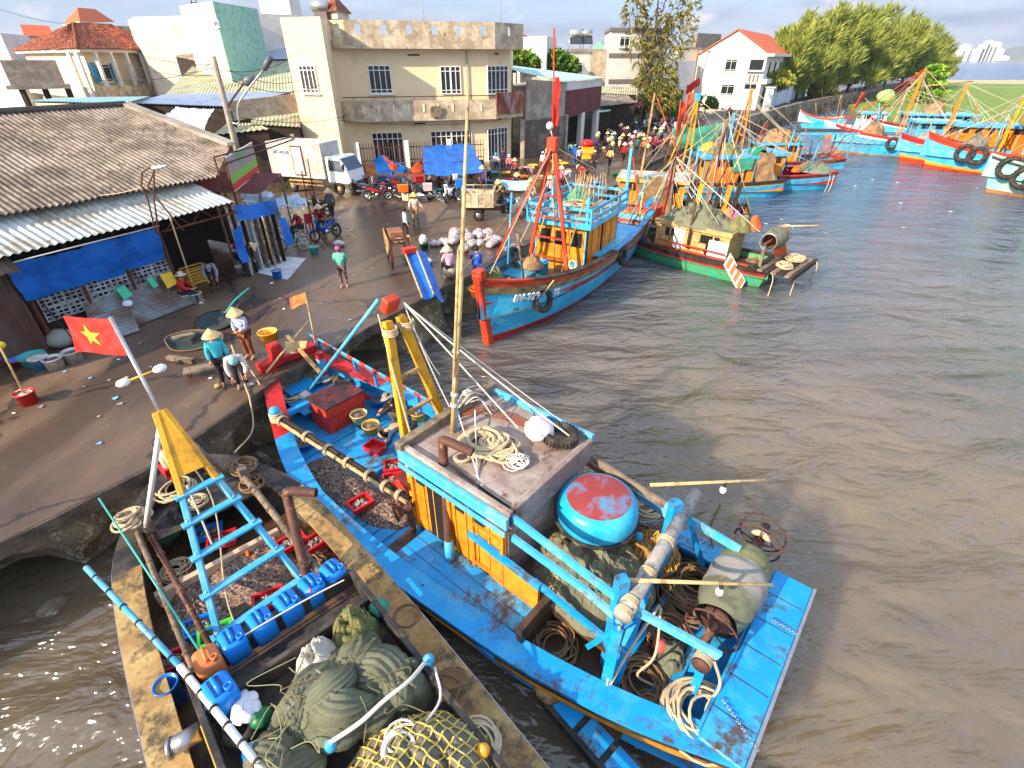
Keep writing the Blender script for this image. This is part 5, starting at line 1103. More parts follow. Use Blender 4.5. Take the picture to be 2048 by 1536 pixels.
m=MB(); m.grid(rows[:9],NETD,True,closed=True); m.grid(rows[8:18],mat('grey_netting',(148,144,136),.85,.12,2,bump=.7,bsc=50),True,closed=True); m.grid(rows[17:],mat('olive_netting',(122,124,84),.85,.15,2,bump=.7,bsc=50),True,closed=True); m.build('netting',t)
m=MB(FB); m.tube([(xr,.45,z),(xr,-2.75,z)],.07,PIPER,10); m.lathe([(.1,0),(.24,.05),(.24,.16),(.12,.2)],(xr,ya-.2,z),PIPER,16,axis=(0,-1,0)); m.build('axle',t)
for y in (-.02,-2.2,-2.5):
    m=MB(FB); m.torus((xr,y,z),(0,1,0),.4,.018,PIPER,30,6)
    for k in range(5): a=2*PI*k/5+y; m.tube([(xr,y,z),(xr+cos(a)*.4,y,z+sin(a)*.4)],.014,PIPER,5)
    m.build('wheel',t)
for y in (.3,-2.65): m=MB(FB); m.beam((xr,y,.5),(xr,y,z),.14,.14,BLUE,up=(1,0,0)); m.build('stand',t)
m=MB(FB); m.torus((xr,-2.35,z),(0,1,0),.13,.06,ROPE,16,6); m.build('rope_drum',t)
t=thing('rope_winch','small winch wound with pale rope on a blue post by the net reel','winch',b_(.9,.62,.5)); m=MB(FB); m.lathe([(.13,-.02),(.13,.02),(.1,.03),(.1,.2),(.13,.21),(.13,.25)],(.92,.72,1.9),PIPER,14,axis=(0,-1,0)); m.build('drum',t); m=MB(FB)
for k in range(5): m.torus((.92,.68-k*.035,1.9),(0,1,0),.115,.02,ROPE,16,5)
m.build('rope_winding',t); m=MB(FB); m.beam((.9,.6,.5),(.9,.6,1.85),.14,.12,BLUE,up=(1,0,0)); m.build('post',t)
part(lambda m:m.box((2.55,-.1,.53),(2.1,3.7,.05),BROWND),'wet_hold_floor',boatB)
for c,Rr,n_r,rr,mm,lb,sd,hh in ((gb(1105,1290,.56),.46,13,.02,ROPEB,'tidy brown rope coil in the dark hold behind the cabin',1,.16),(gb(1280,1380,.56),.52,18,.019,ROPEB,'loose brown rope pile amidships at the stern',2,.3),(gb(1400,1440,1.0),.55,15,.025,ROPE,'big loose pale rope coil spilling over the near stern corner',3,.3),(gb(1385,1190,.6),.68,30,.018,ROPEB,'large dark rope pile behind the timber beam',4,.4),(gb(1305,1425,.56),.3,9,.016,ROPEB,'small brown rope coil beside the big pale one',5,.14),(gb(1330,1265,.56),.4,12,.018,ROPEB,'brown rope heap under the near rail by the pink float',6,.22),(gb(1180,1215,.6),.3,8,.016,ROPE,'pale rope heap against the hold bulkhead',7,.2),(gb(1290,1020,1.35),.4,12,.018,ROPE,'pale rope heap between the basket boat and the far rail',8,.25)): ropecoil(c,Rr,n_r,rr,mm,sd,lb,hh,.4)
ropeline(curve([gb(1428,1320,2.0),gb(1440,1370,1.5),gb(1415,1410,1.2),gb(1410,1440,1.1)]),.025,ROPE,'pale rope running down from the small winch')
for q,lb in ((((1240,1250,2.4),(1225,1320,1.5),(1212,1385,1.0),(1215,1440,.9)),'thick pale rope hanging from the near end of the timber beam'),(((1320,1210,2.2),(1260,1300,1.5),(1212,1385,1.0)),'thick pale rope slung from the near rail to the knotted one'),(((1322,1215,2.2),(1310,1310,1.5),(1275,1350,.9),(1315,1375,.6)),'pale rope dropping from the near rail onto the deck')): ropeline(curve([gb(*a) for a in q]),.022,ROPE,lb)
ropeline(curve([gb(1440,1010,2.0),gb(1420,1060,1.4),gb(1430,1110,1.0)]),.02,ROPEB,'brown rope dangling from the far rail')
for a,b,lb in (((1545,1240,1.42),(1595,1270,1.36),'short steel chain across the stern planking'),((1445,1400,1.42),(1515,1500,1.36),'longer steel chain at the near stern corner'),((1360,1085,1.1),(1465,1125,1.1),'steel chain along the far gunwale')):
    m=MB(); P=sag(gb(*a),gb(*b),-.01,14)
    for i,p in enumerate(P): m.torus(p,(1,.3,0) if i%2 else (0,.4,1),.022,.007,STEEL,8,4)
    tag(m.build('chain'),lb,'chain')
heapthing('net_heap',gb(1340,1330,.55),.45,.3,.3,NETD,1.2,12,'dark net lying under the reel next to the pink float','net',.5,3)
m=MB(); m.ball(gb(1320,1290,.8),.13,plain('float_pink',(196,90,84),.5),12,8); tag(m.build('float'),'round pink float under the near rail','float')
for q0,q1,lb in (((1300,970,2.75),(1530,960,2.9),'thin bamboo boom with a bulb at the far end of the timber beam'),((1250,1160,2.7),(1545,1170,2.6),'thin bamboo boom with a bulb over the net reel')):
    t=thing('lamp_boom',lb,'boom',gb(*q0)); a,b=gb(*q0),gb(*q1); m=MB(); m.tube([a,a.lerp(b,.5),b],[.035,.03,.025],BAMB,7); m.build('boom',t); p=a.lerp(b,.66); m=MB(); m.ball(p-V((0,0,.2)),.06,WHITEP,10,8,(1,1,1.3)); m.build('bulb',t); m=MB(); m.cyl(p-V((0,0,.12)),p,.03,BLACKW,n=8); m.build('socket',t)
t=thing('side_step','blue panelled float step hanging along the near side of the long blue boat','step',gb(1190,1460,.6)); a,b=gb(1100,1375,.55),gb(1330,1640,.45); d=(b-a).normalized(); M=wallframe(a,d,(-.2,-.2,.7)); LL=(b-a).length; side=V((-d.y,d.x,0)); M=frame(a,d)
m=MB(M); m.box((LL/2,0,-.1),(LL,.5,.2),BLACKW); m.build('body',t); m=MB(M)
for k in range(6): m.box((.45+k*.52,.0,.02),(.42,.36,.05),BLUE)
m.build('panel',t); m=MB(M); m.lathe([(.25,0),(.27,.06),(.2,.14),(.001,.16)],(.02,0,-.02),TAN,14); m.build('end_pad',t)
ropeline(curve([gb(905,1245,.6),gb(960,1290,.3),gb(1020,1305,.4),gb(1045,1270,.9)]),.025,ROPEB,'thick mooring rope drooping along the side of the long blue boat')
# roof cargo
zr=2.8
ropecoil(gb(965,895,zr),.45,14,.036,ROPE,11,'big coil of thick pale rope on the cabin roof',.28,.3)
ropecoil(gb(1000,900,zr),.42,9,.03,ROPE,12,'loose thick pale rope beside the big coil on the cabin roof',.2,.5)
ropecoil(gb(925,918,zr),.16,3,.03,ROPE,13,'small ring of thick rope near the roof edge',.06,.12)
ropecoil(gb(1035,925,zr),.24,16,.012,ROPEW,14,'tangle of thin white cord on the cabin roof',.14,.7)
m=MB(); bag(m,gb(1078,868,zr),.3,mat('white_sack',(224,214,210),.8,.1,4,dirt=(206,120,110),dsc=5,damt=.35,bump=.4),5,(1,1.2,.6)); tag(m.build('sack'),'white and pink plastic sack on the cabin roof beside the tyre','sack')
tyre(gb(1120,878,zr)+V((0,0,.1)),(0,0,1),.27,.1,'black tyre lying on the far corner of the cabin roof')
m=MB(); 
for k in range(5): m.tube(curve([gb(880+k*3,850-k*4,zr),gb(960,812+k*4,zr),gb(1040,835+k*4,zr),gb(1060,850+k*3,zr)],6),.012,mat('brown_cable',(150,84,50),.6),5)
tag(m.build('cable_coil'),'brown cables curved along the far edge of the cabin roof','cable')
m=MB(); m.tube([gb(880,915,zr),gb(975,985,zr),gb(1040,1030,zr)],.025,DWOOD,6); tag(m.build('pole'),'thin dark pole lying along the near edge of the cabin roof','pole')
# foredeck cargo
M=frame(b_(11.65,-.3,.55),(-.767,.642)); t=thing('fish_box','big red wooden fish chest with a blackened lid on the foredeck','chest',b_(11.65,-.3,.55)); BOXR=mat('chest_red',(214,58,34),.5,.1,2,dirt=(170,40,30),damt=.4); LIDM=mat('chest_lid',(150,52,52),.6,.15,3,dirt=(50,34,36),dsc=2.2,damt=1.0)
m=MB(M); m.box((0,0,.24),(.88,1.2,.48),BOXR); m.box((0,0,.5),(.9,1.22,.03),LIDM); m.build('body',t,bev=.01); m=MB(M); m.box((0,0,.66),(.9,1.22,.3),BOXR); m.box((0,0,.83),(.94,1.26,.05),LIDM); m.build('lid',t,bev=.01)
m=MB(M); m.tube([(.0,-.62,.55),(.05,-.68,.52),(.05,-.68,.42),(0,-.62,.4)],.012,ROPEW,5); m.build('rope_handle',t)
for (u,v),lb,mm in (((720,842),'pale yellow plastic basket full of shrimp next to the red chest',mat('pale_basket',(226,204,140),.6,.1,6)),((744,864),'yellow plastic basket full of shrimp nearest the squatting workers',YELB),((838,838),'orange basket of catch behind the mast leg',YELB)): bucket(gb(u,v,.72),.19,.27,mm,lb,1.18,CATCH,False,'basket','basket')
bucket(gb(610,893,.55),.22,.2,BLUC,'blue tub of shrimp half hidden under the bundled poles',1.2,CATCH,False,'tub','tub'); bucket(gb(762,808,.6),.22,.22,BLUC,'blue tub of fish behind the worker in black',1.2,CATCH,False,'tub','tub')
ropecoil(gb(650,755,1.1),.36,10,.022,ROPE,21,'pale rope coil around the striped bow post',.15,.3); ropecoil(gb(583,797,1.0),.3,9,.02,ROPE,22,'pale rope coil beside the white sack at the bow',.16,.25); ropecoil(gb(690,760,1.1),.3,8,.02,ROPEB,23,'brown rope coil behind the red chest',.12,.45)
m=MB(); bag(m,gb(612,805,.75),.22,mat('plain_sack',(226,222,214),.8,.06,4,bump=.4),9,(1,1,1.1)); tag(m.build('sack'),'white sack between the bow rope coils and the red chest','sack')
t=thing('pole_bundle','long dark bundle of poles lashed with pale rope on the near side of the foredeck','poles',gb(553,838,1.45)); pa,pb=gb(553,836,1.5),gb(818,1003,1.55); m=MB(); d=(pb-pa).normalized(); s=V((-d.y,d.x,0))
for k,(o,z) in enumerate(((0,0),(.07,.03),(-.07,.02),(.02,.09))): m.tube([pa+s*o+UP*z,pb+s*o*.8+UP*z],.05,(DWOOD,PIPER,BAMB,DWOOD)[k],7)
m.build('pole',t)
for k in (.06,.28,.45,.6,.75,.86,.95): m=MB(); lashing(m,pa.lerp(pb,k)+UP*.03,d,.13,ROPE,3,.016); m.build('lashing',t)
m=MB(); m.beam((pa.x,pa.y,WZ+.6),(pa.x,pa.y,pa.z+.1),.14,.14,BLUE,up=(1,0,0)); m.ball(pa+UP*.2,.14,SKYB,12,8); lashing(m,pa+UP*.08,UP,.14,ROPE,5,.025); m.build('blue_post',t); m=MB(); m.beam((pb.x,pb.y,WZ+.6),pb+UP*.03,.1,.1,PIPER,up=(1,0,0)); m.build('rear_post',t)
part(lambda m:m.beam((11.9,1.35,1.35),(12.0,-.2,1.25),.16,.14,BLUE),'bow_thwart',boatB,bev=.01)
for k,(c,rx,ry,h,rot,lb) in enumerate(((gb(655,935,.55),.75,.45,.17,.5,'wide heap of brown shrimp on the deck left of the pole bundle'),(gb(700,980,.55),1.05,.5,.19,-.6,'spread of brown shrimp and small fish along the near bulwark'),(gb(770,1020,.55),.8,.5,.2,-.5,'shrimp heap reaching to the winch by the orange cabin'))):
    o,_=heapthing('shrimp_heap',c,rx,ry,h,CATCH,rot,30+k,lb,'catch',.12,5,kind=None,p=1.6)
tray(gb(722,1012,.72),.46,.34,.11,.75,REDC,'red crate of silver fish standing on the shrimp by the near bulwark',seed=1); tray(gb(788,965,.66),.46,.34,.12,.2,REDC,'red crate of fish under the end of the pole bundle',seed=2); tray(gb(790,938,.66),.46,.34,.12,.2,REDC,'red crate of fish beside the orange red chest',seed=3); tray(gb(752,900,.76),.48,.36,.12,-.5,REDC,'empty red crate in front of the bending worker',fill=None)
M=frame(gb(832,985,.6),(-.767,.642)); m=MB(M); m.box((0,0,.3),(.5,.7,.5),BOXR); m.box((0,0,.57),(.54,.74,.05),ORED); tag(m.build('fish_box',bev=.01),'smaller orange red chest against the cabin front','chest')
t=thing('capstan','rusty capstan drum on a shaft at the near corner of the cabin','winch',gb(795,1035,.9)); m=MB(); a=gb(835,1005,1.3); b=gb(792,1028,1.3); m.lathe([(.17,0),(.1,.06),(.09,.2),(.17,.28)],b,PIPER,16,axis=(a-b)); m.build('drum',t); m=MB(); m.tube([b,a+(a-b)*.6],.04,PIPER,8); m.beam(a-UP*.6,a,.1,.1,BLACKW,up=(1,0,0)); m.build('shaft',t)
tyre(gb(548,930,.75)+V((-.12,-.1,0)),V((.6,.75,.1)),.34,.11,'tyre fender hanging off the bow of the long blue boat')
tyre(gb(850,1195,.55),V((.64,.77,.15)),.3,.1,'tyre fender amidships on the long blue boat')
flag('flag','small faded orange red flag at the bow of the long blue boat',gb(640,735,1.4),gb(610,585,3.1),.52,mat('faded_flag',(226,80,50),.8,.1,1.5,dirt=(236,160,60),dsc=1.5,damt=.5),None,BAMB,.018,dirv=(-1,-.15,-.1),droop=.25)
for q,lb in ((((533,745,2.2),(618,640,2.4)),'bamboo pole resting across the red bow beam'),(((575,672,2.4),(640,745,2.1)),'pale plank anchor leaning behind the red bow beam')): m=MB(); a,b=gb(*q[0]),gb(*q[1]); m.tube([a,b],.03,BAMB,6) if 'bamboo' in lb else m.beam(a,b,.09,.07,TAN); tag(m.build('pole'),lb,'pole')
m=MB(); a=gb(590,695,2.3); cloth(m,[a+V((-.3,.2,.1)),a+V((.35,.2,.12)),a+V((.3,-.15,.05)),a+V((-.25,-.15,0))],TAN,8,6,.12); tag(m.build('canvas_cover'),'pale canvas cover lying over the anchor at the red bow','canvas')
# ------------------------------------------------------------------ boat A: the tan boat, bottom left
FA=frame((.68+.38*.733,-.733+.38*.68,WZ),(-.68,.733))
def a_(x,y,z): return FA@V((x,y,z))
boatA=thing('fishing_boat','dark trawler with worn tan gunwales and a light blue ladder mast at the lower left','fishing boat',a_(7,0,0))
stA=[(0.2,1.6,1.2,1.0,.4,0),(2,1.9,1.0,1.2,2,0),(5,1.99,.92,1.3,5,0),(7.5,1.97,.92,1.2,7.4,0),(9.3,1.88,.98,1.0,9,0),(10.5,1.7,1.12,.8,10,0),(11.3,1.35,1.28,.5,10.7,0),(11.9,.9,1.42,.3,11.1,0),(12.3,.4,1.52,.08,11.4,0)]
hull(boatA,FA,stA,[(.25,BLACKW),(.6,BLACKW),(1,REDP)],.4,.42,lambda x:BLACKW if x>10.35 else TAN,TAN,BROWND,rails=((.0,.1,.07,STEEL),(.12,.18,.04,BLACKW)))
def pA(fn,name,par=boatA,bev=0): return part(fn,name,par,FA,bev)
IA=FA.inverted()
pA(lambda m:m.box((11.35,0,1.2),(1.5,2.1,.05),BLACKW),'foredeck')
for y in (.95,-.85): pA(lambda m:m.box((11.0,y*1.05,1.35),(.2,.2,.75),WOOD,tap=.9),'bitt',bev=.015)
def f(m):
    for i in range(14): m.box((7.2+i*.24,0,.43),(.22,2.7,.05),BROWND)
pA(f,'deck_planking')
pA(lambda m:m.box((9.75,.2,.62),(.12,2.3,.32),mat('pink_board',(206,176,150),.7,.06,2,dirt=(170,130,104),damt=.4)),'foredeck_board')
def f(m):
    m.box((3.5,-.08,.9),(6.6,2.5,1.0),BLACKW); 
    for y in (1.2,-1.36): m.beam((.2,y,1.62),(6.95,y,1.62),.09,.36,BLACKW)
    for x in (6.95,6.28,.3): m.beam((x,1.2,1.62),(x,-1.36,1.62),.09,.34,BLACKW)
    m.beam((.2,1.28,1.2),(6.4,1.28,1.2),.06,.3,YEL)
pA(f,'net_hold',bev=.01)
# ladder mast
apA=V((10.,.05,4.2)); fl,fr_=V((7.45,.72,1.3)),V((7.6,-.75,1.3))
mastA=pA(lambda m:[m.beam(fl,fl.lerp(apA,.62),.09,.13,LBLUE),m.beam(fl.lerp(apA,.62),apA+V((0,.06,0)),.09,.14,YEL),m.beam(fr_,fr_.lerp(apA,.62),.09,.13,LBLUE),m.beam(fr_.lerp(apA,.62),apA+V((0,-.06,0)),.09,.14,YEL),m.slab([apA+V((-.75,.24,-.85)),apA+V((-.75,-.22,-.85)),apA+V((.0,-.1,.02)),apA+V((0,.12,.02))],.05,YEL)],'mast_frame',bev=.008)
for k in (.03,.2,.36,.5,.62): pA(lambda m:m.beam(fl.lerp(apA,k)+V((.0,.1,.05)),fr_.lerp(apA,k)+V((0,-.1,.05)),.13,.05,LBLUE),'rung',mastA,.006)
for k in (.03,.2,.36,.5,.62):
    for q in (fl,fr_): pA(lambda m:m.ball(q.lerp(apA,k)+V((.02,0,.1)),.025,STEEL,6,5),'bolt',mastA)
for q,mm in (((292,1052,1.5),WHITEP),((452,948,1.5),TANK)): pA(lambda m:m.tube([IA@gb(*q),apA+V((.05,.0,-.1))],.05,mm,8),'strut',mastA)
flag('flag','large red flag with yellow star above the light blue ladder mast',FA@(apA+V((-.1,0,-.1))),a_(11.15,.08,5.55),1.02,RED,STAR,TANK,.035,dirv=(-1,.15,.05),droop=.12,seed=.6)
t=thing('mast_lamp','pair of white work lamps on a crossbar of the flag pole','lamp',a_(10.45,.06,4.75)); pm=a_(10.42,.06,4.73); bd=V((.9,.35,.25)).normalized()
m=MB(); m.tube([pm-bd*.26,pm+bd*.26],.018,YEL,6); m.build('crossbar',t)
for s in (-1,1): m=MB(); c=pm+bd*s*.3; m.tube([c-bd*.1,c-bd*.05,c+bd*.05,c+bd*.11],[.03,.065,.07,.03],mat('lamp_glass',(240,240,236),.25,.02,2),12); m.build('bulb',t)
# rails, logs, poles on A
for q0,q1,r,mm,lb in (((275,1065,1.3),(385,1335,1.5),.05,WOOD,'weathered timber lying along the near side shrimp heap of the tan boat'),((292,1052,1.2),(420,1290,1.1),.055,PIPER,'rope wrapped rusty bar beside the weathered timber'),((470,930,1.5),(660,1170,1.5),.07,WOOD,'grey log slanting over the crates on the far side of the tan boat'),((172,1135,1.9),(362,1335,1.9),.045,LBLUE,'pale bound pole sticking out over the water from the tan boat'),((360,1333,1.95),(530,1545,1.95),.05,WHITEP,'white and black taped pole along the net hold of the tan boat'),((198,997,1.8),(398,1300,1.6),.018,TEALP,'thin greenish rod beside the bound pole')):
    m=MB(); a,b=gb(*q0),gb(*q1); m.tube([a,b],[r,r*.9],mm,8)
    if r>.04:
        for k in range(6): lashing(m,a.lerp(b,.12+k*.16),b-a,r*1.02,BLACKW if mm in (LBLUE,WHITEP) else ROPEB,2,.01)
    tag(m.build('pole'),lb,'pole')
t=thing('exhaust_pipe','brown bent exhaust pipe rising between the tan and the long blue boat','pipe',gb(612,1148,1.5)); pa,pb,pe=gb(612,1148,1.5),gb(572,985,2.75),gb(632,985,2.75); m=MB(); m.tube(curve([pa,pa.lerp(pb,.6),pb-UP*.12,pb.lerp(pe,.15)+UP*.03,pe],6),.085,PIPER,10,caps=False); m.build('tube',t); m=MB(); m.tube([pe,pe+(pe-pb)*.02],.075,DARK,10); m.build('outlet',t)
for i,(u,v) in enumerate(((430,1345),(478,1305),(533,1268),(585,1232),(632,1197),(673,1168))): jerry(gb(u,v,1.45),-.83+.03*i,JORG if i==0 else JBLU,'faded orange jerrycan at the left end of the jerrycan row' if i==0 else 'blue jerrycan number %d from the left in the row on the black rack'%(i+1) if False else ('blue jerrycan right next to the orange one','blue jerrycan, second after the orange one','blue jerrycan in the middle of the rack under the white hose','blue jerrycan with a pink cap in the rack','blue jerrycan at the right end of the rack')[i-1],'jerrycans in the black rack',1.35)
jerry(gb(455,1410,1.5),-.7,JBLU,'single blue jerrycan below the rack beside the crumpled white cloth',s=1.5); jerry(gb(520,1500,1.5),-.9,JBLU,'blue jerrycan lying on its side near the bottom edge',s=1.5,tilt=1.3)
ropeline(curve([gb(688,1160,1.95),gb(620,1195,1.95),gb(540,1240,1.93),gb(490,1270,1.9)]),.014,ROPEW,'white hose lying across the row of blue jerrycans','hose','hose')
m=MB(); m.ball(gb(620,1182,1.95),.035,plain('pink_cap',(236,120,130),.5),8,6); tag(m.build('bottle_cap'),'pink cap on the second last jerrycan','cap')
m=MB(); drape(m,a_(5.15,-.3,1.5),.95,.85,.55,NETD,.5,41,13,.22); tag(m.build('net_heap'),'big heap of dark olive netting folded on the hold of the tan boat','net')
m=MB(); drape(m,a_(4.95,.55,1.5),.6,.5,.42,mat('olive_cloth_net',(128,128,102),.9,.2,2,dirt=(92,94,74),damt=.6,bump=.9,bsc=70),.9,42,8,.18); tag(m.build('net_heap'),'paler olive net bundle bulging at the near side of the hold','net')
heapthing('net_heap',a_(6.0,-.9,1.42),.42,.38,.5,NETG,.5,43,'mossy green net bundle at the far end of the jerrycan row','net',.5,4.5)
heapthing('net_heap',a_(6.0,-.3,1.45),.36,.3,.42,NETW,.5,44,'white net bundle between green and olive netting','net',.4,5)
rg=random.Random(4)
for i in range(14):
    p=a_(5.2+rg.uniform(-.8,.8),-.2+rg.uniform(-.8,.8),1.5+.62); ropeline(curve([p+V((rg.uniform(-.3,.3),rg.uniform(-.3,.3),-.05*k)) for k in range(4)],5),.007,rg.choice((ROPEB,TWN,NETG)),'loose strand of twine lying on the dark olive netting','twine','cord','loose strands on the olive netting')
o,fn2=heapthing('net_heap',a_(3.75,-.55,1.42),1.05,.85,.6,NETK,.25,45,'grey netting under coarse yellow mesh at the bottom of the picture','net',.3,1.6)
m=MB(); TW=mat('yellow_twine',(214,190,96),.85,.15,6); netlines(m,fn2,TW,.012,16,40,.1,.97,.02,.42); tag(m.build('net_mesh'),'coarse yellow diamond mesh spread over the grey netting','net')
heapthing('net_heap',a_(4.75,-1.05,1.42),.5,.35,.4,NETD,.9,47,'dark net bundle against the black far wall of the hold','net',.6,3.5)
m=MB(); m.tube(curve([gb(660,1485,2.0),gb(720,1445,2.12),gb(770,1400,2.15),gb(820,1360,2.1),gb(850,1325,1.95)]),.03,ROPEW,7); tag(m.build('rope'),'white float line along the upper edge of the yellow mesh','rope')
for (u,v),mm,lb in (((857,1320),SKYB,'blue float at the far end of the white float line'),((662,1490),SKYB,'blue float at the near end of the white float line'),((967,1501),ORFL,'orange float on the rope coil at the bottom edge'),((665,1452),SKYB,'second blue float beside the near end of the float line')): m=MB(); m.ball(gb(u,v,1.85),.085,mm,14,10,(1,1,1.15)); m.torus(gb(u,v,1.85)+UP*.09,(0,0,1),.02,.008,ROPE,8,4); tag(m.build('float'),lb,'float')
ropecoil(gb(955,1490,1.5),.3,9,.022,ROPE,51,'pale rope coil around the orange float',.2,.35); ropecoil(gb(800,1490,1.95),.3,5,.018,ROPEW,52,'loops of white rope lying on the yellow mesh',.08,.5)
ropeline(curve([gb(870,1335,1.9),gb(880,1400,1.9),gb(830,1470,2.0),gb(790,1536,2.0)]),.02,ROPEW,'white line trailing from the blue float over the yellow mesh')
m=MB(); drape(m,gb(500,1420,1.62),.26,.22,.14,CLWH,.4,9,7,.07); tag(m.build('cloth'),'crumpled white cloth beside the single jerrycan','cloth')
tyre(gb(478,1458,1.6),(0,0,1),.17,.06,'small black tyre between the white cloth and the lying jerrycan')
m=MB(); bag(m,gb(760,1220,1.6),.16,TEALN,3); tag(m.build('plastic_bag'),'teal net bag at the far corner of the hold','bag'); m=MB(); bag(m,gb(525,1440,1.55),.15,GRNC,7); tag(m.build('plastic_bag'),'green bag under the crumpled white cloth','bag')
for k,(c,rx,ry,h,rot,lb) in enumerate(((a_(9.1,.85,.43),1.3,.5,.26,PI-.82,'long brown shrimp heap along the near bulwark of the tan boat'),(gb(500,1150,.43),.95,.75,.32,.2,'pale brown shrimp heap under the light blue ladder mast'),(gb(635,1085,.43),.4,.3,.12,.2,'small shrimp spread by the brown exhaust pipe'))): heapthing('shrimp_heap',c,rx,ry,h,CATCH,rot,60+k,lb,'catch',.1,5,p=1.5)
for (u,v),rz_,mm,lb,s in (((447,1085),.4,REDC,'red crate of pale squid behind the ladder mast',1),((330,1075),.8,GRNC,'green crate of shells at the near bow of the tan boat',2),((525,1105),.5,ORGC,'orange crate of shrimp beside the ladder rung',3),((632,1090),.75,REDC,'red crate of squid next to the brown exhaust pipe',4),((585,1090),.75,REDC,'red crate half hidden by the grey log',5),((420,1070),.4,BLUC,'blue crate behind the red squid crate',6),((405,1258),.5,BLUC,'blue crate of fish at the foot of the ladder mast',7),((345,1330),.5,REDC,'red crate under the pole by the orange jerrycan',8),((540,1205),.5,REDC,'red crate edge peeping out behind the jerrycan rack',9),((435,1275),.5,plain('lime_plastic',(70,190,70),.4),'lime green crate edge in front of the black rack',10)): tray(gb(u,v,.55),.5,.32,.12,rz_,mm,lb,seed=s)
for c,Rr,nn_,rr,mm,lb,sd in ((gb(265,1045,1.5),.3,8,.026,ROPE,'pale mooring rope wound around the near bow post of the tan boat',71),(gb(355,985,1.25),.42,9,.024,ROPE,'loose pale rope loops on the black foredeck',72),(gb(490,940,1.4),.3,9,.022,ROPEB,'brown rope tangle at the far bow post of the tan boat',73),(gb(400,1010,1.2),.22,6,.02,ROPE,'small pale rope coil on the black foredeck',74),(gb(505,975,1.2),.28,6,.02,ROPEB,'rope loops hanging by the grey log',75)): ropecoil(c,Rr,nn_,rr,mm,sd,lb,.25,.4)
tyre(gb(375,1030,1.15),V((.5,.5,.8)),.27,.09,'dark tyre lying on the foredeck of the tan boat')
m=MB(); d=(gb(390,1480,1.2)-gb(340,1500,1.2)); m.cyl(gb(338,1498,1.15),gb(400,1462,1.2),.13,STEEL,n=16); m.lathe([(.15,0),(.15,.04)],gb(338,1498,1.15),STEEL,16,axis=d); tag(m.build('steel_drum'),'shiny steel winch drum at the near rail of the tan boat','drum')
ropeline(curve([gb(470,1250,1.3),gb(450,1180,1.2),gb(425,1000,2.2),gb(345,880,4.0-.2)]),.014,ROPE,'rope running down the ladder mast to the shrimp')
ropeline(sag(FA@(apA+V((0,.1,-1.6))),gb(425,1090,1.2),.03),.02,ROPEW,'white block and tackle line under the ladder mast')
ropecoil(gb(820,1230,1.0),.3,2,.02,ROPEB,4,'grey rope loop on the far tan gunwale',.1); ropecoil(gb(900,1370,1.0),.3,4,.02,ROPEB,6,'tangled grey rope loops lower on the far tan gunwale',.1,.6)
for q,r_,s_,mm_,lb_ in ((a_(8.6,-1.1,.45),.35,9,ROPEB,'brown rope heap beside the brown exhaust pipe'),(a_(10.3,.9,.5),.3,7,ROPE,'pale rope heap under the weathered timber'),(a_(8.2,1.35,.5),.3,8,ROPEB,'brown rope heap at the near bulwark of the tan boat')): ropecoil(q,r_,s_,.018,mm_,s_,lb_,.2,.5)
bucket(gb(353,1400,.5),.16,.5,BLUC,'blue plastic drum tucked under the poles at the near rail',1.02,None,False,'drum','drum')
# ------------------------------------------------------------------ the other boats
GRND=mat('green_boat_paint',(40,178,140),.5,.12,2,dirt=(96,150,90),dsc=2,damt=.6,dirt2=(120,100,60),d2amt=.3); MINTB=mat('mint_boat_paint',(120,206,200),.55,.1,1.5,dirt=(176,200,184),dsc=1.5,damt=.5,dirt2=(130,110,80),d2amt=.2)
WHB2=mat('white_boat_paint',(226,228,226),.5,.08,1.5,dirt=(190,186,174),damt=.4); CREAMC=mat('cream_cabin_paint',(222,182,100),.6,.12,2,dirt=(170,140,96),damt=.7,dsc=1.6,dirt2=(110,84,60),d2amt=.4)
MUDW=mat('muddy_antifoul',(170,120,84),.8,.15,2,dirt=(130,92,66),damt=.5); CYAN=mat('cyan_boat_paint',(40,170,220),.45,.1,1.5,dirt=(90,196,226),dsc=1,damt=.5,dirt2=(40,60,60),d2amt=.25,d2sc=1.2)
def boat(label,o,fwd,L,hb,zb_,zm,zs,bands,cap,inn,deck,cabin=None,masts=(),rails=((.04,.1,.06,BLACKW),),deckz=None,bowh=.12,stern=.85,rake=.9,name='fishing_boat'):
    fr=frame((o[0],o[1],WZ),fwd); t=thing(name,label,'fishing boat',(o[0],o[1],WZ))
    st=[(0,hb*stern,zs,hb*.5,.5,0),(L*.12,hb*.95,lerp(zs,zm,.5),hb*.6,L*.13,0),(L*.3,hb,zm,hb*.65,L*.3,0),(L*.55,hb,zm+.03,hb*.6,L*.54,0),(L*.75,hb*.85,lerp(zm,zb_,.3),hb*.42,L*.72,0),(L*.9,hb*.5,lerp(zm,zb_,.65),hb*.16,L*.9-rake*.7,0),(L,bowh,zb_,.05,L-rake,0)]
    dz=deckz if deckz is not None else zm-.65
    S_=hull(t,fr,st,bands,dz,.25,cap,inn,deck,rails=rails,zb=-.5)
    if cabin: cabin_(t,fr,dz=dz,**cabin)
    for k in masts: mast_(t,fr,**k)
    return t,fr,st
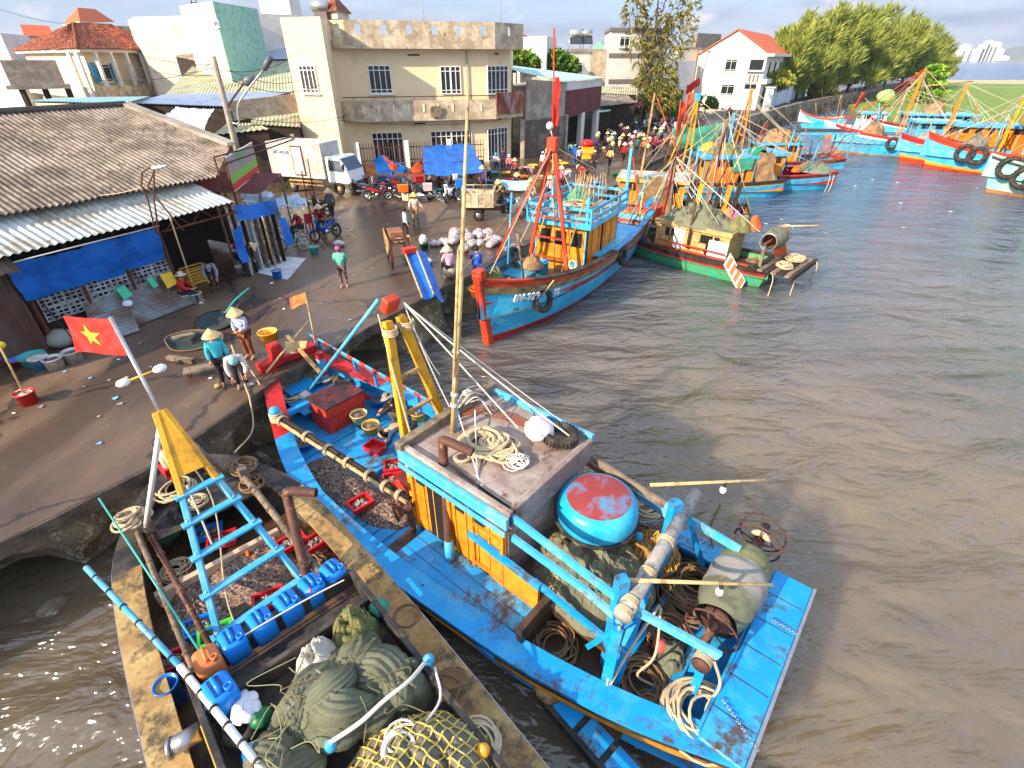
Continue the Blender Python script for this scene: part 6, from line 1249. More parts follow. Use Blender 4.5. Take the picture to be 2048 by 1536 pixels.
def cabin_(t,fr,dz,x0,x1,y0,y1,z1,wall,roof,trim=LBLUE,win=3,over=.25,rail=None,front=True,doors=1):
    c=part(lambda m:m.box(((x0+x1)/2,(y0+y1)/2,(dz+z1)/2),(x1-x0,y1-y0,z1-dz),wall),'cabin',t,fr)
    W=z1-dz
    for s,y in ((1,y1),(-1,y0)):
        for i in range(win): part(lambda m:m.box((lerp(x0,x1,(i+.5)/win),y+s*.005,z1-.42),((x1-x0)/win*.5,.05,.42),GLASS),'window',c,fr)
    if win:
        for i in range(3): part(lambda m:m.box((x1+.005,lerp(y0,y1,(i+.5)/3),z1-.45),(.05,(y1-y0)/3*.62,.5),GLASS),'window',c,fr)
    if doors: part(lambda m:m.box((lerp(x0,x1,.22),y1+.008,dz+W*.42),(.5,.05,W*.8),DARK),'door',c,fr)  # near-black box colours in the shade of an open doorway
    for s,y in ((1,y1),(-1,y0)): part(lambda m:[m.box((lerp(x0,x1,i/5),y+s*.012,(dz+z1)/2),(.07,.05,W-.02),trim if i%5==0 else wall) for i in range(6)],'cabin_trim',c,fr)
    r=part(lambda m:m.box(((x0+x1)/2,(y0+y1)/2,z1+.06),(x1-x0+2*over,y1-y0+2*over,.12),roof),'roof',c,fr,.02)
    part(lambda m:[m.box(((x0+x1)/2,(y0+y1)/2+s*((y1-y0)/2+over),z1+.03),(x1-x0+2*over+.04,.05,.22),trim) for s in (1,-1)]+[m.box((q,(y0+y1)/2,z1+.03),(.05,y1-y0+2*over,.22),trim) for q in (x0-over,x1+over)],'fascia',r,fr)
    if rail:
        def f(m):
            P=[(x0-over,y0-over),(x1+over,y0-over),(x1+over,y1+over),(x0-over,y1+over)]
            for (a,b),(cc,d) in zip(P,P[1:]+P[:1]):
                for z in (.35,.7): m.beam((a,b,z1+z),(cc,d,z1+z),.06,.12,rail)
                n=max(2,int((abs(a-cc)+abs(b-d))/1.1))
                for i in range(n): m.beam((lerp(a,cc,i/n),lerp(b,d,i/n),z1+.1),(lerp(a,cc,i/n),lerp(b,d,i/n),z1+.78),.08,.08,rail,up=(0,1,0))
        part(f,'roof_railing',r,fr)
def mast_(t,fr,foot,top,w,col,rungs=4,head=None,stays=(),stay_m=ROPE,th=.14):
    foot=V(foot);top=V(top); a=V((foot.x,foot.y+w/2,foot.z)); b=V((foot.x,foot.y-w/2,foot.z))
    ms=part(lambda m:[m.beam(a,top+V((0,.08,0)),th,th*.8,col,up=(1,0,0)),m.beam(b,top+V((0,-.08,0)),th,th*.8,col,up=(1,0,0))],'mast_frame',t,fr)
    for k in range(rungs):
        q=.15+.65*k/max(1,rungs-1); part(lambda m:m.beam(a.lerp(top+V((0,.08,0)),q),b.lerp(top+V((0,-.08,0)),q),.1,.06,col),'rung',ms,fr)
    if head: part(lambda m:m.box(top+V((0,0,.05)),(.32,.4,.5),head),'mast_head',ms,fr,.02)
    for s in stays:
        q,r=V(s[:3]),(s[3] if len(s)>3 else .02); mm=s[4] if len(s)>4 else stay_m; part(lambda m:m.tube([top,q],r,mm,6),'stay',ms,fr)
MOTT=mat('mottled_rail',(52,50,46),.7,.25,3,dirt=(150,130,86),dsc=2.5,damt=.75,bump=.4,bsc=14)
# ---- boat C: the big blue one at the quay
C0=(6.46,29.9); CFW=(-.5,-.866)
bC,FC,stC=boat('big blue fishing boat with orange red stem, tripod mast and orange wheelhouse',C0,CFW,15.3,2.05,2.75,1.75,2.1,
    [(.09,ORED),(.19,MOTT),(.28,CYAN),(.35,ORED),(.77,CYAN),(1,REDP)],lambda x:ORED if x>13.2 else (BLUE if x<7 else BLACKW),CYAN,mat('grey_wet_deck',(104,104,98),.5,.2,2,dirt=(60,66,66),damt=.6,dsc=2),
    cabin=dict(x0=5.2,x1=9.1,y0=-.95,y1=1.4,z1=3.3,wall=ORNG,roof=ROOFW,trim=CYAN,win=0,over=.3,rail=LBLUE,doors=0),
    masts=[dict(foot=(9.9,.05,1.2),top=(9.75,0,6.35),w=2.0,col=ORED,rungs=5,head=ORED,stays=((11.2,-1.85,1.9,.07,ORED),(14.5,0,2.7),(2,0,3.8),(9.2,1.2,3.6),(9.5,.2,1.3,.03,BAMB)))],
    rails=((.1,.18,.05,MOTT),(.285,.345,.03,ORED)),deckz=1.2,rake=.75)
def pC(fn,name,par=bC,bev=0): return part(fn,name,par,FC,bev)
def c_(x,y,z): return FC@V((x,y,z))
pC(lambda m:[m.beam((15.28,0,2.95),(14.62,0,-.6),.34,.3,ORED,up=(0,1,0)),m.box((15.2,0,2.9),(.4,.4,.35),ORED)],'stem_post',bev=.03)
for y in (-.5,.25,.98): pC(lambda m:m.box((9.12,y,2.65),(.06,.5,.6),GLASS),'window')
for x,w_ in ((7.2,.1),(9.,.2)): pC(lambda m:m.box((x,1.43,2.2),(w_,.06,2.0),BLACKW),'door_post')
pC(lambda m:[m.box((6.2,1.55,1.72),(3.6,.6,.1),CYAN),m.box((3.4,0,1.6),(2.6,3.4,.1),CYAN)],'side_deck',bev=.02)
pC(lambda m:[m.box((12.2,.2,1.28),(1.6,1.8,.12),CYAN),m.box((10.9,-.9,1.32),(.9,1.2,.2),CYAN),m.box((13.6,-.1,1.5),(.9,1.6,.1),DWOOD)],'hatch',bev=.02)
pC(lambda m:m.beam((0.1,1.3,2.25),(-.9,1.6,2.6),.3,.16,BLUE),'stern_horn')
def hullpt(st,x,t,side=1,zb=-.5):
    S_=stations(st,5); s=min(S_,key=lambda q:abs(q[0]-x)); return V((lerp(s[0],s[4],t),side*lerp(s[1],s[3],t**1.5),lerp(s[2],zb,t)))
LETW=plain('white_lettering',(240,240,238),.5)
for wd,xa,xb,sz in (('BV-929',14.35,13.0,.42),('TS',12.3,11.8,.36)):
    a=hullpt(stC,xa,.235); b=hullpt(stC,xb,.235); d=FC.to_3x3()@(b-a); c=(a+b)/2; up=FC.to_3x3()@(hullpt(stC,(xa+xb)/2,.18)-hullpt(stC,(xa+xb)/2,.29)); up=up-d*(up.dot(d)/d.dot(d)); M=wallframe(c_(c.x,c.y,c.z),d,up)@Matrix.Translation((0,0,.12)); text('registration_lettering',wd,M,sz,LETW,bC,.03)
q=hullpt(stC,12.75,.34); tyre(c_(q.x,q.y+.12,q.z),FC.to_3x3()@V((.25,.9,.25)),.38,.12,'tyre fender hanging over the registration letters on the bow of the big blue boat')
ropeline([c_(12.75,1.72,2.2),c_(q.x,q.y+.15,q.z+.3)],.03,ROPE,'rope holding the tyre at the bow of the big blue boat')
q=hullpt(stC,6.2,.2); tyre(c_(q.x,q.y+.12,q.z),FC.to_3x3()@V((0,1,.15)),.34,.12,'tyre fender amidships on the big blue boat')
for (u,v,z),r,h,lb in (((1105,520,-.5),.3,.8,'tall light blue barrel before the orange wheelhouse'),((1083,550,-.5),.27,.62,'shorter light blue barrel further forward on the big blue boat'),((1142,498,-.5),.28,.75,'blue barrel half hidden behind the mast leg')): bucket(G(u,v,z),r,h,CYAN,lb,1.12,None,False,'barrel','barrel')
ropecoil(c_(7.2,.1,3.45),.9,14,.03,ROPE,81,'pale rope and net pile on the front of the railed wheelhouse roof',.3,.4)
m=MB(FC); 
for i in range(26): a=rnd.uniform(5.1,6.9); y=rnd.uniform(-.6,1.2); m.tube([(a,y,3.5),(a-rnd.uniform(.1,.7),y+rnd.uniform(-.3,.3),4.5+rnd.random()*.3)],.015,BAMB,5)
tag(m.build('stick_bundle'),'bundle of thin sticks standing on the rear of the wheelhouse roof','sticks')
heapthing('net_heap',c_(5.6,-.4,3.45),.8,.7,.5,TEALN,.3,82,'teal green net on the wheelhouse roof','net',.3,2)
for (x,y),h,lb in (((4.9,1.6),2.4,'light blue pole at the rear corner of the wheelhouse roof'),((8.9,-.3),1.7,'light blue post in the middle of the wheelhouse roof'),((9.3,1.5),1.1,'light blue corner post of the wheelhouse railing')): m=MB(FC); m.beam((x,y,3.4),(x,y,3.4+h),.12,.12,LBLUE,up=(0,1,0)); tag(m.build('pole'),lb,'pole')
for c,Rr,n_r,mm,lb,s in ((c_(13.9,.1,1.6),.45,8,ROPE,'rope pile behind the orange red stem',83),(c_(12.9,.9,1.4),.4,8,ROPEB,'brown rope pile beside the port rail forward',84),(c_(13.2,-.8,1.4),.35,7,ROPE,'rope coil by the quay side bow',85),(c_(11.6,1.2,1.4),.3,6,ROPE,'rope coil below the orange mast leg',86)): ropecoil(c,Rr,n_r,.025,mm,s,lb,.25,.45)
bucket(c_(14.2,-.75,1.6),.26,.3,ORGC,'orange plastic basin at the bow of the big blue boat',1.3,None,False,'basin','basin')
m=MB(FC); m.tube([(13.2,-1.2,1.75),(9.8,-1.25,1.85)],.09,BLACKW,8); m.tube([(13.2,.55,1.6),(10.4,1.35,1.75)],.1,DWOOD,8); tag(m.build('spar'),'dark wooden spars lying along the deck of the big blue boat','spar')
m=MB(FC); m.lathe([(.13,0),(.08,.05),(.08,.2),(.13,.25)],(10.1,-1.3,1.7),STEEL,14,axis=(0,1,0)); m.beam((10.1,-1.2,1.2),(10.1,-1.2,1.7),.14,.14,CYAN,up=(1,0,0)); tag(m.build('capstan'),'steel capstan on the quay side before the wheelhouse','winch')
m=MB(FC); m.lathe([(.13,0),(.08,.05),(.08,.2),(.13,.25)],(9.9,1.35,1.75),STEEL,14,axis=(0,1,0)); m.beam((9.9,1.3,1.2),(9.9,1.3,1.95),.26,.26,LBLUE,up=(1,0,0)); m.torus((10.05,1.3,1.9),(1,0,0),.17,.05,ROPE,16,6); tag(m.build('capstan'),'light blue winch post with rope and steel drum right of the mast','winch')
a=GY(1105,290,23.0); a=FC@V((9.75,0,6.5)); m=MB(); m.tube([a,a+V((-.1,.2,3.6))],.035,ORED,6); tag(m.build('pole'),'thin orange pole on top of the orange tripod mast','pole'); m=MB(); cloth(m,[a+V((-.03,.05,2.2)),a+V((.12,.05,2.2)),a+V((.15,.05,.6)),a+V((-.1,.05,.5))],RED,4,10,.12); tag(m.build('flag'),'furled red flag on the orange tripod mast','flag'); m=MB(); m.ball(a+V((-.15,-.1,.55)),.14,WHITEP,10,8); m.tube([a+V((-.15,-.1,.5)),a+V((0,0,.1))],.03,ROPEW,5); tag(m.build('float'),'white float tied at the orange mast head','float')
# ---- boat D: small green and red boat heaped with nets
D0=(12.75,23.3); DFW=(-.72,.69)
bD,FD,stD=boat('small green and red fishing boat with a cream cabin heaped with nets',D0,DFW,9.6,1.55,1.25,.85,.9,[(.1,BLACKW),(.2,REDP),(.55,GRND),(1,GRND)],DWOOD,GRND,BROWND,
    cabin=dict(x0=2.3,x1=6.2,y0=-1.,y1=.75,z1=2.0,wall=CREAMC,roof=NETD,trim=CREAMC,win=2,over=.12,doors=1),
    masts=[dict(foot=(6.7,-.1,1.0),top=(6.3,-.2,5.0),w=2.4,col=WOOD,rungs=0,stays=((1.2,.2,2.3,.02,ROPEW),(9.5,0,1.3),(3,.7,2.4),(6.6,-.2,1,.07,ORED),(5.9,.2,1,.05,WOOD)),th=.1)],rails=((.0,.1,.06,BLACKW),(.12,.2,.05,REDP)),deckz=.5)
def d_(x,y,z): return FD@V((x,y,z))
part(lambda m:[m.beam((.6-.3*i,1.65,1.0),(.6-.3*i,-1.65,1.0),.24,.08,WOOD if i%2 else DWOOD) for i in range(6)]+[m.beam((-1.1,1.75,.95),(-1.1,-1.75,.95),.16,.2,DWOOD)],'stern_platform',bD,FD)
part(lambda m:[m.beam((6,.95,.85),(1,1.25,.95),.06,.08,ORED),m.beam((6,.95,1.15),(2.2,1.2,1.2),.05,.06,ORED)],'red_handrail',bD,FD)
part(lambda m:m.box((4.9,.77,1.4),(.6,.05,1.3),WHB2),'white_door',bD,FD)
part(lambda m:m.box((2.75,.8,1.15),(1.0,.1,.95),WHB2),'white_panel',bD,FD)
for c,rx,ry,h,mm,rot,s,lb,f_ in ((d_(4.4,-.1,2.08),2.0,1.1,.7,NETD,2.4,91,'big olive net pile on the cream cabin roof','.'),(d_(2.4,-.3,2.08),.7,.6,.55,NETG,.3,92,'green net pile at the rear of the cream cabin roof','.'),(d_(3.3,-.85,2.1),.5,.45,.6,mat('salmon_net',(214,140,100),.9,.2,3,bump=1,bsc=50),.2,93,'salmon pink net bundle on the cream cabin roof','.'),(d_(1.9,-.85,2.1),.5,.35,.45,NETO,.4,94,'orange net bundle at the far rear of the cabin roof','.'),(d_(2.9,-1.0,2.12),.28,.25,.5,plain('purple_net',(170,90,160),.8),.1,95,'small purple bundle between the pink and orange nets','.'),(d_(4.9,-.75,2.12),.4,.3,.5,NETW,.2,96,'white net bag on the far side of the cream cabin roof','.')): heapthing('net_heap',c,rx,ry,h,mm,rot,s,lb,'net',.4,2.5)
t=thing('net_reel','net reel with olive and orange netting at the stern of the small green boat','net reel',d_(.5,0,.9)); rows=[]
for i in range(17): k=i/16; y=lerp(.75,-.95,k); r=.5*min(1,sin(PI*(.1+.8*k))**.4); rows.append([d_(.5+cos(2*PI*j/20)*r,y,2.1+sin(2*PI*j/20)*r+.04*noise.noise(V((k*9,j*.5,2)))) for j in range(20)])
m=MB(); m.grid(rows[:12],NETD,True,closed=True); m.grid(rows[11:],NETO,True,closed=True); m.build('netting',t)
m=MB(FD); cloth(m,[(.9,-.5,2.1),(.5,-1.1,2.2),(.2,-1.5,1.05),(.5,-.7,1.05)],NETO,12,14,.12,.05,3); m.build('orange_net',t)
m=MB(FD); m.tube([(.5,1.3,2.1),(.5,-1.5,2.1)],.06,PIPER,8); m.build('axle',t)
for y in (.85,-1.3): m=MB(FD); m.torus((.5,y,2.1),(0,1,0),.38,.02,TANK,20,5); m.build('wheel',t)
for y in (1.15,-1.1): m=MB(FD); m.beam((.5,y,.95),(.5,y,2.1),.13,.13,WOOD,up=(1,0,0)); m.build('stand',t)
m=MB(); ORP=mat('orange_board',(222,110,62),.6,.1,2); fr=frame(d_(1.1,1.75,.25),(.55,-.5)); fr=wallframe(d_(1.9,1.6,1.15),(V((.35,-.36,-.55))),V((.3,.25,.5)))
m.box((.75,0,.0),(1.5,.62,.1),WHB2,base=fr); 
for i in range(4): m.box((.22+i*.36,0,.06),(.24,.5,.03),ORP,base=fr)
tag(m.build('slatted_board'),'white board with orange squares hanging over the side of the small green boat','board')
for i,(a,b) in enumerate(((d_(-1.0,.9,1.0),.9),(d_(-1.1,-.8,1.),1.1),(d_(-.3,1.7,1.0),1.2),(d_(-1.2,-1.5,1.0),1.0))): ropeline(curve([a,a+V((.05,-.1,-.3)),a+V((.0,-.15,-b)),a+V((.08,-.15,-b-.5))]),.025,ROPE,'frayed rope hanging from the stern platform of the small green boat into the water',group='ropes hanging from the green boat stern')
for c,Rr,mm,lb,s in ((d_(-.4,.6,1.05),.4,ROPE,'pale rope pile on the stern platform of the small green boat',97),(d_(-.4,-.9,1.05),.45,ROPE,'rope coil under the orange net',98),(d_(.9,1.0,1.05),.3,ROPEB,'brown rope by the near reel post',99)): ropecoil(c,Rr,8,.025,mm,s,lb,.25,.5)
m=MB(FD); m.tube([(.6,-.4,2.55),(-.9,-1.,2.75)],.04,BAMB,6); tag(m.build('boom'),'bamboo boom sticking out behind the small green boat','boom')
m=MB(FD); m.tube([(4.3,.9,1.0),(4.3,.9,3.2)],.07,PIPER,8); m.tube([(4.3,.9,3.2),(4.6,.6,3.35)],.07,PIPER,8); tag(m.build('exhaust_pipe'),'rusty stovepipe against the cream cabin','pipe')
bx=G(1297,432,-.55); M=frame((bx.x,bx.y,-.6),DFW); m=MB(M); m.box((0,0,.3),(1.2,.8,.6),BOXR,tap=1.1); m.box((0,0,.64),(1.38,.95,.08),BOXR); tag(m.build('fish_box',bev=.02),'big red fish chest on the bow of the small green boat','chest')
heapthing('shrimp_heap',G(1345,470,-1.),.9,.6,.2,CATCH,.3,100,'brown shrimp spread on the foredeck of the small green boat','catch',.1,4)
bucket(d_(6.9,1.0,.55),.3,.35,BLUC,'blue tub on the near rail of the small green boat',1.2,None,False,'tub','tub')
# ---- boats E, F, G, H further along the quay
bE,FE,_=boat('blue boat with a yellow stripe and orange cabin lying stern out beside the market',(21.2,42.9),(-1,-.06),12,1.8,1.7,1.15,1.35,[(.08,DWOOD),(.2,YEL),(.8,CYAN),(1,MUDW)],DWOOD,ORNG,BROWND,
    cabin=dict(x0=2.6,x1=6.6,y0=-1.1,y1=1.2,z1=2.9,wall=ORNG,roof=LBLUE,trim=LBLUE,win=1,over=.15,doors=1),masts=[dict(foot=(7.6,0,1),top=(7.6,0,6.8),w=1.7,col=YEL,rungs=5,head=LBLUE,stays=((2.0,.9,3.2),(11,0,1.7),(9.5,1.4,2.5,.06,YEL)))],rails=((.02,.09,.06,DWOOD),))
def e_(x,y,z): return FE@V((x,y,z))
m=MB(); 
rows=[[e_(2.3+cos(2*PI*j/18)*.5*sin(PI*(.15+.7*i/8))**.4,lerp(1.3,-.3,i/8),3.1+sin(2*PI*j/18)*.5*sin(PI*(.15+.7*i/8))**.4) for j in range(18)] for i in range(9)]
m.grid(rows,plain('drum_green',(20,128,90),.6),True,closed=True); m.torus(e_(2.3,.6,3.1),FE.to_3x3()@V((0,1,0)),.52,.07,TANK,18,6); tag(m.build('net_drum'),'green net drum on the orange cabin of the yellow striped boat','drum')
m=MB(); cloth(m,[e_(2.6,1.3,3.3),e_(1.4,1.2,3.3),e_(.9,1.5,1.25),e_(2.6,1.6,1.2)],NETT,10,12,.2,.1,4); tag(m.build('net'),'tan net draped from the green drum to the gunwale','net')
m=MB(); cloth(m,[e_(4.6,1.35,2.95),e_(2.9,1.35,2.95),e_(2.9,1.4,2.2),e_(4.4,1.4,1.9)],TEALN,10,8,.15,.1,5); tag(m.build('net'),'green netting hanging at the orange cabin wall','net')
heapthing('net_heap',e_(4.6,-.2,3.0),1.6,.9,.6,NETG,.2,110,'brown green gear heap on the blue roof of the yellow striped boat','net',.4,2.5)
heapthing('net_heap',e_(.9,0,1.1),.8,1.2,.5,ROOFW,.1,111,'grey heap on the stern deck of the yellow striped boat','net',.5,2.5)
bF,FF,_=boat('blue boat with a red stripe and net covered stern behind the yellow striped one',(26.7,45.6),(-1,-.02),13,1.9,1.8,1.2,1.5,[(.1,REDP),(.2,ORED),(.8,CYAN),(1,MUDW)],REDP,REDP,BROWND,
    cabin=dict(x0=4.5,x1=8.5,y0=-1.1,y1=1.2,z1=2.7,wall=ORNG,roof=LBLUE,trim=LBLUE,win=3,over=.2,doors=0),masts=[dict(foot=(9.2,0,1),top=(9,0,5.6),w=1.6,col=LBLUE,rungs=3,stays=((2.0,.9,2.6),(12,0,1.8)))])
heapthing('net_heap',FF@V((1.2,.1,1.35)),1.6,1.7,.55,mat('grey_green_net',(112,124,108),.9,.2,2,bump=1,bsc=40),0,112,'grey green net spread over the stern of the red striped boat','net',.3,2)
for i in range(9): m=MB(FF); m.tube([(3.4-.3*i,1.2-.2*i,1.4),(-.2-.45*i,.9-.12*i,4.6-.16*i)],.03,ORED if i%2 else TAN,5); tag(m.build('pole'),'slanting red or tan pole fanned out over the stern of the red striped boat','pole','slanting poles over the red striped boat stern')
for a,b in ((.8,.2),(.5,1.5)): ropeline(curve([FF@V((a,1.85,1.3)),FF@V((a,1.95,.5)),FF@V((a+.1,1.95,-.1))]),.03,ROPE,'rope dangling over the blue side of the red striped boat',group='ropes over the side of the red striped boat')
bG,FG,_=boat('blue boat with black awning frame behind the red striped boat',(31,52),(-1,0.05),13,1.9,1.8,1.2,1.5,[(.15,ORED),(.8,CYAN),(1,MUDW)],REDP,LBLUE,BROWND,
    cabin=dict(x0=4,x1=8,y0=-1.1,y1=1.1,z1=2.6,wall=ORNG,roof=NETG,trim=LBLUE,win=2,over=.2,doors=0),masts=[dict(foot=(9.5,0,1),top=(9.4,0,7.0),w=2.2,col=ORNG,rungs=4,stays=((3.0,.9,2.6),(12,0,1.8)))])
part(lambda m:[m.box((2.2,0,3.6),(5,3.2,.08),mat('black_awning',(52,50,56),.8))]+[m.beam((x,y,1.2),(x,y,3.6),.1,.1,LBLUE,up=(0,1,0)) for x in (0,4.6) for y in (-1.5,1.5)]+[m.beam((-.4,1.62,3.55),(4.8,1.62,3.55),.08,.2,LBLUE)],'awning',bG,FG)
heapthing('net_heap',FG@V((6,0,2.7)),1.8,1.1,.8,NETT,0,113,'heap of tan gear on the cabin behind the black awning','net',.5,2)
bH,FH,_=boat('wooden boat draped with brown nets behind the stern of the big blue boat',(15.2,33.2),(-.95,.28),9.5,1.7,1.5,1.0,1.1,[(.1,BLACKW),(.3,ORNG),(1,DWOOD)],DWOOD,DWOOD,BROWND,
    cabin=dict(x0=4.2,x1=8.2,y0=-1.2,y1=1.2,z1=2.7,wall=ORNG,roof=TINW,trim=CREAMC,win=3,over=.25,doors=1),masts=[dict(foot=(3.3,0,.8),top=(2.4,0,6.2),w=1.8,col=WOOD,rungs=2,stays=((6,.5,3),(0,1,1.1),(0,-1,1.1),(2.6,.3,.9,.07,ORED))),dict(foot=(7.0,.9,2.7),top=(6.8,.9,7.5),w=.5,col=TAN,rungs=2,stays=((4,1,2.8,.03,ORED),))])
m=MB(); cloth(m,[FH@V((7.2,1.5,3.0)),FH@V((5.0,1.5,3.0)),FH@V((4.6,1.9,.7)),FH@V((6.9,1.9,.8))],mat('brown_net',(142,118,84),.9,.25,2,dirt=(100,84,60),damt=.7,bump=1,bsc=40),14,14,.35,.1,6); tag(m.build('net'),'long brown net draped over the side of the wooden boat cabin','net')
for k in range(6):
    m=MB(FH); x=1.2+k*.55; m.beam((x,1.55,.8),(x-.2,1.4,2.9-.15*(k%3)),.28,.05,(DWOOD,ORNG,DWOOD,WOOD,YEL,DWOOD)[k],up=(0,1,.2)); tag(m.build('plank'),'upright plank leaning along the near rail of the net draped wooden boat','plank','planks along the wooden boat rail')
for q0,q1,w_,lb in ((G(1345,330,.5),GY(1362,200,41),.25,'long orange pennant on a pole at the market boats'),(G(1360,300,.5),GY(1377,188,50),.2,'small orange pennant above the long one'),(FG@V((1,1.2,3.6)),FG@V((.3,1.2,6.8)),.3,'red pennant on the black awning frame')):
    t=thing('pennant',lb,'flag',q0); m=MB(); m.tube([q0,q1],.05,ORED,5); m.build('pole',t); m=MB(); d=(q0-q1); cloth(m,[q1,q1+V((.5,.2,0)),q1+d*.55+V((.15,.1,0)),q1+d*.5],mat('orange_pennant',(226,92,52),.8,.15,2),4,10,.25); m.build('cloth',t)
m=MB(); a,b=GY(1345,255,58),GY(1405,252,58); cloth(m,[a,b+V((2,0,.1)),b+V((1.6,0,-2.1)),a+V((0,0,-2.0))],TEALN,12,8,.3,.2,7); tag(m.build('net'),'green netting hung between poles at the market edge','net')
m=MB(); p=G(1425,300,0.4); bag(m,(p.x,p.y,-.2),.8,YEL,3,(1.6,.8,.9)); tag(m.build('tarpaulin'),'bunched yellow tarpaulin over gear at the quay boats','tarpaulin')
# ---- boats on the far side of the basin
RB=[(.1,REDP),(.16,WHB2),(.3,CYAN),(.36,REDP),(.75,CYAN),(1,MUDW)]
bR1,FR1,_=boat('blue and white boat with red stripes and muddy bottom, leftmost of the far row',(49.8,61),(-.96,.27),13.2,2.1,3.0,1.9,2.2,RB,REDP,LBLUE,ROOFW,
    cabin=dict(x0=1.5,x1=5.5,y0=-1.4,y1=1.4,z1=3.5,wall=LBLUE,roof=MINTB,trim=LBLUE,win=3,over=.4,doors=0),masts=[dict(foot=(6.6,0,1.4),top=(6.4,0,8.4),w=1.2,col=ORNG,rungs=4,stays=((12.5,0,3,.05,ORED),(11,.6,2.6,.05,ORED),(1,0,4.4),(9,-1,2,.04,ORED)))],rails=((0,.07,.07,REDP),))
bR2,FR2,_=boat('narrow view of a blue boat with yellow boot stripe squeezed into the far row',(52.6,54.2),(-.955,.3),12.8,1.9,2.8,1.8,2.1,[(.14,REDP),(.55,CYAN),(.66,YEL),(.8,ORED),(1,MUDW)],REDP,LBLUE,ROOFW,
    cabin=dict(x0=2,x1=8.3,y0=-1.3,y1=1.3,z1=3.7,wall=ORNG,roof=LBLUE,trim=LBLUE,win=6,over=.35,doors=0),masts=[dict(foot=(9.0,0,1.4),top=(8.8,0,7.2),w=.9,col=ORNG,rungs=3,stays=((12,0,2.8),(1,0,4.4)))],rails=((0,.08,.07,REDP),))
bR3,FR3,stR3=boat('bright blue boat with a broad red gunwale and hanging tyres in the far row',(53.0,48.4),(-.89,.455),13.8,2.2,3.3,1.9,2.2,[(.2,ORED),(.68,CYAN),(.74,YEL),(1,ORED)],ORED,LBLUE,ROOFW,
    cabin=dict(x0=2,x1=6.5,y0=-1.4,y1=1.4,z1=4.0,wall=ORNG,roof=LBLUE,trim=LBLUE,win=4,over=.35,doors=0),masts=[dict(foot=(8.0,0,1.4),top=(7.8,0,6.6),w=.9,col=YEL,rungs=3,stays=((13,0,3.2),(1,0,4.2),(3,1.2,6.4,.06,TAN),(4,-.5,5.6,.05,TAN)))],rails=((0,.08,.07,ORED),))
bR4,FR4,stR4=boat('pale mint green boat with many tyre fenders at the right picture edge',(50.2,38.6),(-.92,.39),13.0,2.3,2.9,1.9,2.2,[(.1,MINTB),(.75,MINTB),(1,MUDW)],MINTB,MINTB,ROOFW,
    cabin=dict(x0=2,x1=6.5,y0=-1.4,y1=1.4,z1=4.2,wall=ORNG,roof=LBLUE,trim=LBLUE,win=4,over=.35,doors=0),masts=[dict(foot=(8.0,0,1.4),top=(7.8,0,7.6),w=1.2,col=YEL,rungs=3,stays=((12,0,2.9),(1,0,4.2),(11,1,6.6,.06,YEL)))])
for FRx,stx,xs,R_ in ((FR3,stR3,((10.6,.3),(9.7,.3),(6.3,.35)),.62),(FR4,stR4,((11.9,.25),(11.1,.4),(10.1,.45)),.66)):
    for i,(x,tt) in enumerate(xs):
        q=hullpt(stx,x,tt); tyre(FRx@V((q.x,q.y+.22,q.z+.2)),FRx.to_3x3()@V((.15,1,.2)),R_,.2,('tyre fender nearest the bow on the broad red gunwale boat','second tyre fender overlapping the first on the broad red gunwale boat','tyre fender standing alone further aft on the broad red gunwale boat')[i] if FRx is FR3 else ('uppermost tyre fender on the mint green boat','middle tyre fender on the mint green boat','tyre fender at the picture edge on the mint green boat')[i])
q=hullpt(_ if _ else stR3,7.5,.3); tyre(FR1@V((7.6,2.15,1.4)),FR1.to_3x3()@V((0,1,.2)),.5,.16,'small tyre fender hanging on the red striped leftmost far boat')
bR5,FR5,_=boat('blue boat with a mint roof lying behind the far row',(60,72),(-.97,.2),13,2,2.8,1.9,2.2,RB,REDP,LBLUE,ROOFW,cabin=dict(x0=2,x1=9,y0=-1.4,y1=1.4,z1=3.3,wall=LBLUE,roof=MINTB,trim=LBLUE,win=5,over=.5,doors=0),masts=[dict(foot=(10,0,1.4),top=(10,0,6.2),w=1,col=TAN,rungs=2,stays=((3,0,4.3),(13,0,2.8),(4,2,7,.08,TAN)))])
bR6,FR6,_=boat('white and orange boat half hidden at the grass spit behind the far row',(66,60),(-.95,.3),13,2,2.8,1.9,2.2,[(.2,ORED),(1,WHB2)],ORED,LBLUE,ROOFW,cabin=dict(x0=2,x1=8,y0=-1.4,y1=1.4,z1=3.1,wall=ORNG,roof=LBLUE,trim=LBLUE,win=5,over=.3,doors=0),masts=[dict(foot=(10,0,1.4),top=(9.5,0,7.4),w=1.4,col=ORNG,rungs=2,stays=((3,0,4.3),(13,0,2.8),(3,3,9,.09,TAN),(2,-1,8.5,.07,TAN)))])
bR7,FR7,_=boat('small blue boat with an orange bow moored at the sea wall',(52.0,88.5),(-.93,.37),6.6,1.5,2.6,1.5,1.8,[(.12,ORED),(.8,CYAN),(1,MUDW)],ORED,WHB2,ROOFW,rails=())
bR8,FR8,_=boat('white and blue boat with a tan bottom just left of the red striped far boat',(51.5,75),(-.95,.3),9,1.6,2.2,1.5,1.7,[(.35,WHB2),(.6,CYAN),(1,ORP)],WHB2,LBLUE,ROOFW,cabin=dict(x0=2,x1=5,y0=-1,y1=1,z1=3.2,wall=WHB2,roof=MINTB,trim=LBLUE,win=2,over=.2,doors=0),rails=())
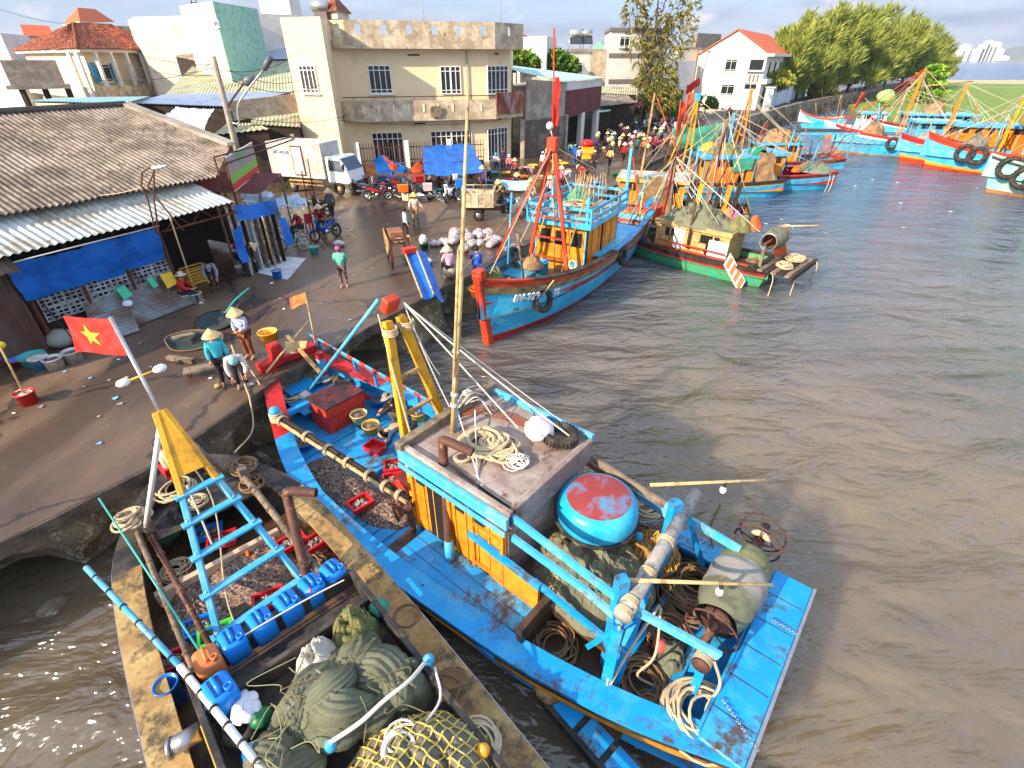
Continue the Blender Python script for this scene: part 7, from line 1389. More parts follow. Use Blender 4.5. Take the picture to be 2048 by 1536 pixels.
for k,(fr,x,z,mm) in enumerate(((FR1,9.2,2.0,NETT),(FR2,10.2,1.8,ROOFW),(FR3,9.8,1.9,NETK),(FR3,6,4.2,NETG),(FR4,9.6,1.8,NETT),(FR4,5,4.4,ROPEB),(FR5,6,3.45,NETT),(FR6,6,3.25,NETO))): heapthing('net_heap',fr@V((x,0,z)),1.5,1.1,.9,mm,.3,120+k,'gear and net heap '+('on the deck of the leftmost','behind the bow of the narrow one','pale one on the foredeck of the red gunwale one','on the cabin of the red gunwale one','on the foredeck of the mint one','on the cabin of the mint one','pale one on the mint roof','orange one by the grass spit')[k],'net',.5,2)
p=G(1765,205,.2); p=G(1770,200,.2); m=MB(); bag(m,(p.x,p.y,-.3),1.5,plain('pale_green_tarp',(150,196,120),.8),4,(1.2,1,.9)); tag(m.build('tarpaulin'),'pale green tarpaulin over a boat mast at the sea wall','tarpaulin')
# ------------------------------------------------------------------ vehicles
TYRE=plain('vehicle_tyre',(40,38,38),.8); CHROME=plain('chrome',(200,200,200),.25,metal=.8); VBLACK=plain('black_plastic',(34,34,36),.5); MBODY=plain('m_body',(190,30,36),.35,.06); SEATM=plain('bike_seat',(36,34,36),.6)
def recol(o,mp):
    for c in [o]+list(o.children_recursive):
        if c.type=='MESH':
            for s,dm in zip(c.material_slots,c.data.materials):
                if dm and dm.name in mp: s.link='OBJECT'; s.material=mp[dm.name]
# truck
a=G(588,384); d=V((.955,-.297,0)); TM=frame(a+V((-d.y,d.x,0))*.9,d); t=thing('box_truck','white box truck with rust streaks and blue plate number on its side','truck',TM.translation)
TW_=mat('truck_white',(200,200,198),.5,.05,1.5,dirt=(176,166,152),dsc=1,damt=.5,bump=.05,dirt2=(150,104,70),d2amt=.32,d2sc=2.5); CABW=plain('cab_white',(238,238,236),.3,.03,coat=.4)
def pt(fn,name,par=t,bev=0): m=MB(TM); fn(m); return m.build(name,par,bev=bev)
box=pt(lambda m:m.box((.75,0,2.02),(4.0,2.0,2.05),TW_),'cargo_box',bev=.03)
pt(lambda m:[m.box((.75+s*1.98,-1.01,2.02),(.07,.03,2.02),TW_) for s in (-1,1)]+[m.box((.75,-1.012,3.03),(3.95,.03,.06),CHROME),m.box((.75,-1.012,1.02),(3.95,.03,.08),CHROME)]+[m.box((-1.1+i*.23,-1.004,2.02),(.018,.012,1.95),TW_) for i in range(17)],'box_trim',box)
pt(lambda m:[m.box((.95,-1.02,1.98),(.8,.05,1.75),RUSTM),m.box((.95,-1.03,1.98),(.68,.055,1.6),TW_)],'side_door',box)
pt(lambda m:m.box((1.35,0,1.0),(6.0,.8,.16),VBLACK),'chassis')
pt(lambda m:[m.beam((-.1,-.95,.55),(2.5,-.95,.55),.05,.1,TAN),m.beam((-.1,-.95,.78),(2.5,-.95,.78),.05,.1,TAN)],'side_guard')
def cabf(m):
    pr=[(2.85,.75),(2.85,2.28),(3.9,2.3),(4.42,1.5),(4.48,.72)]
    m.add([(x,y,z) for y in (-.92,.92) for x,z in pr],[(0,1,2,3,4),(9,8,7,6,5)]+[(i,(i+1)%5,5+(i+1)%5,5+i) for i in range(5)],CABW)
cabt=pt(cabf,'cab',bev=.06)
TGL=mat('truck_glass',(40,62,84),.08,.2,1,bump=0,spec=.8)
pt(lambda m:m.slab([(3.97,-.8,2.2),(4.42,-.82,1.52),(4.42,.82,1.52),(3.97,.8,2.2)],.02,TGL),'windscreen',cabt)
pt(lambda m:m.slab([(3.05,-.935,1.5),(4.15,-.935,1.42),(3.85,-.935,2.1),(3.1,-.935,2.12)],.02,TGL),'side_window',cabt)
pt(lambda m:m.box((4.5,0,.62),(.18,1.9,.42),VBLACK),'bumper',cabt,.02)
for y in (-.72,.72): pt(lambda m:m.box((4.5,y,.95),(.06,.32,.18),CHROME),'headlight',cabt)
pt(lambda m:m.box((4.6,-.25,.55),(.02,.42,.14),WHITEP),'number_plate',cabt)
pt(lambda m:[m.box((4.25,-1.1,1.75),(.08,.18,.36),VBLACK),m.tube([(4.1,-.93,1.9),(4.25,-1.1,1.9)],.02,VBLACK,5)],'mirror',cabt)
for x in (0,3.55):
    for y in (-.85,.85):
        w_=pt(lambda m:m.torus((x,y,.42),(0,1,0),.29,.13,TYRE,20,8,1),'wheel'); pt(lambda m:m.lathe([(.2,-.1),(.22,.02),(.1,.06),(.001,.06)],(x,y,.42),TAN,16,axis=(0,-1 if y<0 else 1,0)),'rim',w_)
text('plate_lettering','51C-825.23',TM@wallframe((-.25,-1.03,2.45),(1,0,0)),.24,plain('blue_lettering',(60,90,180),.5),box,.006)
# motorbike prototype, forward +x
def make_bike(name,label):
    t=thing(name,label,'motorbike'); 
    def p(fn,nm,par=t,bev=0): m=MB(); fn(m); return m.build(nm,par,bev=bev)
    for x in (-.62,.62):
        w_=p(lambda m:m.torus((x,0,.29),(0,1,0),.25,.05,TYRE,22,7),'wheel')
        def rim(m):
            m.torus((x,0,.29),(0,1,0),.2,.018,CHROME,20,5); m.cyl((x,-.06,.29),(x,.06,.29),.05,CHROME,n=10)
            for k in range(8): a=2*PI*k/8; m.tube([(x,0,.29),(x+cos(a)*.2,0,.29+sin(a)*.2)],.006,CHROME,4)
        p(rim,'rim',w_)
    p(lambda m:[m.tube(curve([(.42,0,.92),(.3,0,.6),(.05,0,.42),(-.3,0,.42),(-.62,0,.29)],4),.04,VBLACK,7),m.box((-.02,0,.36),(.32,.22,.24),VBLACK),m.cyl((-.02,-.12,.36),(-.02,.12,.36),.11,CHROME)],'engine')
    def body(m):
        rows=[]
        for x,z,w_,h in ((-.82,.82,.03,.03),(-.6,.76,.1,.08),(-.3,.7,.13,.12),(-.05,.58,.12,.1),(.1,.5,.07,.08)): rows.append([V((x,cos(a)*w_,z+sin(a)*h)) for a in [2*PI*j/10 for j in range(10)]])
        m.grid(rows,MBODY,True,closed=True); m.add(rows[0],[tuple(range(10))],MBODY); m.add(rows[-1],[tuple(range(10))],MBODY)
    p(body,'rear_fairing')
    def shield(m):
        for s in (1,-1): m.grid([[V((.36,0,.95)),V((.44,s*.1,.92)),V((.36,s*.17,.8))],[V((.34,0,.7)),V((.42,s*.14,.62)),V((.26,s*.2,.55))],[V((.25,0,.5)),V((.3,s*.12,.4)),V((.14,s*.17,.34))]],MBODY)
        m.grid([[V((.62+cos(a)*.33,y,.29+sin(a)*.33)) for y in (-.06,0,.06)] for a in [PI*.2+PI*.7*i/6 for i in range(7)]],MBODY)
    p(shield,'front_fairing')
    p(lambda m:m.tube([(.62,0,.29),(.45,0,.78),(.38,0,1.0)],.035,CHROME,6),'fork')
    p(lambda m:[m.tube([(.3,-.34,1.0),(.37,-.14,1.02),(.37,.14,1.02),(.3,.34,1.0)],.018,VBLACK,6),m.box((.42,0,.99),(.12,.22,.14),MBODY)]+[m.tube([(.33,s*.22,1.02),(.3,s*.3,1.2)],.008,VBLACK,4) for s in(1,-1)],'handlebar')
    p(lambda m:m.ball((.49,0,.98),.07,CHROME,10,6,(.5,1.2,.9)),'headlight')
    p(lambda m:m.box((-.38,0,.82),(.62,.22,.1),SEATM,tap=.85),'seat',bev=.03)
    p(lambda m:m.tube([(.0,-.14,.3),(-.4,-.17,.28),(-.78,-.17,.36)],[.03,.04,.05],CHROME,8),'exhaust')
    p(lambda m:[m.beam((-.72,0,.62),(-.86,0,.45),.12,.02,VBLACK),m.tube([(-.6,-.12,.8),(-.85,-.1,.85),(-.85,.1,.85),(-.6,.12,.8)],.012,CHROME,5)],'rear_rack')
    kids(t); return t
CR=lambda n,c:plain(n,c,.35,.06)
BC={k:CR('bike_'+k,c) for k,c in dict(red=(200,28,34),dark=(40,42,50),blue=(26,80,170),white=(232,234,238),teal=(30,120,130),maroon=(110,30,44),silver=(150,152,158)).items()}
proto=None
def bike(u,v,rz,col,label,group=None,lean=.12,xyz=None,scale=1.):
    global proto
    p=xyz if xyz is not None else G(u,v)
    if proto is None: proto=make_bike('motorbike',label); o=proto; o.location=(p.x,p.y,0); o.rotation_euler=(0,0,rz)
    else: o=dup(proto,(p.x,p.y,0),rz,label,group,scale=scale)
    if group: o['group']=group
    o.rotation_euler[0]=lean; recol(o,{'m_body':BC[col]}); return o
bike(757,400,.15,'red','glossy red motorbike parked sideways nearest the truck')
for (u,v,rz,c,lb) in ((790,392,.5,'dark','dark motorbike half hidden behind the glossy red one'),(815,402,-.4,'maroon','maroon motorbike carrying an orange box and canvas panniers'),(842,398,-.3,'dark','black motorbike with a green bag hanging at its side'),(880,398,.25,'teal','teal motorbike with pink and white boxes strapped behind'),(903,402,-1.9,'white','white and blue motorbike facing the camera'),(940,400,-2.0,'blue','blue motorbike with white nose beside the white one'),(775,378,.7,'blue','blue motorbike at the back by the crumpled tarpaulins'),(850,380,.4,'silver','silver motorbike in the back under the red crates'),(655,478,-2.2,'blue','blue and white scooter parked by the green bucket'),(640,430,2.6,'dark','dark motorbike behind the seated woman in red')): bike(u,v,rz,c,lb)
for (u,v,rz,c,lb) in ((735,388,.6,'silver','silver motorbike tucked between the truck nose and the glossy red one'),(802,384,.2,'red','red motorbike behind the orange box'),(828,388,-.6,'teal','teal motorbike squeezed beside the black one with the green bag'),(866,386,.5,'dark','dark motorbike under the left end of the blue canopy'),(892,384,.3,'maroon','maroon motorbike behind the teal one'),(922,390,-1.7,'silver','silver motorbike between the white and blue ones'),(955,352,.8,'dark','dark motorbike in the shade of the blue canopy')): bike(u,v,rz,c,lb)
rg=random.Random(5); cols=list(BC)
for r,(v,n,u0,u1) in enumerate(((281,9,1208,1282),(268,10,1203,1292),(257,9,1210,1290))):
    for i in range(n): bike(lerp(u0,u1,i/(n-1))+rg.uniform(-2,2),v+rg.uniform(-2,2),1.9+rg.uniform(-.35,.35),cols[rg.randrange(1,len(cols))] if rg.random()<.35 else 'dark','motorbike in the packed rows parked by the maroon parasol','motorbikes packed by the maroon parasol')
for r,(v,n,u0,u1) in enumerate(((262,9,1297,1395),(250,9,1300,1400))):
    for i in range(n): bike(lerp(u0,u1,i/(n-1))+rg.uniform(-3,3),v+rg.uniform(-2,2),.6+rg.uniform(-.5,.5),cols[rg.randrange(len(cols))] if rg.random()<.4 else 'dark','motorbike in the line parked below the feathery tree','motorbikes below the feathery tree')
for i in range(12): bike(1640+i*9.5,197-i*1.35+rg.uniform(-1,1),.9+rg.uniform(-.4,.4),cols[rg.randrange(len(cols))],'motorbike parked at the roadside under the casuarina grove','motorbikes at the casuarina grove',scale=1.15)
# loads on bikes
def loadbox(p,d,rz,mm,lb,name='crate'): m=MB(); M=rotz(p,rz); m.box((0,0,d[2]/2),d,mm,base=M,tap=1.1); m.box((0,0,d[2]-.02),(d[0]*1.16,d[1]*1.16,.05),mm,base=M); return tag(m.build(name,bev=.01),lb,'box')
for (u,v,z),d,rz,mm,lb in (((806,376,.9),(.55,.42,.38),.3,ORGC,'orange plastic box strapped on a motorbike in the row'),((838,358,.95),(.6,.45,.4),.5,REDC,'red crate stacked on a motorbike below the blue canopy'),((855,374,.85),(.5,.4,.4),.2,mat('pink_box',(226,190,186),.6),'pink white box on the rack of the teal motorbike'),((865,384,.45),(.45,.2,.4),.2,WHB,'white pannier box on the side of the teal motorbike'),((812,394,.35),(.45,.2,.42),-.4,mat('canvas_pannier',(206,186,150),.8),'beige canvas pannier on the maroon motorbike'),((832,392,.45),(.3,.2,.35),0,GRNC,'green bag hanging on the black motorbike'),((920,368,.9),(.5,.4,.5),.1,BLUC,'blue tub on the back of the white motorbike'),((910,352,1.2),(.3,.3,.3),.1,WHB,'white can on top of the blue tub')): p=G(u,v,0); p=G(u,v+z*26,z-.0); loadbox(V((G(u,v,z).x,G(u,v,z).y,z-.2)),d,rz,mm,lb)
# three-wheeled cargo cycle
a,b=G(957,442),G(1047,442); d=(b-a).normalized(); TM=frame(a+V((-d.y,d.x,0))*.55,d); t=thing('cargo_tricycle','motor tricycle with a beige steel cargo bed on the quay','tricycle',TM.translation); BEI=mat('beige_steel',(206,196,168),.5,.06,2,dirt=(150,130,104),dsc=2,damt=.5,dirt2=(130,90,60),d2amt=.25)
def pt(fn,name,par=t,bev=0): m=MB(TM); fn(m); return m.build(name,par,bev=bev)
def bed(m):
    m.box((.0,0,.72),(1.7,1.15,.06),BEI)
    for s in (-1,1): m.box((0,s*.57,1.08),(1.7,.04,.7),BEI); m.box((s*.84,0,1.08),(.04,1.12,.7),BEI)
bd=pt(bed,'cargo_bed')
pt(lambda m:[m.box((-.82+i*.41,-.6,1.08),(.05,.03,.68),BEI) for i in range(5)]+[m.box((0,-.6,1.42),(1.72,.05,.06),BEI),m.box((0,-.6,.75),(1.72,.05,.06),BEI)],'bed_ribs',bd)
def rl(m):
    for s in (-1,1): m.tube([(-.84,s*.57,1.65),(.84,s*.57,1.65)],.025,BEI,6)
    for s in (-1,1): m.tube([(s*.84,-.57,1.65),(s*.84,.57,1.65)],.025,BEI,6)
    for x in (-.84,-.28,.28,.84):
        for s in (-1,1): m.tube([(x,s*.57,1.43),(x,s*.57,1.65)],.02,BEI,5)
pt(rl,'bed_rail',bd)
for (x,y,r) in ((0,-.55,.3),(0,.55,.3),(2.35,0,.3)):
    w_=pt(lambda m:m.torus((x,y,r),(0,1,0),.22,.085,TYRE,20,7),'wheel'); pt(lambda m:m.lathe([(.17,-.06),(.18,.0),(.07,.05),(.001,.05)],(x,y,r),CHROME if r else 0,14,axis=(0,-1 if y<=0 else 1,0)),'rim',w_)
pt(lambda m:[m.beam((-.8,0,.55),(1.3,0,.55),.5,.12,RUSTM),m.box((1.45,0,.5),(.45,.3,.4),VBLACK),m.tube([(1.2,0,.6),(2.0,0,.85)],.05,VBLACK,7)],'chassis')
pt(lambda m:m.ball((1.75,0,.95),.22,plain('tank_blue',(40,110,160),.3),12,8,(1.3,.7,.8)),'fuel_tank'); pt(lambda m:m.box((1.25,0,.88),(.55,.34,.12),SEATM),'seat',bev=.03)
for s in (-1,1): pt(lambda m:m.tube([(2.35,s*.1,.3),(2.05,s*.1,1.1)],.03,CHROME,6),'fork')
pt(lambda m:m.tube([(1.85,-.4,1.25),(2.05,-.15,1.15),(2.05,.15,1.15),(1.85,.4,1.25)],.02,VBLACK,6),'handlebar'); pt(lambda m:m.ball((2.2,0,1.05),.1,CHROME,10,6),'headlight')
# bicycle
a,b=G(561,505),G(612,500); d=(b-a).normalized(); mid=(a+b)/2; TM=frame(mid,(-d.x,-d.y)); t=thing('bicycle','mint green ladies bicycle with a front basket leaning by the white barrier','bicycle',mid); FRM=plain('mint_frame',(170,220,214),.35)
for x in (-.52,.52):
    m=MB(TM); m.torus((x,0,.33),(0,1,0),.31,.018,TYRE,28,6); w_=m.build('wheel',t); m=MB(TM); m.torus((x,0,.33),(0,1,0),.285,.012,CHROME,26,5)
    for k in range(12): aa=2*PI*k/12; m.tube([(x,0,.33),(x+cos(aa)*.28,0,.33+sin(aa)*.28)],.004,CHROME,4)
    m.build('rim',w_)
m=MB(TM)
for P in (((.42,0,.85),(.0,0,.35),(-.15,0,.3)),((.44,0,.75),(-.02,0,.3)),((-.15,0,.3),(-.28,0,.85)),((-.15,0,.3),(-.52,0,.33)),((-.25,0,.7),(-.52,0,.33)),((.52,0,.33),(.42,0,.9))): m.tube(curve(P,4) if len(P)>2 else P,.022,FRM,7)
m.build('frame',t); m=MB(TM); m.tube([(.22,-.28,1.0),(.42,-.15,1.02),(.42,.15,1.02),(.22,.28,1.0)],.014,CHROME,6); m.build('handlebar',t); m=MB(TM); m.box((-.29,0,.9),(.26,.18,.07),SEATM); m.build('saddle',t,bev=.03)
m=MB(TM)
for z in (.68,.78,.9): m.torus((.62,0,z),(0,0,1),.15+.04*(z-.68)*5,.008,CHROME,16,4)
for k in range(14): aa=2*PI*k/14; m.tube([(.62+cos(aa)*.15,sin(aa)*.15,.66),(.62+cos(aa)*.19,sin(aa)*.19,.9)],.005,CHROME,4)
m.lathe([(.14,.66),(.001,.66)],(.62,0,0),CHROME,14); m.build('basket',t); m=MB(TM)
for x in (-.52,): m.grid([[V((x+cos(q)*.36,y,.33+sin(q)*.36)) for y in (-.03,.03)] for q in [PI*.15+PI*.75*i/8 for i in range(9)]],plain('pink_mudguard',(226,90,120),.4))
m.build('mudguard',t)
# old conveyor cart with its blue chute
a=G(800,525); TM=frame(a,(.35,-.94)); t=thing('conveyor_cart','rusty wheeled loading machine on the quay','cart',a)
def pt(fn,name,par=t,bev=0): m=MB(TM); fn(m); return m.build(name,par,bev=bev)
pt(lambda m:[m.beam((-.8,s*.38,.35),(.8,s*.38,.35),.08,.1,RUSTM) for s in (-1,1)]+[m.beam((x,s*.38,.2),(x,s*.38,1.25),.07,.07,RUSTM,up=(1,0,0)) for x in (-.7,.7) for s in (-1,1)]+[m.beam((x,-.38,1.2),(x,.38,1.2),.07,.07,RUSTM) for x in (-.7,.7)],'frame')
pt(lambda m:[m.box((-.35,0,1.05),(.75,.6,.55),mat('rusty_cabinet',(168,110,80),.7,.2,2,dirt=(110,74,60),damt=.6))],'motor_box',bev=.02)
pt(lambda m:m.slab([(-.75,-.42,1.35),(-.75,-.42,.75),(.1,-.42,.6),(.1,-.42,1.1)],.04,TAN),'side_plate')
for s in (-1,1): pt(lambda m:m.torus((.25,s*.46,.85),(0,1,0),.33,.05,TAN,22,7),'pulley_wheel')
for x in (-.6,.6):
    for s in (-1,1): pt(lambda m:m.torus((x,s*.42,.17),(0,1,0),.12,.05,TYRE,14,6),'wheel')
pt(lambda m:coil(m,(.5,0,1.05),.25,5,.02,ROPE,3,.1,1.2,.4),'hose')
q=[G(808,502,1.1),G(832,500,1.1),G(868,592,.22),G(845,598,.22)]; t=thing('chute','long blue tarpaulin lined chute leading from the loading cart over the quay edge','chute',q[3])
m=MB(); cloth(m,[q[0],q[1],q[2],q[3]],TARP,6,18,.03,.08,2); cloth(m,[q[1]+UP*.05,q[1]+V((.35,.1,-.1)),q[2]+V((.35,0,-.25)),q[2]+UP*.05],TARP,5,16,.05,.05,5); m.build('lining',t)
for s,e in ((q[0],q[3]),(q[1],q[2])): m=MB(); m.tube([s+UP*.06,e+UP*.06],.035,BAMB,6); m.build('side_pole',t)
m=MB(); c=(q[0]+q[1])/2; m.box(c+UP*-.0+V((.0,-.12,.05)),(.5,.3,.2),BOXR,rz=.6); tag(m.build('tray'),'rusty red tray at the top of the blue chute','tray')
# ------------------------------------------------------------------ things standing on the quay
PLB=mat('clear_plastic_bag',(206,200,200),.35,.1,5,dirt=(150,120,112),dsc=5,damt=.6,bump=.8,bsc=20)
rg=random.Random(11)
for i in range(44):
    u=rg.uniform(885,1000); v=lerp(470,505,rg.random()); 
    if abs((u-942)/58)+abs((v-487)/22)>1.05: continue
    p=G(u,v); m=MB(); bag(m,(p.x,p.y,.0 if i%3 else .2),rg.uniform(.22,.3),PLB,i,(1,1.1,.75)); tag(m.build('fish_bag'),'clear plastic bag of fish in the heap near the quay edge','bag','bags heaped near the quay edge')
for (u,v),lb in (((853,528),'single plastic bag of fish lying below the heap near the blue chute'),((870,492),'single plastic bag of fish left of the heap'),((678,492),'pinkish plastic bag by the blue and white scooter'),((893,508),'plastic bag at the near end of the heap')): p=G(u,v); m=MB(); bag(m,(p.x,p.y,0),.25,PLB,u,(1.2,1,.6)); tag(m.build('fish_bag'),lb,'bag')
p=G(848,498); bucket(p,.2,.3,GRNC,'green bucket holding a tall white bag near the cart',1.15,None,False); m=MB(); bag(m,p+UP*.25,.18,CLWH,3,(1,1,1.3)); tag(m.build('plastic_bag'),'tall white bag in the green bucket','bag')
bucket(G(630,508),.17,.34,TEALP,'teal green bucket beside the bicycle rear wheel',1.12,None)
# poles standing in cans
for (u,v),(ut,vt),r,h,mm,pm,lb in (((556,556),(524,432),.17,.34,BLUC,BAMB,'blue bucket of cement holding a leaning pole on the white sheet'),((60,806),(-20,655),.19,.34,REDC,BAMB,'red bucket of cement holding a pole at the left edge of the quay'),((397,604),(338,430),.17,.36,WHB,BAMB,'white bucket holding a long leaning pole before the dark doorway')):
    p=G(u,v); bucket(p,r,h,mm,lb,1.1,mat('cement',(190,170,150),.9),True); q=GY(ut,vt,p.y+(.1)); m=MB(); m.tube([p+UP*h*.7,q],.025,pm,6); tag(m.build('pole'),'pole standing in the '+('blue' if u==556 else 'red' if u==60 else 'white')+' bucket','pole')
m=MB(); q=GY(2,690,G(60,806).y+.0); m.ball(q,.09,plain('yellow_ball',(220,200,50),.6),8,6); tag(m.build('float'),'yellow knob on the pole in the red bucket','float')
m=MB(); p,q=G(165,700),GY(84,605,G(165,700).y+.4); m.tube([p,q],.02,DWOOD,6); tag(m.build('pole'),'thin dark pole leaning over the row of old buckets','pole')
bucket(G(378,606),.18,.36,WHB,'white bucket used as a seat by the person in red',1.1,None,False)
bucket(G(46,724),.3,.2,plain('maroon_basin',(130,30,44),.5),'maroon basin at the left end of the bucket row',1.25,plain('blue_cloth',(90,140,230),.7),False,'basin','basin'); bucket(G(72,728),.26,.3,TEALP,'teal plastic basket in the bucket row',1.25,None,False,'basket','basket'); bucket(G(86,735),.2,.34,mat('blue_white_tin',(150,190,214),.5,.1,3,dirt=(30,120,170),dsc=2,damt=.7),'blue and white paint bucket in the bucket row',1.12,None,True,lid=WHB); bucket(G(114,736),.2,.34,WHB,'dirty white bucket in the middle right of the bucket row',1.15,CATCH); bucket(G(151,722),.2,.34,WHB,'dirty white bucket at the right end of the bucket row',1.15,CATCH)
bucket(G(538,676),.24,.24,plain('orange_basin',(240,170,30),.5),'yellow orange basin beside the woman in blue checks',1.2,None,True,'basin','basin')
for (u,v),s,mm,lb in (((115,668),.5,mat('canvas_pile',(176,160,134),.9,.15,2,bump=.5),'heap of beige canvas by the shed wall'),((130,690),.35,mat('grey_sack',(150,148,140),.9),'grey sack below the beige canvas heap'),((95,690),.3,WHB,'pale block of waste beside the grey sack')): p=G(u,v); m=MB(); bag(m,(p.x,p.y,0),s,mm,int(s*100),(1.2,1,.8)); tag(m.build('sack'),lb,'sack')
p=G(190,690); m=MB(); bag(m,(p.x,p.y,0),.3,mat('moss_green_bag',(50,120,50),.8),7,(1.2,1,.6)); tag(m.build('sack'),'green bag beside the leaning corrugated sheets','sack')
# landing nets and trolley
def frame_net(c,rx,ry,rot,mm,lb,rim): 
    c=V(c); cr,sr=cos(rot),sin(rot); R0=[c+V((cos(q)*rx*cr-sin(q)*ry*sr,cos(q)*rx*sr+sin(q)*ry*cr,0))*(1+.3*noise.noise(V((cos(q)*1.3,sin(q)*1.3,rx*9))))+V((0,0,.16+.12*sin(q))) for q in [2*PI*i/24 for i in range(24)]]
    t=thing('hand_net',lb,'net',c); m=MB(); m.tube(R0,.018,rim,6,closed=True); m.build('hoop',t); rows=[R0]
    for k in range(1,7): f=1-k/7; rows.append([c+(p-c)*f+V((0,0,-.25*(1-f))) for p in R0])
    for r in rows: 
        for p in r: p.z=max(p.z,.02)
    m=MB(); m.grid(rows,mm,True,closed=True); m.build('netting',t); return t
BLNET=mat('blue_green_net',(40,70,78),.8,.3,6,dirt=(70,66,58),dsc=8,damt=.6,bump=1,bsc=60)
frame_net(G(436,650),.62,.5,.4,BLNET,'round hooped landing net with dark teal mesh on the quay',DWOOD)
t=frame_net(G(392,688),.8,.5,.2,BLNET,'larger landing net spread on a wooden bar in front of the hooped one',ROPEB); m=MB(); m.beam(G(335,715,.08),G(387,722,.08),.14,.12,WOOD); m.build('wooden_bar',t)
m=MB(); m.tube([G(440,640,.3),G(470,600,.5),G(498,576,.7)],.03,TEALP,6); cloth(m,[G(440,640,.35),G(455,645,.3),G(482,598,.5),G(470,592,.55)],BLNET,6,10,.12); tag(m.build('scoop_net'),'teal net bunched on a handle behind the hooped landing net','net')
m=MB(); m.slab([G(342,673,.3),G(384,662,.3),G(388,668,.3),G(346,679,.3)],.04,WOOD); tag(m.build('slat_board'),'small pale slatted board beside the landing nets','board')
t=thing('dolly','low wooden plank dolly on small wheels by the rope pullers','dolly',G(410,745)); a,b=G(366,748,.2),G(452,730,.2); d=(b-a).normalized(); s=V((-d.y,d.x,0)); m=MB()
for k in range(3): m.beam(a+s*.13*k,b+s*.13*k,.12,.04,WOOD)
m.build('deck',t)
for p in (a+d*.1,b-d*.1): m=MB(); m.torus(V((p.x,p.y,.09))+s*.13,s,.06,.03,RUSTM,12,5); m.build('wheel',t)
m=MB(); p=G(437,775); bag(m,(p.x,p.y,0),.09,TAN,2); tag(m.build('fish_scrap'),'pale scrap of bait lying on the quay by the dark trousers','scrap')
# barrier, sheet, crates by the hut
t=thing('barrier_fence','white tubular barrier fence beside the plank hut','fence',G(550,455)); a,b=G(497,462),G(606,452); d=(b-a).normalized(); s_=[G(497,452),G(600,470)]
a,b=G(500,455),G(600,485); b=G(604,468)
m=MB(); ht=1.35
for z in (.15,ht): m.tube([a+UP*z,b+UP*z],.03,WHITEP,6)
for i in range(16): p=a.lerp(b,i/15); m.tube([p+UP*.05,p+UP*(ht+ (.6 if i in (12,15) else 0))],.022,WHITEP,5)
m.build('bar_panel',t)
m=MB(); PAT=mat('pale_blue_net_tarp',(186,206,220),.7,.1,2,dirt=(130,160,180),damt=.5,bump=.6,bsc=15); cloth(m,[a+V((-.2,.5,1.9)),b+V((.3,1.2,1.5)),b+V((.1,.15,1.25)),a+V((0,.1,1.2))],PAT,18,10,.35,.25,5); cloth(m,[a+V((.4,.05,1.6)),b+V((-.9,.1,1.75)),b+V((-.8,-.02,.75)),a+V((.4,-.02,.8))],PAT,14,10,.25,.15,8); tag(m.build('tarpaulin'),'ragged pale blue tarpaulin draped over the white barrier','tarpaulin')
for q0,vt,lb in (((640,455),238,'bent rusty pole right of the white barrier'),((628,470),262,'thin pole at the end of the white barrier')): p=G(*q0); m=MB(); q=GY(q0[0]-25,vt+80,p.y+.2); m.tube([p,q],.03,RUSTM,5); tag(m.build('pole'),lb,'pole')
p=G(525,518); M=rotz((p.x,p.y,0),.5); m=MB(); m.box((0,0,.32),(.9,.6,.64),mat('rusty_fridge',(200,176,130),.7,.15,2,dirt=(140,74,40),dsc=2,damt=.9),base=M); m.box((0,0,.67),(.96,.66,.08),CONC,base=M); tag(m.build('ice_chest',bev=.02),'rusty cream ice chest standing beside the bicycle','chest')
m=MB(); bag(m,(p.x-.9,p.y+.1,.4),.28,REDC,4); tag(m.build('plastic_bag'),'bright red bag behind the rusty ice chest','bag')
m=MB(); c=[G(513,545,.012),G(545,512,.012),G(612,517,.012),G(575,560,.012)]; cloth(m,c,mat('white_sheet',(206,208,212),.6,.06,1.5,dirt=(170,168,166),damt=.5),16,16,.02,0,3)
for i in range(len(m.v)): m.v[i].z=max(.01,m.v[i].z)
tag(m.build('plastic_sheet'),'white plastic sheet spread on the wet quay','sheet')
bucket(G(483,545),.16,.28,WHB,'small white bucket by the bending person in dark blue',1.15,None)
p=G(398,563); M=rotz((p.x,p.y,0),1.0); m=MB()
for k in range(5): m.box((0,-.3,.1+k*.12),(.9,.03,.05),YELB,base=M); m.box((0,.3,.1+k*.12),(.9,.03,.05),YELB,base=M); m.box((-.45,0,.1+k*.12),(.03,.6,.05),YELB,base=M); m.box((.45,0,.1+k*.12),(.03,.6,.05),YELB,base=M)
m.box((0,0,.05),(.9,.6,.05),YELB,base=M); tag(m.build('crate'),'big yellow slatted crate in the shed doorway behind the person in red','crate')
# red plastic chair
p=G(618,462); M=rotz((p.x,p.y,0),2.4); t=thing('plastic_chair','red plastic chair beside the seated woman in red','chair',p); RCH=plain('chair_red',(170,26,48),.4)
m=MB(M); m.box((0,0,.42),(.42,.42,.04),RCH); m.build('seat',t,bev=.015); m=MB(M); m.box((-.2,0,.68),(.04,.42,.46),RCH); m.build('backrest',t,bev=.015)
for x in (-.18,.18):
    for y in (-.18,.18): m=MB(M); m.beam((x*1.15,y*1.15,0),(x,y,.42),.045,.045,RCH,up=(1,0,0)); m.build('leg',t)
for y in (-.22,.22): m=MB(M); m.tube([(-.2,y,.62),(.1,y,.64),(.18,y,.42)],.02,RCH,6); m.build('armrest',t)
p=G(900,552); m=MB(); m.lathe([(.27,0),(.3,.2),(.3,.34),(.2,.4),(.001,.41)],(p.x,p.y,-.02),CONC,12); tag(m.build('bollard'),'short round concrete bollard on the quay edge','bollard')
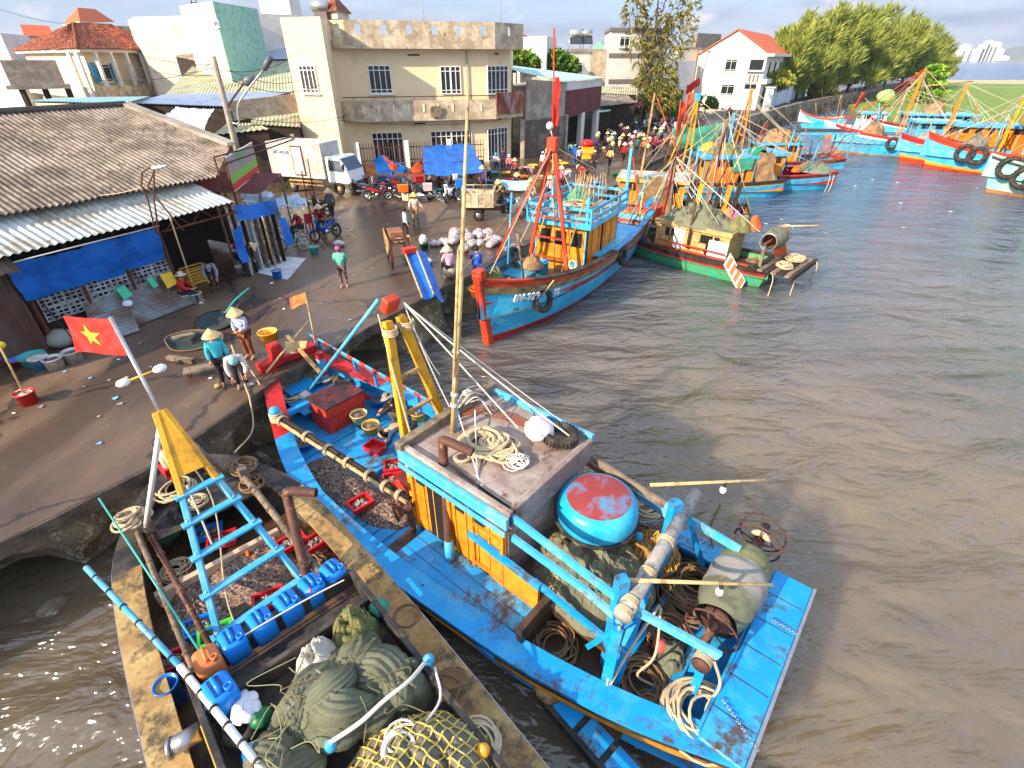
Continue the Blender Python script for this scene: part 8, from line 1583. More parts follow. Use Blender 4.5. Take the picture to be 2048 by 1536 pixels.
# market clutter: crates, baskets, tables
rg=random.Random(3)
MC=((988,352,'teal',.34,'basket'),(1012,352,'yel',.3,'basket'),(1045,360,'org',.32,'basket'),(1052,348,'tan',.5,'basket'),(1065,338,'yel',.36,'basket'),(1082,368,'tan',.55,'basket'),(1098,372,'blu',.3,'tub'),(1020,366,'red',.3,'basket'),(1120,300,'blu',.34,'tub'),(1132,300,'blu',.34,'tub'),(1150,310,'grn',.3,'basket'),(1112,330,'yel',.4,'basket'),(1125,335,'yel',.4,'tub'),(1192,372,'blu',.3,'tub'),(1232,352,'grn',.25,'bucket'),(1262,352,'tan',.35,'basket'),(1245,372,'tan',.35,'basket'),(1226,262,'red',.4,'tub'),(1195,285,'org',.25,'bucket'),(958,390,'red',.3,'bucket'),(940,372,'tan',.4,'basket'),(978,368,'blu',.28,'bucket'))
CM=dict(teal=TEALP,yel=YELB,org=ORGC,tan=mat('wicker',(206,166,104),.8,.2,6,bump=.8),blu=BLUC,red=REDC,grn=GRNC); CN=dict(teal='teal',yel='yellow',org='orange',tan='wicker',blu='blue',red='red',grn='green')
PLC=('by the white door of the cream building','a little right of the white door','beside the seated women','in front of the mildewed yard wall','nearer the mildewed wall','wide one before the bending woman in pink','next to the wide wicker one','in front of the seated women','left one at the warehouse pillar','right one at the warehouse pillar','by the warehouse opening','at the foot of the mildewed wall','beside the yellow basket at the mildewed wall','behind the orange mast on the quay','on the wet patch in mid market','near the net draped wooden boat','closer to the railed wheelhouse roof','hanging place by the far warehouse pillar','under the far warehouse pillar','next to the cargo tricycle bed','behind the cargo tricycle','below the blue canopy corner')
for (u,v,c,r,nm),pl in zip(MC,PLC): bucket(G(u,v),r,r*.9,CM[c],CN[c]+' '+nm+' '+pl.replace('hanging place ',''),1.2,CATCH if rg.random()<.4 else None,False,nm,nm)
t=thing('market_table','low market table covered with a pale blue cloth','table',G(1035,385)); p=G(1033,384); m=MB(); cloth(m,[p+V((-1.1,-.5,.72)),p+V((1.1,-.6,.72)),p+V((1.2,.5,.7)),p+V((-1,.5,.7))],plain('pale_blue_cloth',(170,214,224),.7),10,6,.04); cloth(m,[p+V((-1.1,-.5,.715)),p+V((1.1,-.6,.715)),p+V((1.0,-.65,.3)),p+V((-.9,-.6,.35))],MATS['pale_blue_cloth'],10,5,.06); m.build('cloth',t)
for x in (-.9,.9):
    for y in (-.4,.4): m=MB(); m.cyl(p+V((x,y,0)),p+V((x,y,.7)),.025,CHROME,n=6); m.build('leg',t)
t=thing('handcart','two wheeled handcart stacked with yellow boxes and red bags','handcart',G(1170,330)); p=G(1172,330); m=MB(); m.box((p.x,p.y,.45),(1.0,1.3,.08),WOOD); m.tube([p+V((-.3,-.6,.45)),p+V((-.3,-2.0,.8))],.03,WOOD,5); m.tube([p+V((.3,-.6,.45)),p+V((.3,-2.0,.8))],.03,WOOD,5); m.build('bed',t)
for s in (-1,1): m=MB(); m.torus(p+V((s*.56,0,.32)),(1,0,0),.27,.05,TYRE,16,6); m.build('wheel',t)
YBX=plain('yellow_box',(240,180,50),.5)
for k,(dx,dz,lb) in enumerate(((-.0,.5,'lower yellow fish box on the handcart'),(0,.95,'upper yellow fish box on the handcart'))): m=MB(); m.box((p.x+dx,p.y-.1,dz+.22),(.95,.7,.42),YBX,tap=1.05); m.box((p.x+dx,p.y-.1,dz+.42),(1.06,.8,.05),YBX); tag(m.build('fish_box',bev=.02),lb,'box')
m=MB(); bag(m,(p.x,p.y-.1,1.42),.5,REDC,8,(1.1,.9,.6)); tag(m.build('sack'),'red sacks piled on the yellow boxes of the handcart','sack')
m=MB(); a=G(1010,352); m.slab([V((a.x-.2,a.y,.0)),V((a.x+.2,a.y,0)),V((a.x+.2,a.y+.2,.5)),V((a.x-.2,a.y+.2,.5))],.03,WOOD); 
# rubbish on the quay
rg=random.Random(21); LIT=[CLWH,plain('litter_blue',(120,190,230),.6),plain('litter_tan',(200,180,140),.8),plain('litter_grey',(150,146,140),.8)]
for i in range(70):
    u,v=rg.uniform(20,1000),rg.uniform(440,900); p=G(u,v)
    e=interp([(y,x) for x,y in edge[3:16]],p.y)
    if p.x>e-.4 or (p-S0).dot(SN)<1.2 and p.y<24: continue
    r=rg.uniform(.03,.09); m=MB(); a=rg.uniform(0,6); pts=[V((p.x+cos(a+k*1.6)*r*rg.uniform(.6,1.4),p.y+sin(a+k*1.6)*r*rg.uniform(.5,1.2),.012+.02*rg.random())) for k in range(4)]; m.slab(pts,.008,LIT[rg.randrange(4)]); tag(m.build('litter'),'small scrap of pale litter lying on the wet quay','litter','scraps of litter on the quay')
for i in range(16):
    p=G(rg.uniform(1350,2000),rg.uniform(330,480),WZ+.01); m=MB(); m.slab([p+V((-.1,-.05,0)),p+V((.12,-.06,0)),p+V((.1,.07,0)),p+V((-.08,.05,0))],.02,LIT[rg.choice((0,2,3))]); tag(m.build('litter'),'bit of rubbish floating in the harbour water','litter','rubbish floating in the harbour')
# light mast frame on the awning
t=thing('lamp_stand','rusty bent frame with a tube lamp standing on the white tin awning','lamp',G(310,470,2.8)); p=G(313,468,2.8); yy=p.y
m=MB()
for P in (((312,468),(296,400),(283,372),(284,345),(300,335),(308,336)),((318,466),(308,400),(308,336)),((368,462),(320,405),(295,375)),((296,372),(308,345))): m.tube([GY(u,v,yy) for u,v in P],.025,RUSTM,5)
m.build('frame',t); m=MB(); m.tube([GY(304,336,yy-.05),GY(334,332,yy-.05)],.04,WHITEP,8); m.build('tube_lamp',t)
ropeline(sag(GY(293,370,yy),GY(172,390,yy+1.2),.1),.012,ROPE,'pale cord tied from the rusty lamp frame across the roof')
# ------------------------------------------------------------------ people
SKIN=plain('skin',(196,140,104),.55,.06); HAIRM=plain('hair',(28,22,20),.6); PSH=plain('p_shirt',(200,60,60),.85); PTR=plain('p_trousers',(50,48,52),.85); PHAT=mat('p_hat',(226,200,146),.8,.1,8,bump=.4,bsc=40); PSHOE=plain('p_shoe',(60,48,42),.7); EYE=plain('eye',(24,18,16),.4); LIP=plain('lips',(150,84,76),.6)
def skinmesh(J,E,Rd,root,sub=1):
    names=list(J); me=bpy.data.meshes.new('s'); me.from_pydata([J[n] for n in names],[(names.index(a),names.index(b)) for a,b in E],[])
    o=bpy.data.objects.new('s',me); COL.objects.link(o); sk=o.modifiers.new('k','SKIN'); sk.use_smooth_shade=True
    for i,n in enumerate(names):
        d=me.skin_vertices[0].data[i]; r=Rd[n]; d.radius=r if isinstance(r,tuple) else (r,r); d.use_root=(n==root)
    if sub: sb=o.modifiers.new('b','SUBSURF'); sb.levels=sub; sb.render_levels=sub
    dg=bpy.context.evaluated_depsgraph_get(); dg.update(); r=bpy.data.meshes.new_from_object(o.evaluated_get(dg)); bpy.data.objects.remove(o); return r
STAND=dict(pel=(0,0,.84),sp=(0,-.005,1.0),ch=(0,.0,1.2),nk=(0,.0,1.37),hd=(0,.025,1.47),ht=(0,.02,1.56),sl=(.165,0,1.3),el=(.215,-.01,1.05),wl=(.21,.06,.83),sr=(-.165,0,1.3),er=(-.215,-.01,1.05),wr=(-.21,.06,.83),hl=(.085,0,.82),kl=(.095,.02,.45),al=(.1,-.02,.08),tl=(.115,.12,.035),hr=(-.085,0,.82),kr=(-.095,.02,.45),ar=(-.1,-.02,.08),tr=(-.115,.12,.035))
def P_(**k): d=dict(STAND); d.update(k); return d
POSES=dict(stand=STAND,
 fwd=P_(el=(.22,.1,1.07),wl=(.11,.3,1.02),er=(-.22,.1,1.07),wr=(-.11,.3,1.02)),
 clasp=P_(el=(.22,.06,1.06),wl=(.05,.22,.98),er=(-.22,.06,1.06),wr=(-.05,.22,.98),nk=(0,.04,1.36),hd=(0,.09,1.45),ht=(0,.1,1.54)),
 walk=P_(kl=(.09,.16,.47),al=(.09,.24,.09),tl=(.1,.38,.06),kr=(-.09,.03,.45),ar=(-.09,-.24,.13),tr=(-.1,-.13,.04),el=(.22,-.1,1.07),wl=(.2,-.08,.85),er=(-.22,.1,1.07),wr=(-.2,.24,.9)),
 carry=P_(kl=(.09,.12,.46),al=(.09,.15,.08),tl=(.1,.28,.04),ar=(-.09,-.16,.1),tr=(-.1,-.04,.04),el=(.26,.02,1.08),wl=(.24,.22,.95),er=(-.28,-.06,1.08),wr=(-.4,.05,.92)),
 bend=P_(pel=(0,-.12,.82),sp=(0,.03,.95),ch=(0,.24,1.04),nk=(0,.4,1.08),hd=(0,.49,1.07),ht=(0,.57,1.1),sl=(.165,.3,1.06),el=(.22,.34,.8),wl=(.16,.42,.58),sr=(-.165,.3,1.06),er=(-.22,.34,.8),wr=(-.16,.42,.58),hl=(.085,-.12,.8),hr=(-.085,-.12,.8)),
 deep=P_(pel=(0,-.18,.72),sp=(0,.02,.8),ch=(0,.26,.78),nk=(0,.42,.72),hd=(0,.5,.66),ht=(0,.57,.6),sl=(.165,.32,.74),el=(.2,.38,.5),wl=(.13,.5,.3),sr=(-.165,.32,.74),er=(-.2,.38,.5),wr=(-.13,.5,.3),hl=(.085,-.18,.7),hr=(-.085,-.18,.7),kl=(.12,.08,.42),kr=(-.12,.08,.42)),
 sit=P_(pel=(0,-.02,.46),sp=(0,-.02,.62),ch=(0,.03,.82),nk=(0,.07,.98),hd=(0,.11,1.08),ht=(0,.11,1.17),sl=(.165,.04,.92),el=(.23,.14,.68),wl=(.12,.34,.6),sr=(-.165,.04,.92),er=(-.23,.14,.68),wr=(-.12,.34,.6),hl=(.09,0,.44),kl=(.12,.4,.47),al=(.11,.42,.08),tl=(.12,.55,.035),hr=(-.09,0,.44),kr=(-.12,.4,.47),ar=(-.11,.42,.08),tr=(-.12,.55,.035)),
 squat=P_(pel=(0,-.14,.22),sp=(0,-.08,.38),ch=(0,.08,.56),nk=(0,.2,.69),hd=(0,.26,.78),ht=(0,.3,.86),sl=(.165,.11,.64),el=(.22,.32,.46),wl=(.12,.5,.3),sr=(-.165,.11,.64),er=(-.22,.32,.46),wr=(-.12,.5,.3),hl=(.09,-.12,.21),kl=(.17,.24,.44),al=(.13,.03,.08),tl=(.16,.16,.035),hr=(-.09,-.12,.21),kr=(-.17,.24,.44),ar=(-.13,.03,.08),tr=(-.16,.16,.035)),
 ride=P_(pel=(0,-.05,.98),sp=(0,-.03,1.12),ch=(0,.05,1.32),nk=(0,.1,1.47),hd=(0,.14,1.57),ht=(0,.14,1.66),sl=(.165,.06,1.42),el=(.25,.24,1.24),wl=(.28,.48,1.22),sr=(-.165,.06,1.42),er=(-.25,.24,1.24),wr=(-.28,.48,1.22),hl=(.1,-.03,.95),kl=(.22,.33,.85),al=(.2,.28,.45),tl=(.21,.4,.42),hr=(-.1,-.03,.95),kr=(-.22,.33,.85),ar=(-.2,.28,.45),tr=(-.21,.4,.42)),
 back=P_(el=(.24,-.1,1.08),wl=(.08,-.17,.93),er=(-.24,-.1,1.08),wr=(-.08,-.17,.93)))
LIMB=[('pel','sp'),('sp','ch'),('ch','nk'),('nk','hd'),('hd','ht'),('ch','sl'),('sl','el'),('el','wl'),('ch','sr'),('sr','er'),('er','wr'),('pel','hl'),('hl','kl'),('kl','al'),('al','tl'),('pel','hr'),('hr','kr'),('kr','ar'),('ar','tr')]
BR=dict(pel=(.13,.1),sp=(.115,.09),ch=(.135,.1),nk=.05,hd=(.082,.095),ht=(.055,.065),sl=.058,el=.04,wl=.028,sr=.058,er=.04,wr=.028,hl=.085,kl=.055,al=.036,tl=.03,hr=.085,kr=.055,ar=.036,tr=.03)
PROTO={}
def make_person(pose,hat,label,legs='long',sleeve='long',hood=False,extra=None):
    J={k:V(v) for k,v in POSES[pose].items()}; t=thing('person',label,'person')
    def wrap(me,name,mm,par,extra_=None):
        mb=MB(); mb.add([v.co.copy() for v in me.vertices],[tuple(p.vertices) for p in me.polygons],mm,True)
        if extra_: extra_(mb)
        return mb.build(name,par,fix=False)
    fw=V((0,1,0)); hv=(J['ht']-J['hd']).normalized(); fd=(fw-hv*fw.dot(hv)); fd=fd.normalized() if fd.length>.3 else V((0,0,-1)); sx=hv.cross(fd)
    def face(mb):
        c=J['hd']+hv*.02
        mb.tube([c+fd*.085+hv*.02,c+fd*.115-hv*.012,c+fd*.092-hv*.018],[.008,.016,.008],SKIN,6)
        for s in (-1,1): mb.ball(c+fd*.082+sx*s*.032+hv*.022,.012,EYE,6,4); mb.ball(c+sx*s*.086-hv*.005,.024,SKIN,6,5,(.5,.8,1.2))
        mb.box(c+fd*.088-hv*.045,(.04,.012,.012),LIP)
        for e,w in (('el','wl'),('er','wr')):      # palm, four fingers and a thumb
            d=(J[w]-J[e]).normalized(); sd=d.cross(V((0,0,1)) if abs(d.z)<.8 else fw).normalized(); nn=d.cross(sd)
            if nn.y<0: nn=-nn
            p0=J[w]; mb.tube([p0-d*.01,p0+d*.03,p0+d*.075],[.026,.032,.03],SKIN,7)
            for k in range(4):
                b=p0+d*.07+sd*(k-1.5)*.017; l=(.055,.068,.064,.048)[k]; mb.tube([b,b+d*l*.55+nn*.008,b+d*l*.9+nn*.03],[.0095,.009,.007],SKIN,5)
            b=p0+d*.025+sd*.028; mb.tube([b,b+sd*.022+d*.025+nn*.01,b+sd*.026+d*.05+nn*.025],[.011,.01,.008],SKIN,5)
    body=wrap(skinmesh(J,LIMB,BR,'pel'),'body',SKIN,t,face)
    def sub(keys,add,over={}): 
        R_={k:(tuple(x+add for x in BR[k]) if isinstance(BR[k],tuple) else BR[k]+add) for k in keys}; R_.update(over); return R_
    ks=['pel','sp','ch','sl','el','wl','sr','er','wr']; E=[('pel','sp'),('sp','ch'),('ch','sl'),('sl','el'),('el','wl'),('ch','sr'),('sr','er'),('er','wr')]
    JJ={k:J[k].copy() for k in ks}; JJ['nb']=J['ch'].lerp(J['nk'],.75); E=E+[('ch','nb')]; 
    for e,w in (('el','wl'),('er','wr')): JJ[w]=J[e].lerp(J[w],.93 if sleeve=='long' else .15)
    R_=sub(ks,.024,{'nb':.066,'pel':(.155,.125)}); JJ['pel']=J['pel']+ (J['pel']-J['sp']).normalized()*.05
    wrap(skinmesh(JJ,E,R_,'pel'),'shirt',PSH,t)
    ks=['pel','hl','kl','al','hr','kr','ar']; E=[('pel','hl'),('hl','kl'),('kl','al'),('pel','hr'),('hr','kr'),('kr','ar')]; JJ={k:J[k].copy() for k in ks}
    for k_,a_ in (('kl','al'),('kr','ar')): JJ[a_]=J[k_].lerp(J[a_],.9 if legs=='long' else -.0+.12)
    wrap(skinmesh(JJ,E,sub(ks,.022,{'al':.06,'ar':.06}),'pel'),'trousers',PTR,t)
    for a_,b_k in (('al','tl'),('ar','tr')): m=MB(); m.tube([J[a_]+(J[a_]-J[b_k])*.35-UP*.02,J[a_].lerp(J[b_k],.5),J[b_k]+(J[b_k]-J[a_])*.1],[.036,.044,.03],PSHOE,8); m.build('shoe',t)
    c=J['ht']; q=UP.rotation_difference(hv).to_matrix()
    def at(m,prof,mm,dz=0,n=20): m.lathe(prof,c+hv*dz,mm,n,axis=hv,caps=False)
    if hat=='cone': m=MB(); at(m,[(.225,-.075),(.22,-.07),(.12,.045),(.01,.145),(.001,.148)],PHAT); at(m,[(.222,-.078),(.1,.03),(.001,.12)],PHAT); m.build('conical_hat',t)
    elif hat=='brim': m=MB(); at(m,[(.2,-.06),(.105,-.03),(.095,.04),(.05,.065),(.001,.07)],PHAT); m.build('brimmed_hat',t)
    elif hat=='cap': m=MB(); at(m,[(.1,-.06),(.102,-.01),(.075,.04),(.001,.055)],PHAT); m.slab([c+fd*.07-sx*.07-hv*.03,c+fd*.07+sx*.07-hv*.03,c+fd*.17+sx*.05-hv*.045,c+fd*.17-sx*.05-hv*.045],.01,PHAT); m.build('cap',t)
    elif hat=='hood': m=MB(); m.ball(J['hd']-fd*.02+hv*.025,.118,PHAT,12,8,(1,1,1.15)); m.build('hood',t)
    if hat in ('hair','cap','brim') : m=MB(); m.ball(J['hd']-fd*.022+hv*.03,.103,HAIRM,12,8,(1,1,1.1)); m.build('hair',t)
    kids(t); return t
PM_={}
def pm(c):
    if c not in PM_: PM_[c]=mat('cloth_%d_%d_%d'%c,c,.85,.15,4,dirt=tuple(int(x*.7) for x in c),dsc=4,damt=.5,bump=.3,bsc=25)
    return PM_[c]
CONE_=(230,204,150)
def person(pose,hat,loc,rz,shirt,trou,label,hatc=CONE_,shoe=(60,48,42),legs='long',sleeve='long',group=None,scale=1.):
    k=(pose,hat,legs,sleeve); sm=pm(shirt) if isinstance(shirt,tuple) else shirt; tm=pm(trou) if isinstance(trou,tuple) else trou
    mp={'p_shirt':sm,'p_trousers':tm,'p_hat':pm(hatc),'p_shoe':pm(shoe)}
    if k not in PROTO: o=PROTO[k]=make_person(pose,hat,label,legs,sleeve); o.location=loc; o.rotation_euler=(0,0,rz); o.scale=(scale,)*3
    else: o=dup(PROTO[k],loc,rz,label,scale=scale)
    if group: o['group']=group
    elif 'group' in o: del o['group']
    recol(o,mp); return o
def pg(u,v,z=0): p=G(u,v,z); return (p.x,p.y,z)
CHK=mat('blue_check',(36,62,120),.85,.1,4,dirt=(190,200,220),dsc=9,damt=.8,bump=.2); FLO=mat('flower_print',(206,186,170),.85,.1,4,dirt=(60,40,48),dsc=7,damt=1.0,bump=.2); BRP=mat('brown_print',(150,84,40),.85,.15,4,dirt=(90,50,30),dsc=9,damt=.7,bump=.2)
# face direction: local +y; rz=PI looks at the camera
person('back','cap',pg(690,574),PI+.1,(110,206,180),FLO,'woman in a teal jacket, pink cap and flowered trousers standing alone in mid quay',(214,90,150),(190,150,130))
person('walk','cone',pg(667,440),.6,(92,92,100),(60,58,60),'person in grey with a conical hat walking past the truck front')
person('sit','cone',pg(645,458),PI+.3,(150,34,40),(50,40,46),'woman in red with a conical hat sitting in front of the dark motorbike')
person('sit','cone',pg(676,470) if False else pg(603,470),PI-.6,(176,40,40),(50,46,50),'person in red with a conical hat sitting behind the white barrier')
person('stand','hair',pg(815,482),-1.2,(196,228,226),(70,50,54),'person in a mint hooded shirt with dark hair standing behind the loading cart')
person('carry','cone',pg(833,450),PI,(226,196,184),(150,124,84),'person in pale pink carrying a white basin past the parked motorbikes',(236,206,110))
p=V(pg(846,425)); m=MB(); m.lathe([(.001,.02),(.2,0),(.27,.14),(.28,.14),(.27,.12)],(p.x-.1,p.y-.35,.92),plain('white_basin',(226,230,244),.4),16,caps=False); tag(m.build('basin'),'white basin carried on the hip of the person in pale pink','basin')
person('sit','cone',(*pg(900,553)[:2],-.02),.5,(222,186,204),(44,38,44),'woman in pink with a pale conical hat sitting on the concrete bollard',(236,220,176))
person('squat','hair',pg(955,540),.2,(24,84,190),(30,70,150),'man in a blue suit squatting at the quay edge with his back turned')
person('deep','cap',(*pg(1022,530,-.55)[:2],WZ+1.25),-.9,(124,130,142),(110,116,128),'person in grey overalls stooping on the foredeck of the big blue boat',(150,110,80),scale=1.05)
person('clasp','cone',pg(503,716),PI-.25,CHK,BRP,'woman in a blue checked shirt and brown trousers with a conical hat and pink gloves',(238,206,140),(196,150,120))
person('stand','cone',pg(457,770),-2.5,(60,186,206),(40,36,42),'person in a turquoise shirt and big conical hat with one pink glove',(238,206,140),(110,80,66))
person('bend','hood',pg(488,775),PI+.5,(238,228,218),(44,40,42),'person in a white jacket and light teal hood pulling the mooring rope',(150,206,210),(150,130,116))
ropeline(curve([V(pg(480,740))+UP*.8,G(490,770,.1),G(500,800,.0),G(505,860,-.6),G(470,905,-.55)]),.022,ROPE,'mooring rope from the hands of the person in white down to the tan boat')
ropeline(curve([V(pg(492,745))+UP*.6,G(508,750,.2),G(520,770,.05)]),.02,ROPE,'loose end of the mooring rope trailing on the quay')
person('sit','brim',(*pg(375,606)[:2],-.05),-1.35,(196,40,32),(44,42,48),'person in a red jacket and pale hat sitting on a white bucket by the doorway',(226,206,170),(226,216,200))
person('bend','cap',pg(432,580),PI+.55,(150,156,168),(52,48,54),'person in a grey shirt and grey cap bending in front of the dark doorway',(140,146,160))
person('bend','cone',pg(492,548),-1.1,(40,54,80),(36,36,44),'person in dark blue with a conical hat bending by the rusty ice chest')
a,b=G(957,442),G(1047,442); d=(b-a).normalized(); q=a+V((-d.y,d.x,0))*.55+d*1.25; person('ride','hair',(q.x,q.y,-.02),math.atan2(d.y,d.x)-PI/2,(40,36,42),(40,48,70),'rider in dark clothes sitting on the cargo tricycle')
q=gb(800,842,.62); person('squat','brim',q,1.5,(36,34,38),(110,100,84),'crew member in black with a grey brimmed hat squatting by the baskets',(150,140,124))
q=gb(815,900,.62); person('deep','brim',q,1.75,(40,72,104),(54,50,60),'crew member in navy with a straw hat bending over the empty red crate',(206,180,130),(226,110,130))
q=FA@V((11.55,.25,1.22)); person('stand','hair',q,-.6,(214,196,160),(206,34,36),'bare legged person in a cream shirt and red shorts behind the light blue ladder mast',shoe=(170,120,90),legs='short')
# market crowd
CR_=[(1006,340,'stand','brim',3.1,(70,40,80),(44,36,60),'woman in dark purple standing at the white ground floor door',(80,50,60)),
(992,338,'sit','hood',3.3,(226,224,226),(60,50,70),'seated woman in white with a turquoise hood left of the woman in purple',(70,180,206)),
(1019,342,'sit','hood',2.9,(206,120,120),(60,44,56),'seated woman in pink with a white hood right of the woman in purple',(226,226,226)),
(1031,352,'sit','cone',2.6,(150,60,70),(70,44,56),'seated woman in a dark red print with conical hat by the yard wall',None),
(1036,372,'squat','cone',2.8,(70,70,80),(44,40,48),'squatting person in dark grey with a conical hat beside the table',None),
(1052,358,'deep','cone',-1.0,(226,170,190),(60,50,60),'person in pink with conical hat stooping over the wide wicker basket',None),
(966,385,'stand','cone',.6,(196,150,190),(90,70,100),'person in lilac with a yellowish conical hat behind the tricycle bed',(236,210,130)),
(1001,388,'squat','cone',2.6,(190,170,110),(110,90,70),'squatting person in khaki with a conical hat left of the pale blue table',None),
(977,330+30,'squat','cone',3.,(60,70,80),(50,48,52),'squatting person in dark clothes under the edge of the blue canopy',None),
(1060,415,'walk','cone',-2.6,(214,178,150),(206,190,170),'person in beige with a conical hat walking beside the orange mast leg',None),
(1085,348,'stand','cap',2.4,(226,226,224),(44,42,48),'person in white shirt and cap standing left of the orange mast',(226,226,226)),
(1100,408,'stand','cone',.4,(226,190,190),(60,50,56),'person in pale pink with a conical hat half hidden by the orange mast',None),
(1128,378,'bend','cone',-.6,(230,226,226),(60,44,52),'person in white with a pale conical hat leaning beside the orange mast top',(240,230,210)),
(1121,385,'stand','cone',.2,(206,130,150),(70,50,60),'person in rose with white conical hat next to the leaning one in white',(240,230,210)),
(1168,368,'bend','cone',1.0,(180,50,60),(60,46,60),'person in brick red with a conical hat leaning forward on the wet ground',None),
(1143,318,'bend','cap',.3,(60,150,160),(60,60,80),'person in teal with a yellow cap by the blue tubs',(236,190,60)),
(1149,332,'walk','cap',.2,(30,110,206),(30,90,190),'person in a blue football kit with a white cap seen from behind',(240,236,230)),
(1157,336,'stand','cap',.3,(206,200,206),(54,54,64),'person in a grey white shirt and white cap beside the blue football kit',(240,236,230)),
(1187,345,'walk','cap',2.9,(60,44,48),(40,34,38),'person in a dark vest and white cap carrying a bag on the wet patch',(236,232,230)),
(1218,338,'walk','hair',.1,(236,200,120),(40,40,52),'person in a yellow shirt and black trousers walking away in mid market',None),
(1246,328,'walk','cone',.2,(200,30,36),(60,40,40),'person in bright red with a white conical hat walking away',(240,236,226)),
(1258,326,'stand','cone',.3,(226,206,170),(206,190,160),'person all in beige with a conical hat right of the one in red',None),
(1221,303,'stand','hood',.1,(214,196,140),(110,130,140),'person in tan with a pale blue hood at the left of the crowd',(140,186,226)),
(1243,306,'stand','cone',.4,(96,40,50),(50,36,44),'person in maroon with conical hat at the back of the crowd',None),
(1262,310,'stand','cone',-.3,(120,50,100),(60,40,60),'person in purple with a pink conical hat in the crowd',(236,200,190)),
(1267,298,'stand','cone',.8,(206,110,110),(60,50,60),'person in salmon with conical hat behind the one in purple',None),
(1272,312,'stand','cap',.1,(40,130,100),(44,54,60),'person with a green backpack and white cap in the crowd',(226,226,226)),
(1283,306,'stand','cone',.2,(110,60,50),(130,80,50),'person in brown with a big conical hat in the crowd',None),
(1293,310,'bend','cone',-.3,(206,34,44),(50,44,50),'person in red with pale conical hat leaning at the right of the crowd',(240,220,206)),
(1306,312,'stand','hood',-1.2,(130,40,60),(60,36,50),'person in wine red with a pink hood at the right end of the crowd',(226,90,110)),
(1313,306,'bend','cone',-1.6,(150,60,70),(60,50,56),'person in dark red stooping behind the net draped boat',None),
(1293,270,'stand','cone',.2,(170,160,120),(60,56,60),'person in khaki with a red bag walking on the open road behind the crowd',None),
(1240,280,'stand','cone',1.2,(226,90,40),(60,60,80),'person in orange with a conical hat in front of the packed motorbikes',None),
(1317,290,'stand','cone',.1,(150,160,150),(90,96,96),'person in grey green with a conical hat left of the orange pennant',None),
(1252,288,'walk','cone',.4,(70,46,60),(50,40,50),'person in dark plum with a conical hat near the one in orange',None),
(1322,262,'stand','hair',.6,(150,110,70),(60,60,70),'person in brown standing among the bikes below the feathery tree',None),
(1302,255,'stand','cap',1.0,(170,40,70),(60,50,60),'person in crimson by the line of motorbikes below the feathery tree',(200,60,90)),
(1132,262+20,'stand','hair',2.,(44,44,52),(40,38,44),'person in black standing in the dark warehouse opening',None),
(1210,318,'squat','cone',.5,(90,70,60),(60,50,50),'person in brown squatting left of the yellow shirt',None),
(1098,318,'squat','cone',2.4,(190,190,170),(80,80,80),'squatting person in pale green by the mildewed wall',None),
(1226,362-60,'stand','cone',.2,(60,110,150),(50,50,60),'person in denim blue with a conical hat behind the tan one',None),
(1331,300,'bend','cap',-.4,(206,60,60),(90,60,60),'person in red and cap leaning over the wooden boat bow',(226,200,190)),
(1340,312,'stand','cone',-1.,(196,160,120),(90,70,60),'person in tan with conical hat beside the yellow tarpaulin heap',None)]
for (u,v,po,ha,rz,sc_,tc_,lb,hc) in CR_: person(po,ha,pg(u,v),rz,sc_,tc_,lb,hc or CONE_,group='people in the market crowd')
rg=random.Random(8)
for i in range(22):
    c=[rg.choice(((150,40,50),(200,120,60),(60,70,110),(120,60,90),(190,180,170),(60,110,100),(206,60,60),(90,80,70),(226,190,150))) for _ in (0,1)]
    person(rg.choice(('stand','walk','fwd','bend')),'cone',pg(rg.uniform(1190,1325),rg.uniform(268,318)),rg.uniform(-3,3),c[0],(50+rg.randrange(30),46,54),'person in a conical hat among the dense middle of the market crowd',group='conical hats in the dense market crowd')
p=V(pg(1278,372)) ; q=FH@V((8.8,.2,.5)); person('sit','hair',q,2.2,(236,206,180),(90,110,130),'person in a pale shirt sitting at the bow of the net draped wooden boat',group='people in the market crowd')
t=bike(1456,236,.75,'maroon','maroon motorbike being ridden along the harbour road'); q=V(t.location); person('ride','cap',(q.x-.1,q.y-.1,-.1),.75-PI/2,(150,50,80),(50,40,60),'rider in dark red on the motorbike on the harbour road',(60,40,60))
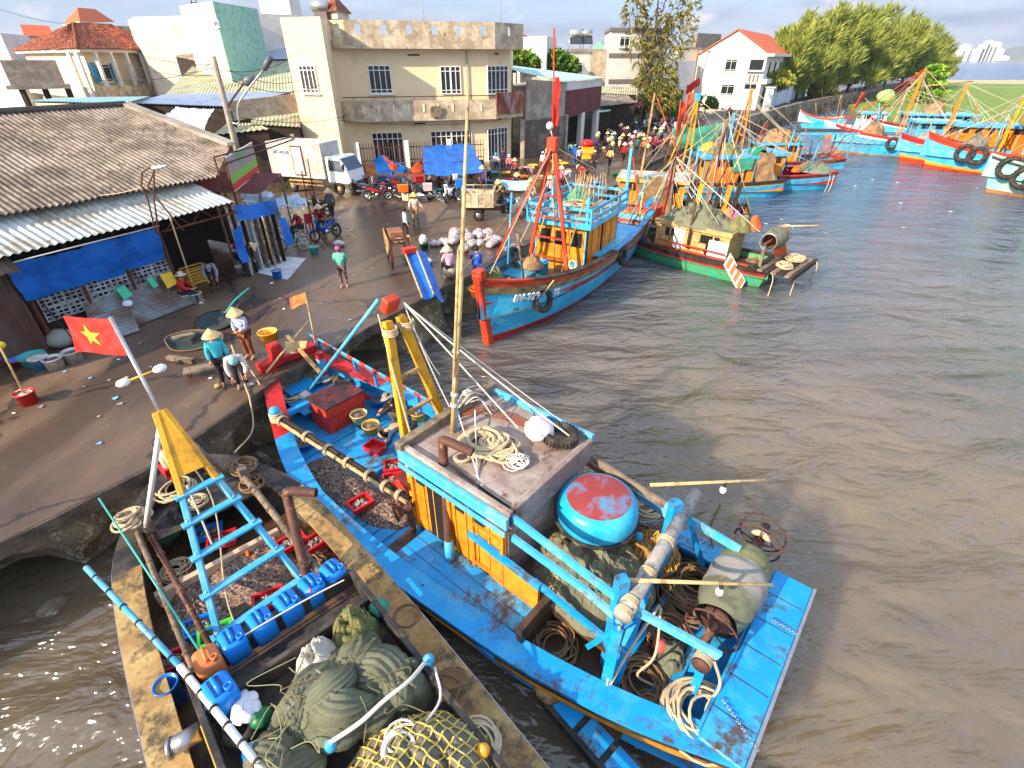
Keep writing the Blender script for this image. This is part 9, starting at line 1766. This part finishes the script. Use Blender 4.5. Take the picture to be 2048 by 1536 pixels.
# ------------------------------------------------------------------ rigging and loose gear on the boats, air
HANK=[NETG,NETT,NETW,NETO,NETD,ROPEB,TEALN]
def clutter(root,fr,lab,L,hb,z,top,seed,n=7,ng=6,rng=None):
    rg=random.Random(seed); x0,x1=rng or (.5,L*.85); top=V(top)
    for i in range(n): part(lambda m:m.tube(sag(top+V((rg.uniform(-.2,.2),0,-rg.uniform(0,1))),(rg.uniform(0,L),rg.uniform(-1,1)*hb*.9,z+rg.uniform(.1,1.6)),rg.uniform(0,.4),6),rg.choice((.012,.016,.022)),rg.choice((ROPE,ROPEB,ROPEW)),4,caps=False),'rigging_line',root,fr)
    for i in range(n): 
        x=rg.uniform(x0,x1); y=rg.uniform(-1,1)*hb*.8; part(lambda m:m.tube([(x,y,z),(x+rg.uniform(-1.6,1.6),y+rg.uniform(-.5,.5),z+rg.uniform(1.6,4.2))],rg.choice((.03,.045,.06)),rg.choice((WOOD,BAMB,ORED,LBLUE,TAN,PIPER)),5),'gear_pole',root,fr)
    for i in range(ng):
        x=rg.uniform(x0,x1); y=rg.uniform(-1,1)*hb*.65; r=rg.uniform(.25,.55); m=MB(); mm=rg.choice(HANK)
        if i%3==2: coil(m,fr@V((x,y,z)),r,7,.022,rg.choice((ROPE,ROPEB)),seed+i,.25)
        else: heap(m,fr@V((x,y,z)),r,r*.8,r*.8,mm,rg.random()*3,seed+i,2,.5,4,9,20)
        tag(m.build('gear_bundle'),'bundle of nets or rope among the gear on the '+lab,'gear','loose gear on the '+lab)
for a in ((bC,FC,'big blue boat',15.3,1.7,1.75,(9.75,0,6.3),301,4,5,(10.2,13.6)),(bD,FD,'small green boat',9.6,1.3,.6,(6.3,-.2,5),302,6,6,(6.5,8.8)),(bE,FE,'yellow striped boat',12,1.5,1.2,(7.6,0,6.7),303,8,8),(bF,FF,'red striped boat',13,1.6,1.3,(9,0,5.6),304,9,8),(bG,FG,'black awning boat',13,1.6,1.3,(9.4,0,7),305,10,8),(bH,FH,'net draped wooden boat',9.5,1.4,.9,(2.4,0,6.1),306,10,9),
    (bR1,FR1,'leftmost far boat',13,1.7,1.7,(6.4,0,8.3),307,9,7),(bR2,FR2,'narrow far boat',12,1.6,1.6,(8.8,0,7.2),308,7,4),(bR3,FR3,'red gunwale far boat',13,1.8,1.7,(7.8,0,6.6),309,9,7),(bR4,FR4,'mint far boat',13,1.9,1.7,(7.8,0,7.5),310,9,7),(bR5,FR5,'mint roofed far boat',13,1.6,1.8,(10,0,6.2),311,8,5),(bR6,FR6,'far boat at the grass spit',13,1.6,1.8,(9.5,0,7.3),312,8,5),(bR7,FR7,'small boat at the sea wall',6,1,1.2,(3,0,3.4),313,4,4),(bR8,FR8,'white and blue far boat',9,1.2,1.2,(5,0,5),314,6,4)): clutter(*a[:10],rng=a[10] if len(a)>10 else None)
# facade details
m=MB(); m.tube([F0+u_*9.9+n_*.1+V((0,0,.1)),F0+u_*9.9+n_*.1+V((0,0,8))],.05,CONC,6); tag(m.build('drain_pipe'),'thin drain pipe down the front of the cream building','pipe')
for k,(a,b,s) in enumerate((((585,232,41),(700,232,43),.3),((436,140,31),(612,90,41.5),.6),((600,230,41),(1000,240,46),.5),((1060,232,52),(1210,215,60),.6),((1120,210,54),(1275,140,83),.8))): m=MB(); m.tube(sag(GY(*a),GY(*b),s),.016,CAB,4,caps=False); tag(m.build('overhead_cable'),('thin cable fixed to the wing of the cream building','cable from the concrete lamp pole to the top of the cream wing','cable slung along the balcony of the cream building','cable between the mildewed wall and the market stalls','cable from the warehouse to the tall pale street lamp')[k],'cable')
# air
hz=bpy.data.materials.new('haze'); hz.use_nodes=True; nt=hz.node_tree; nt.nodes.clear(); o_=nt.nodes.new('ShaderNodeOutputMaterial'); pv=nt.nodes.new('ShaderNodeVolumePrincipled'); pv.inputs['Color'].default_value=(.86,.9,.96,1); pv.inputs['Density'].default_value=.00016; pv.inputs['Anisotropy'].default_value=.2; nt.links.new(pv.outputs[0],o_.inputs['Volume'])
m=MB(); m.box((1200,3000,64),(9600,7100,138),hz); o=m.build('haze',keep=True); o['kind']='stuff'
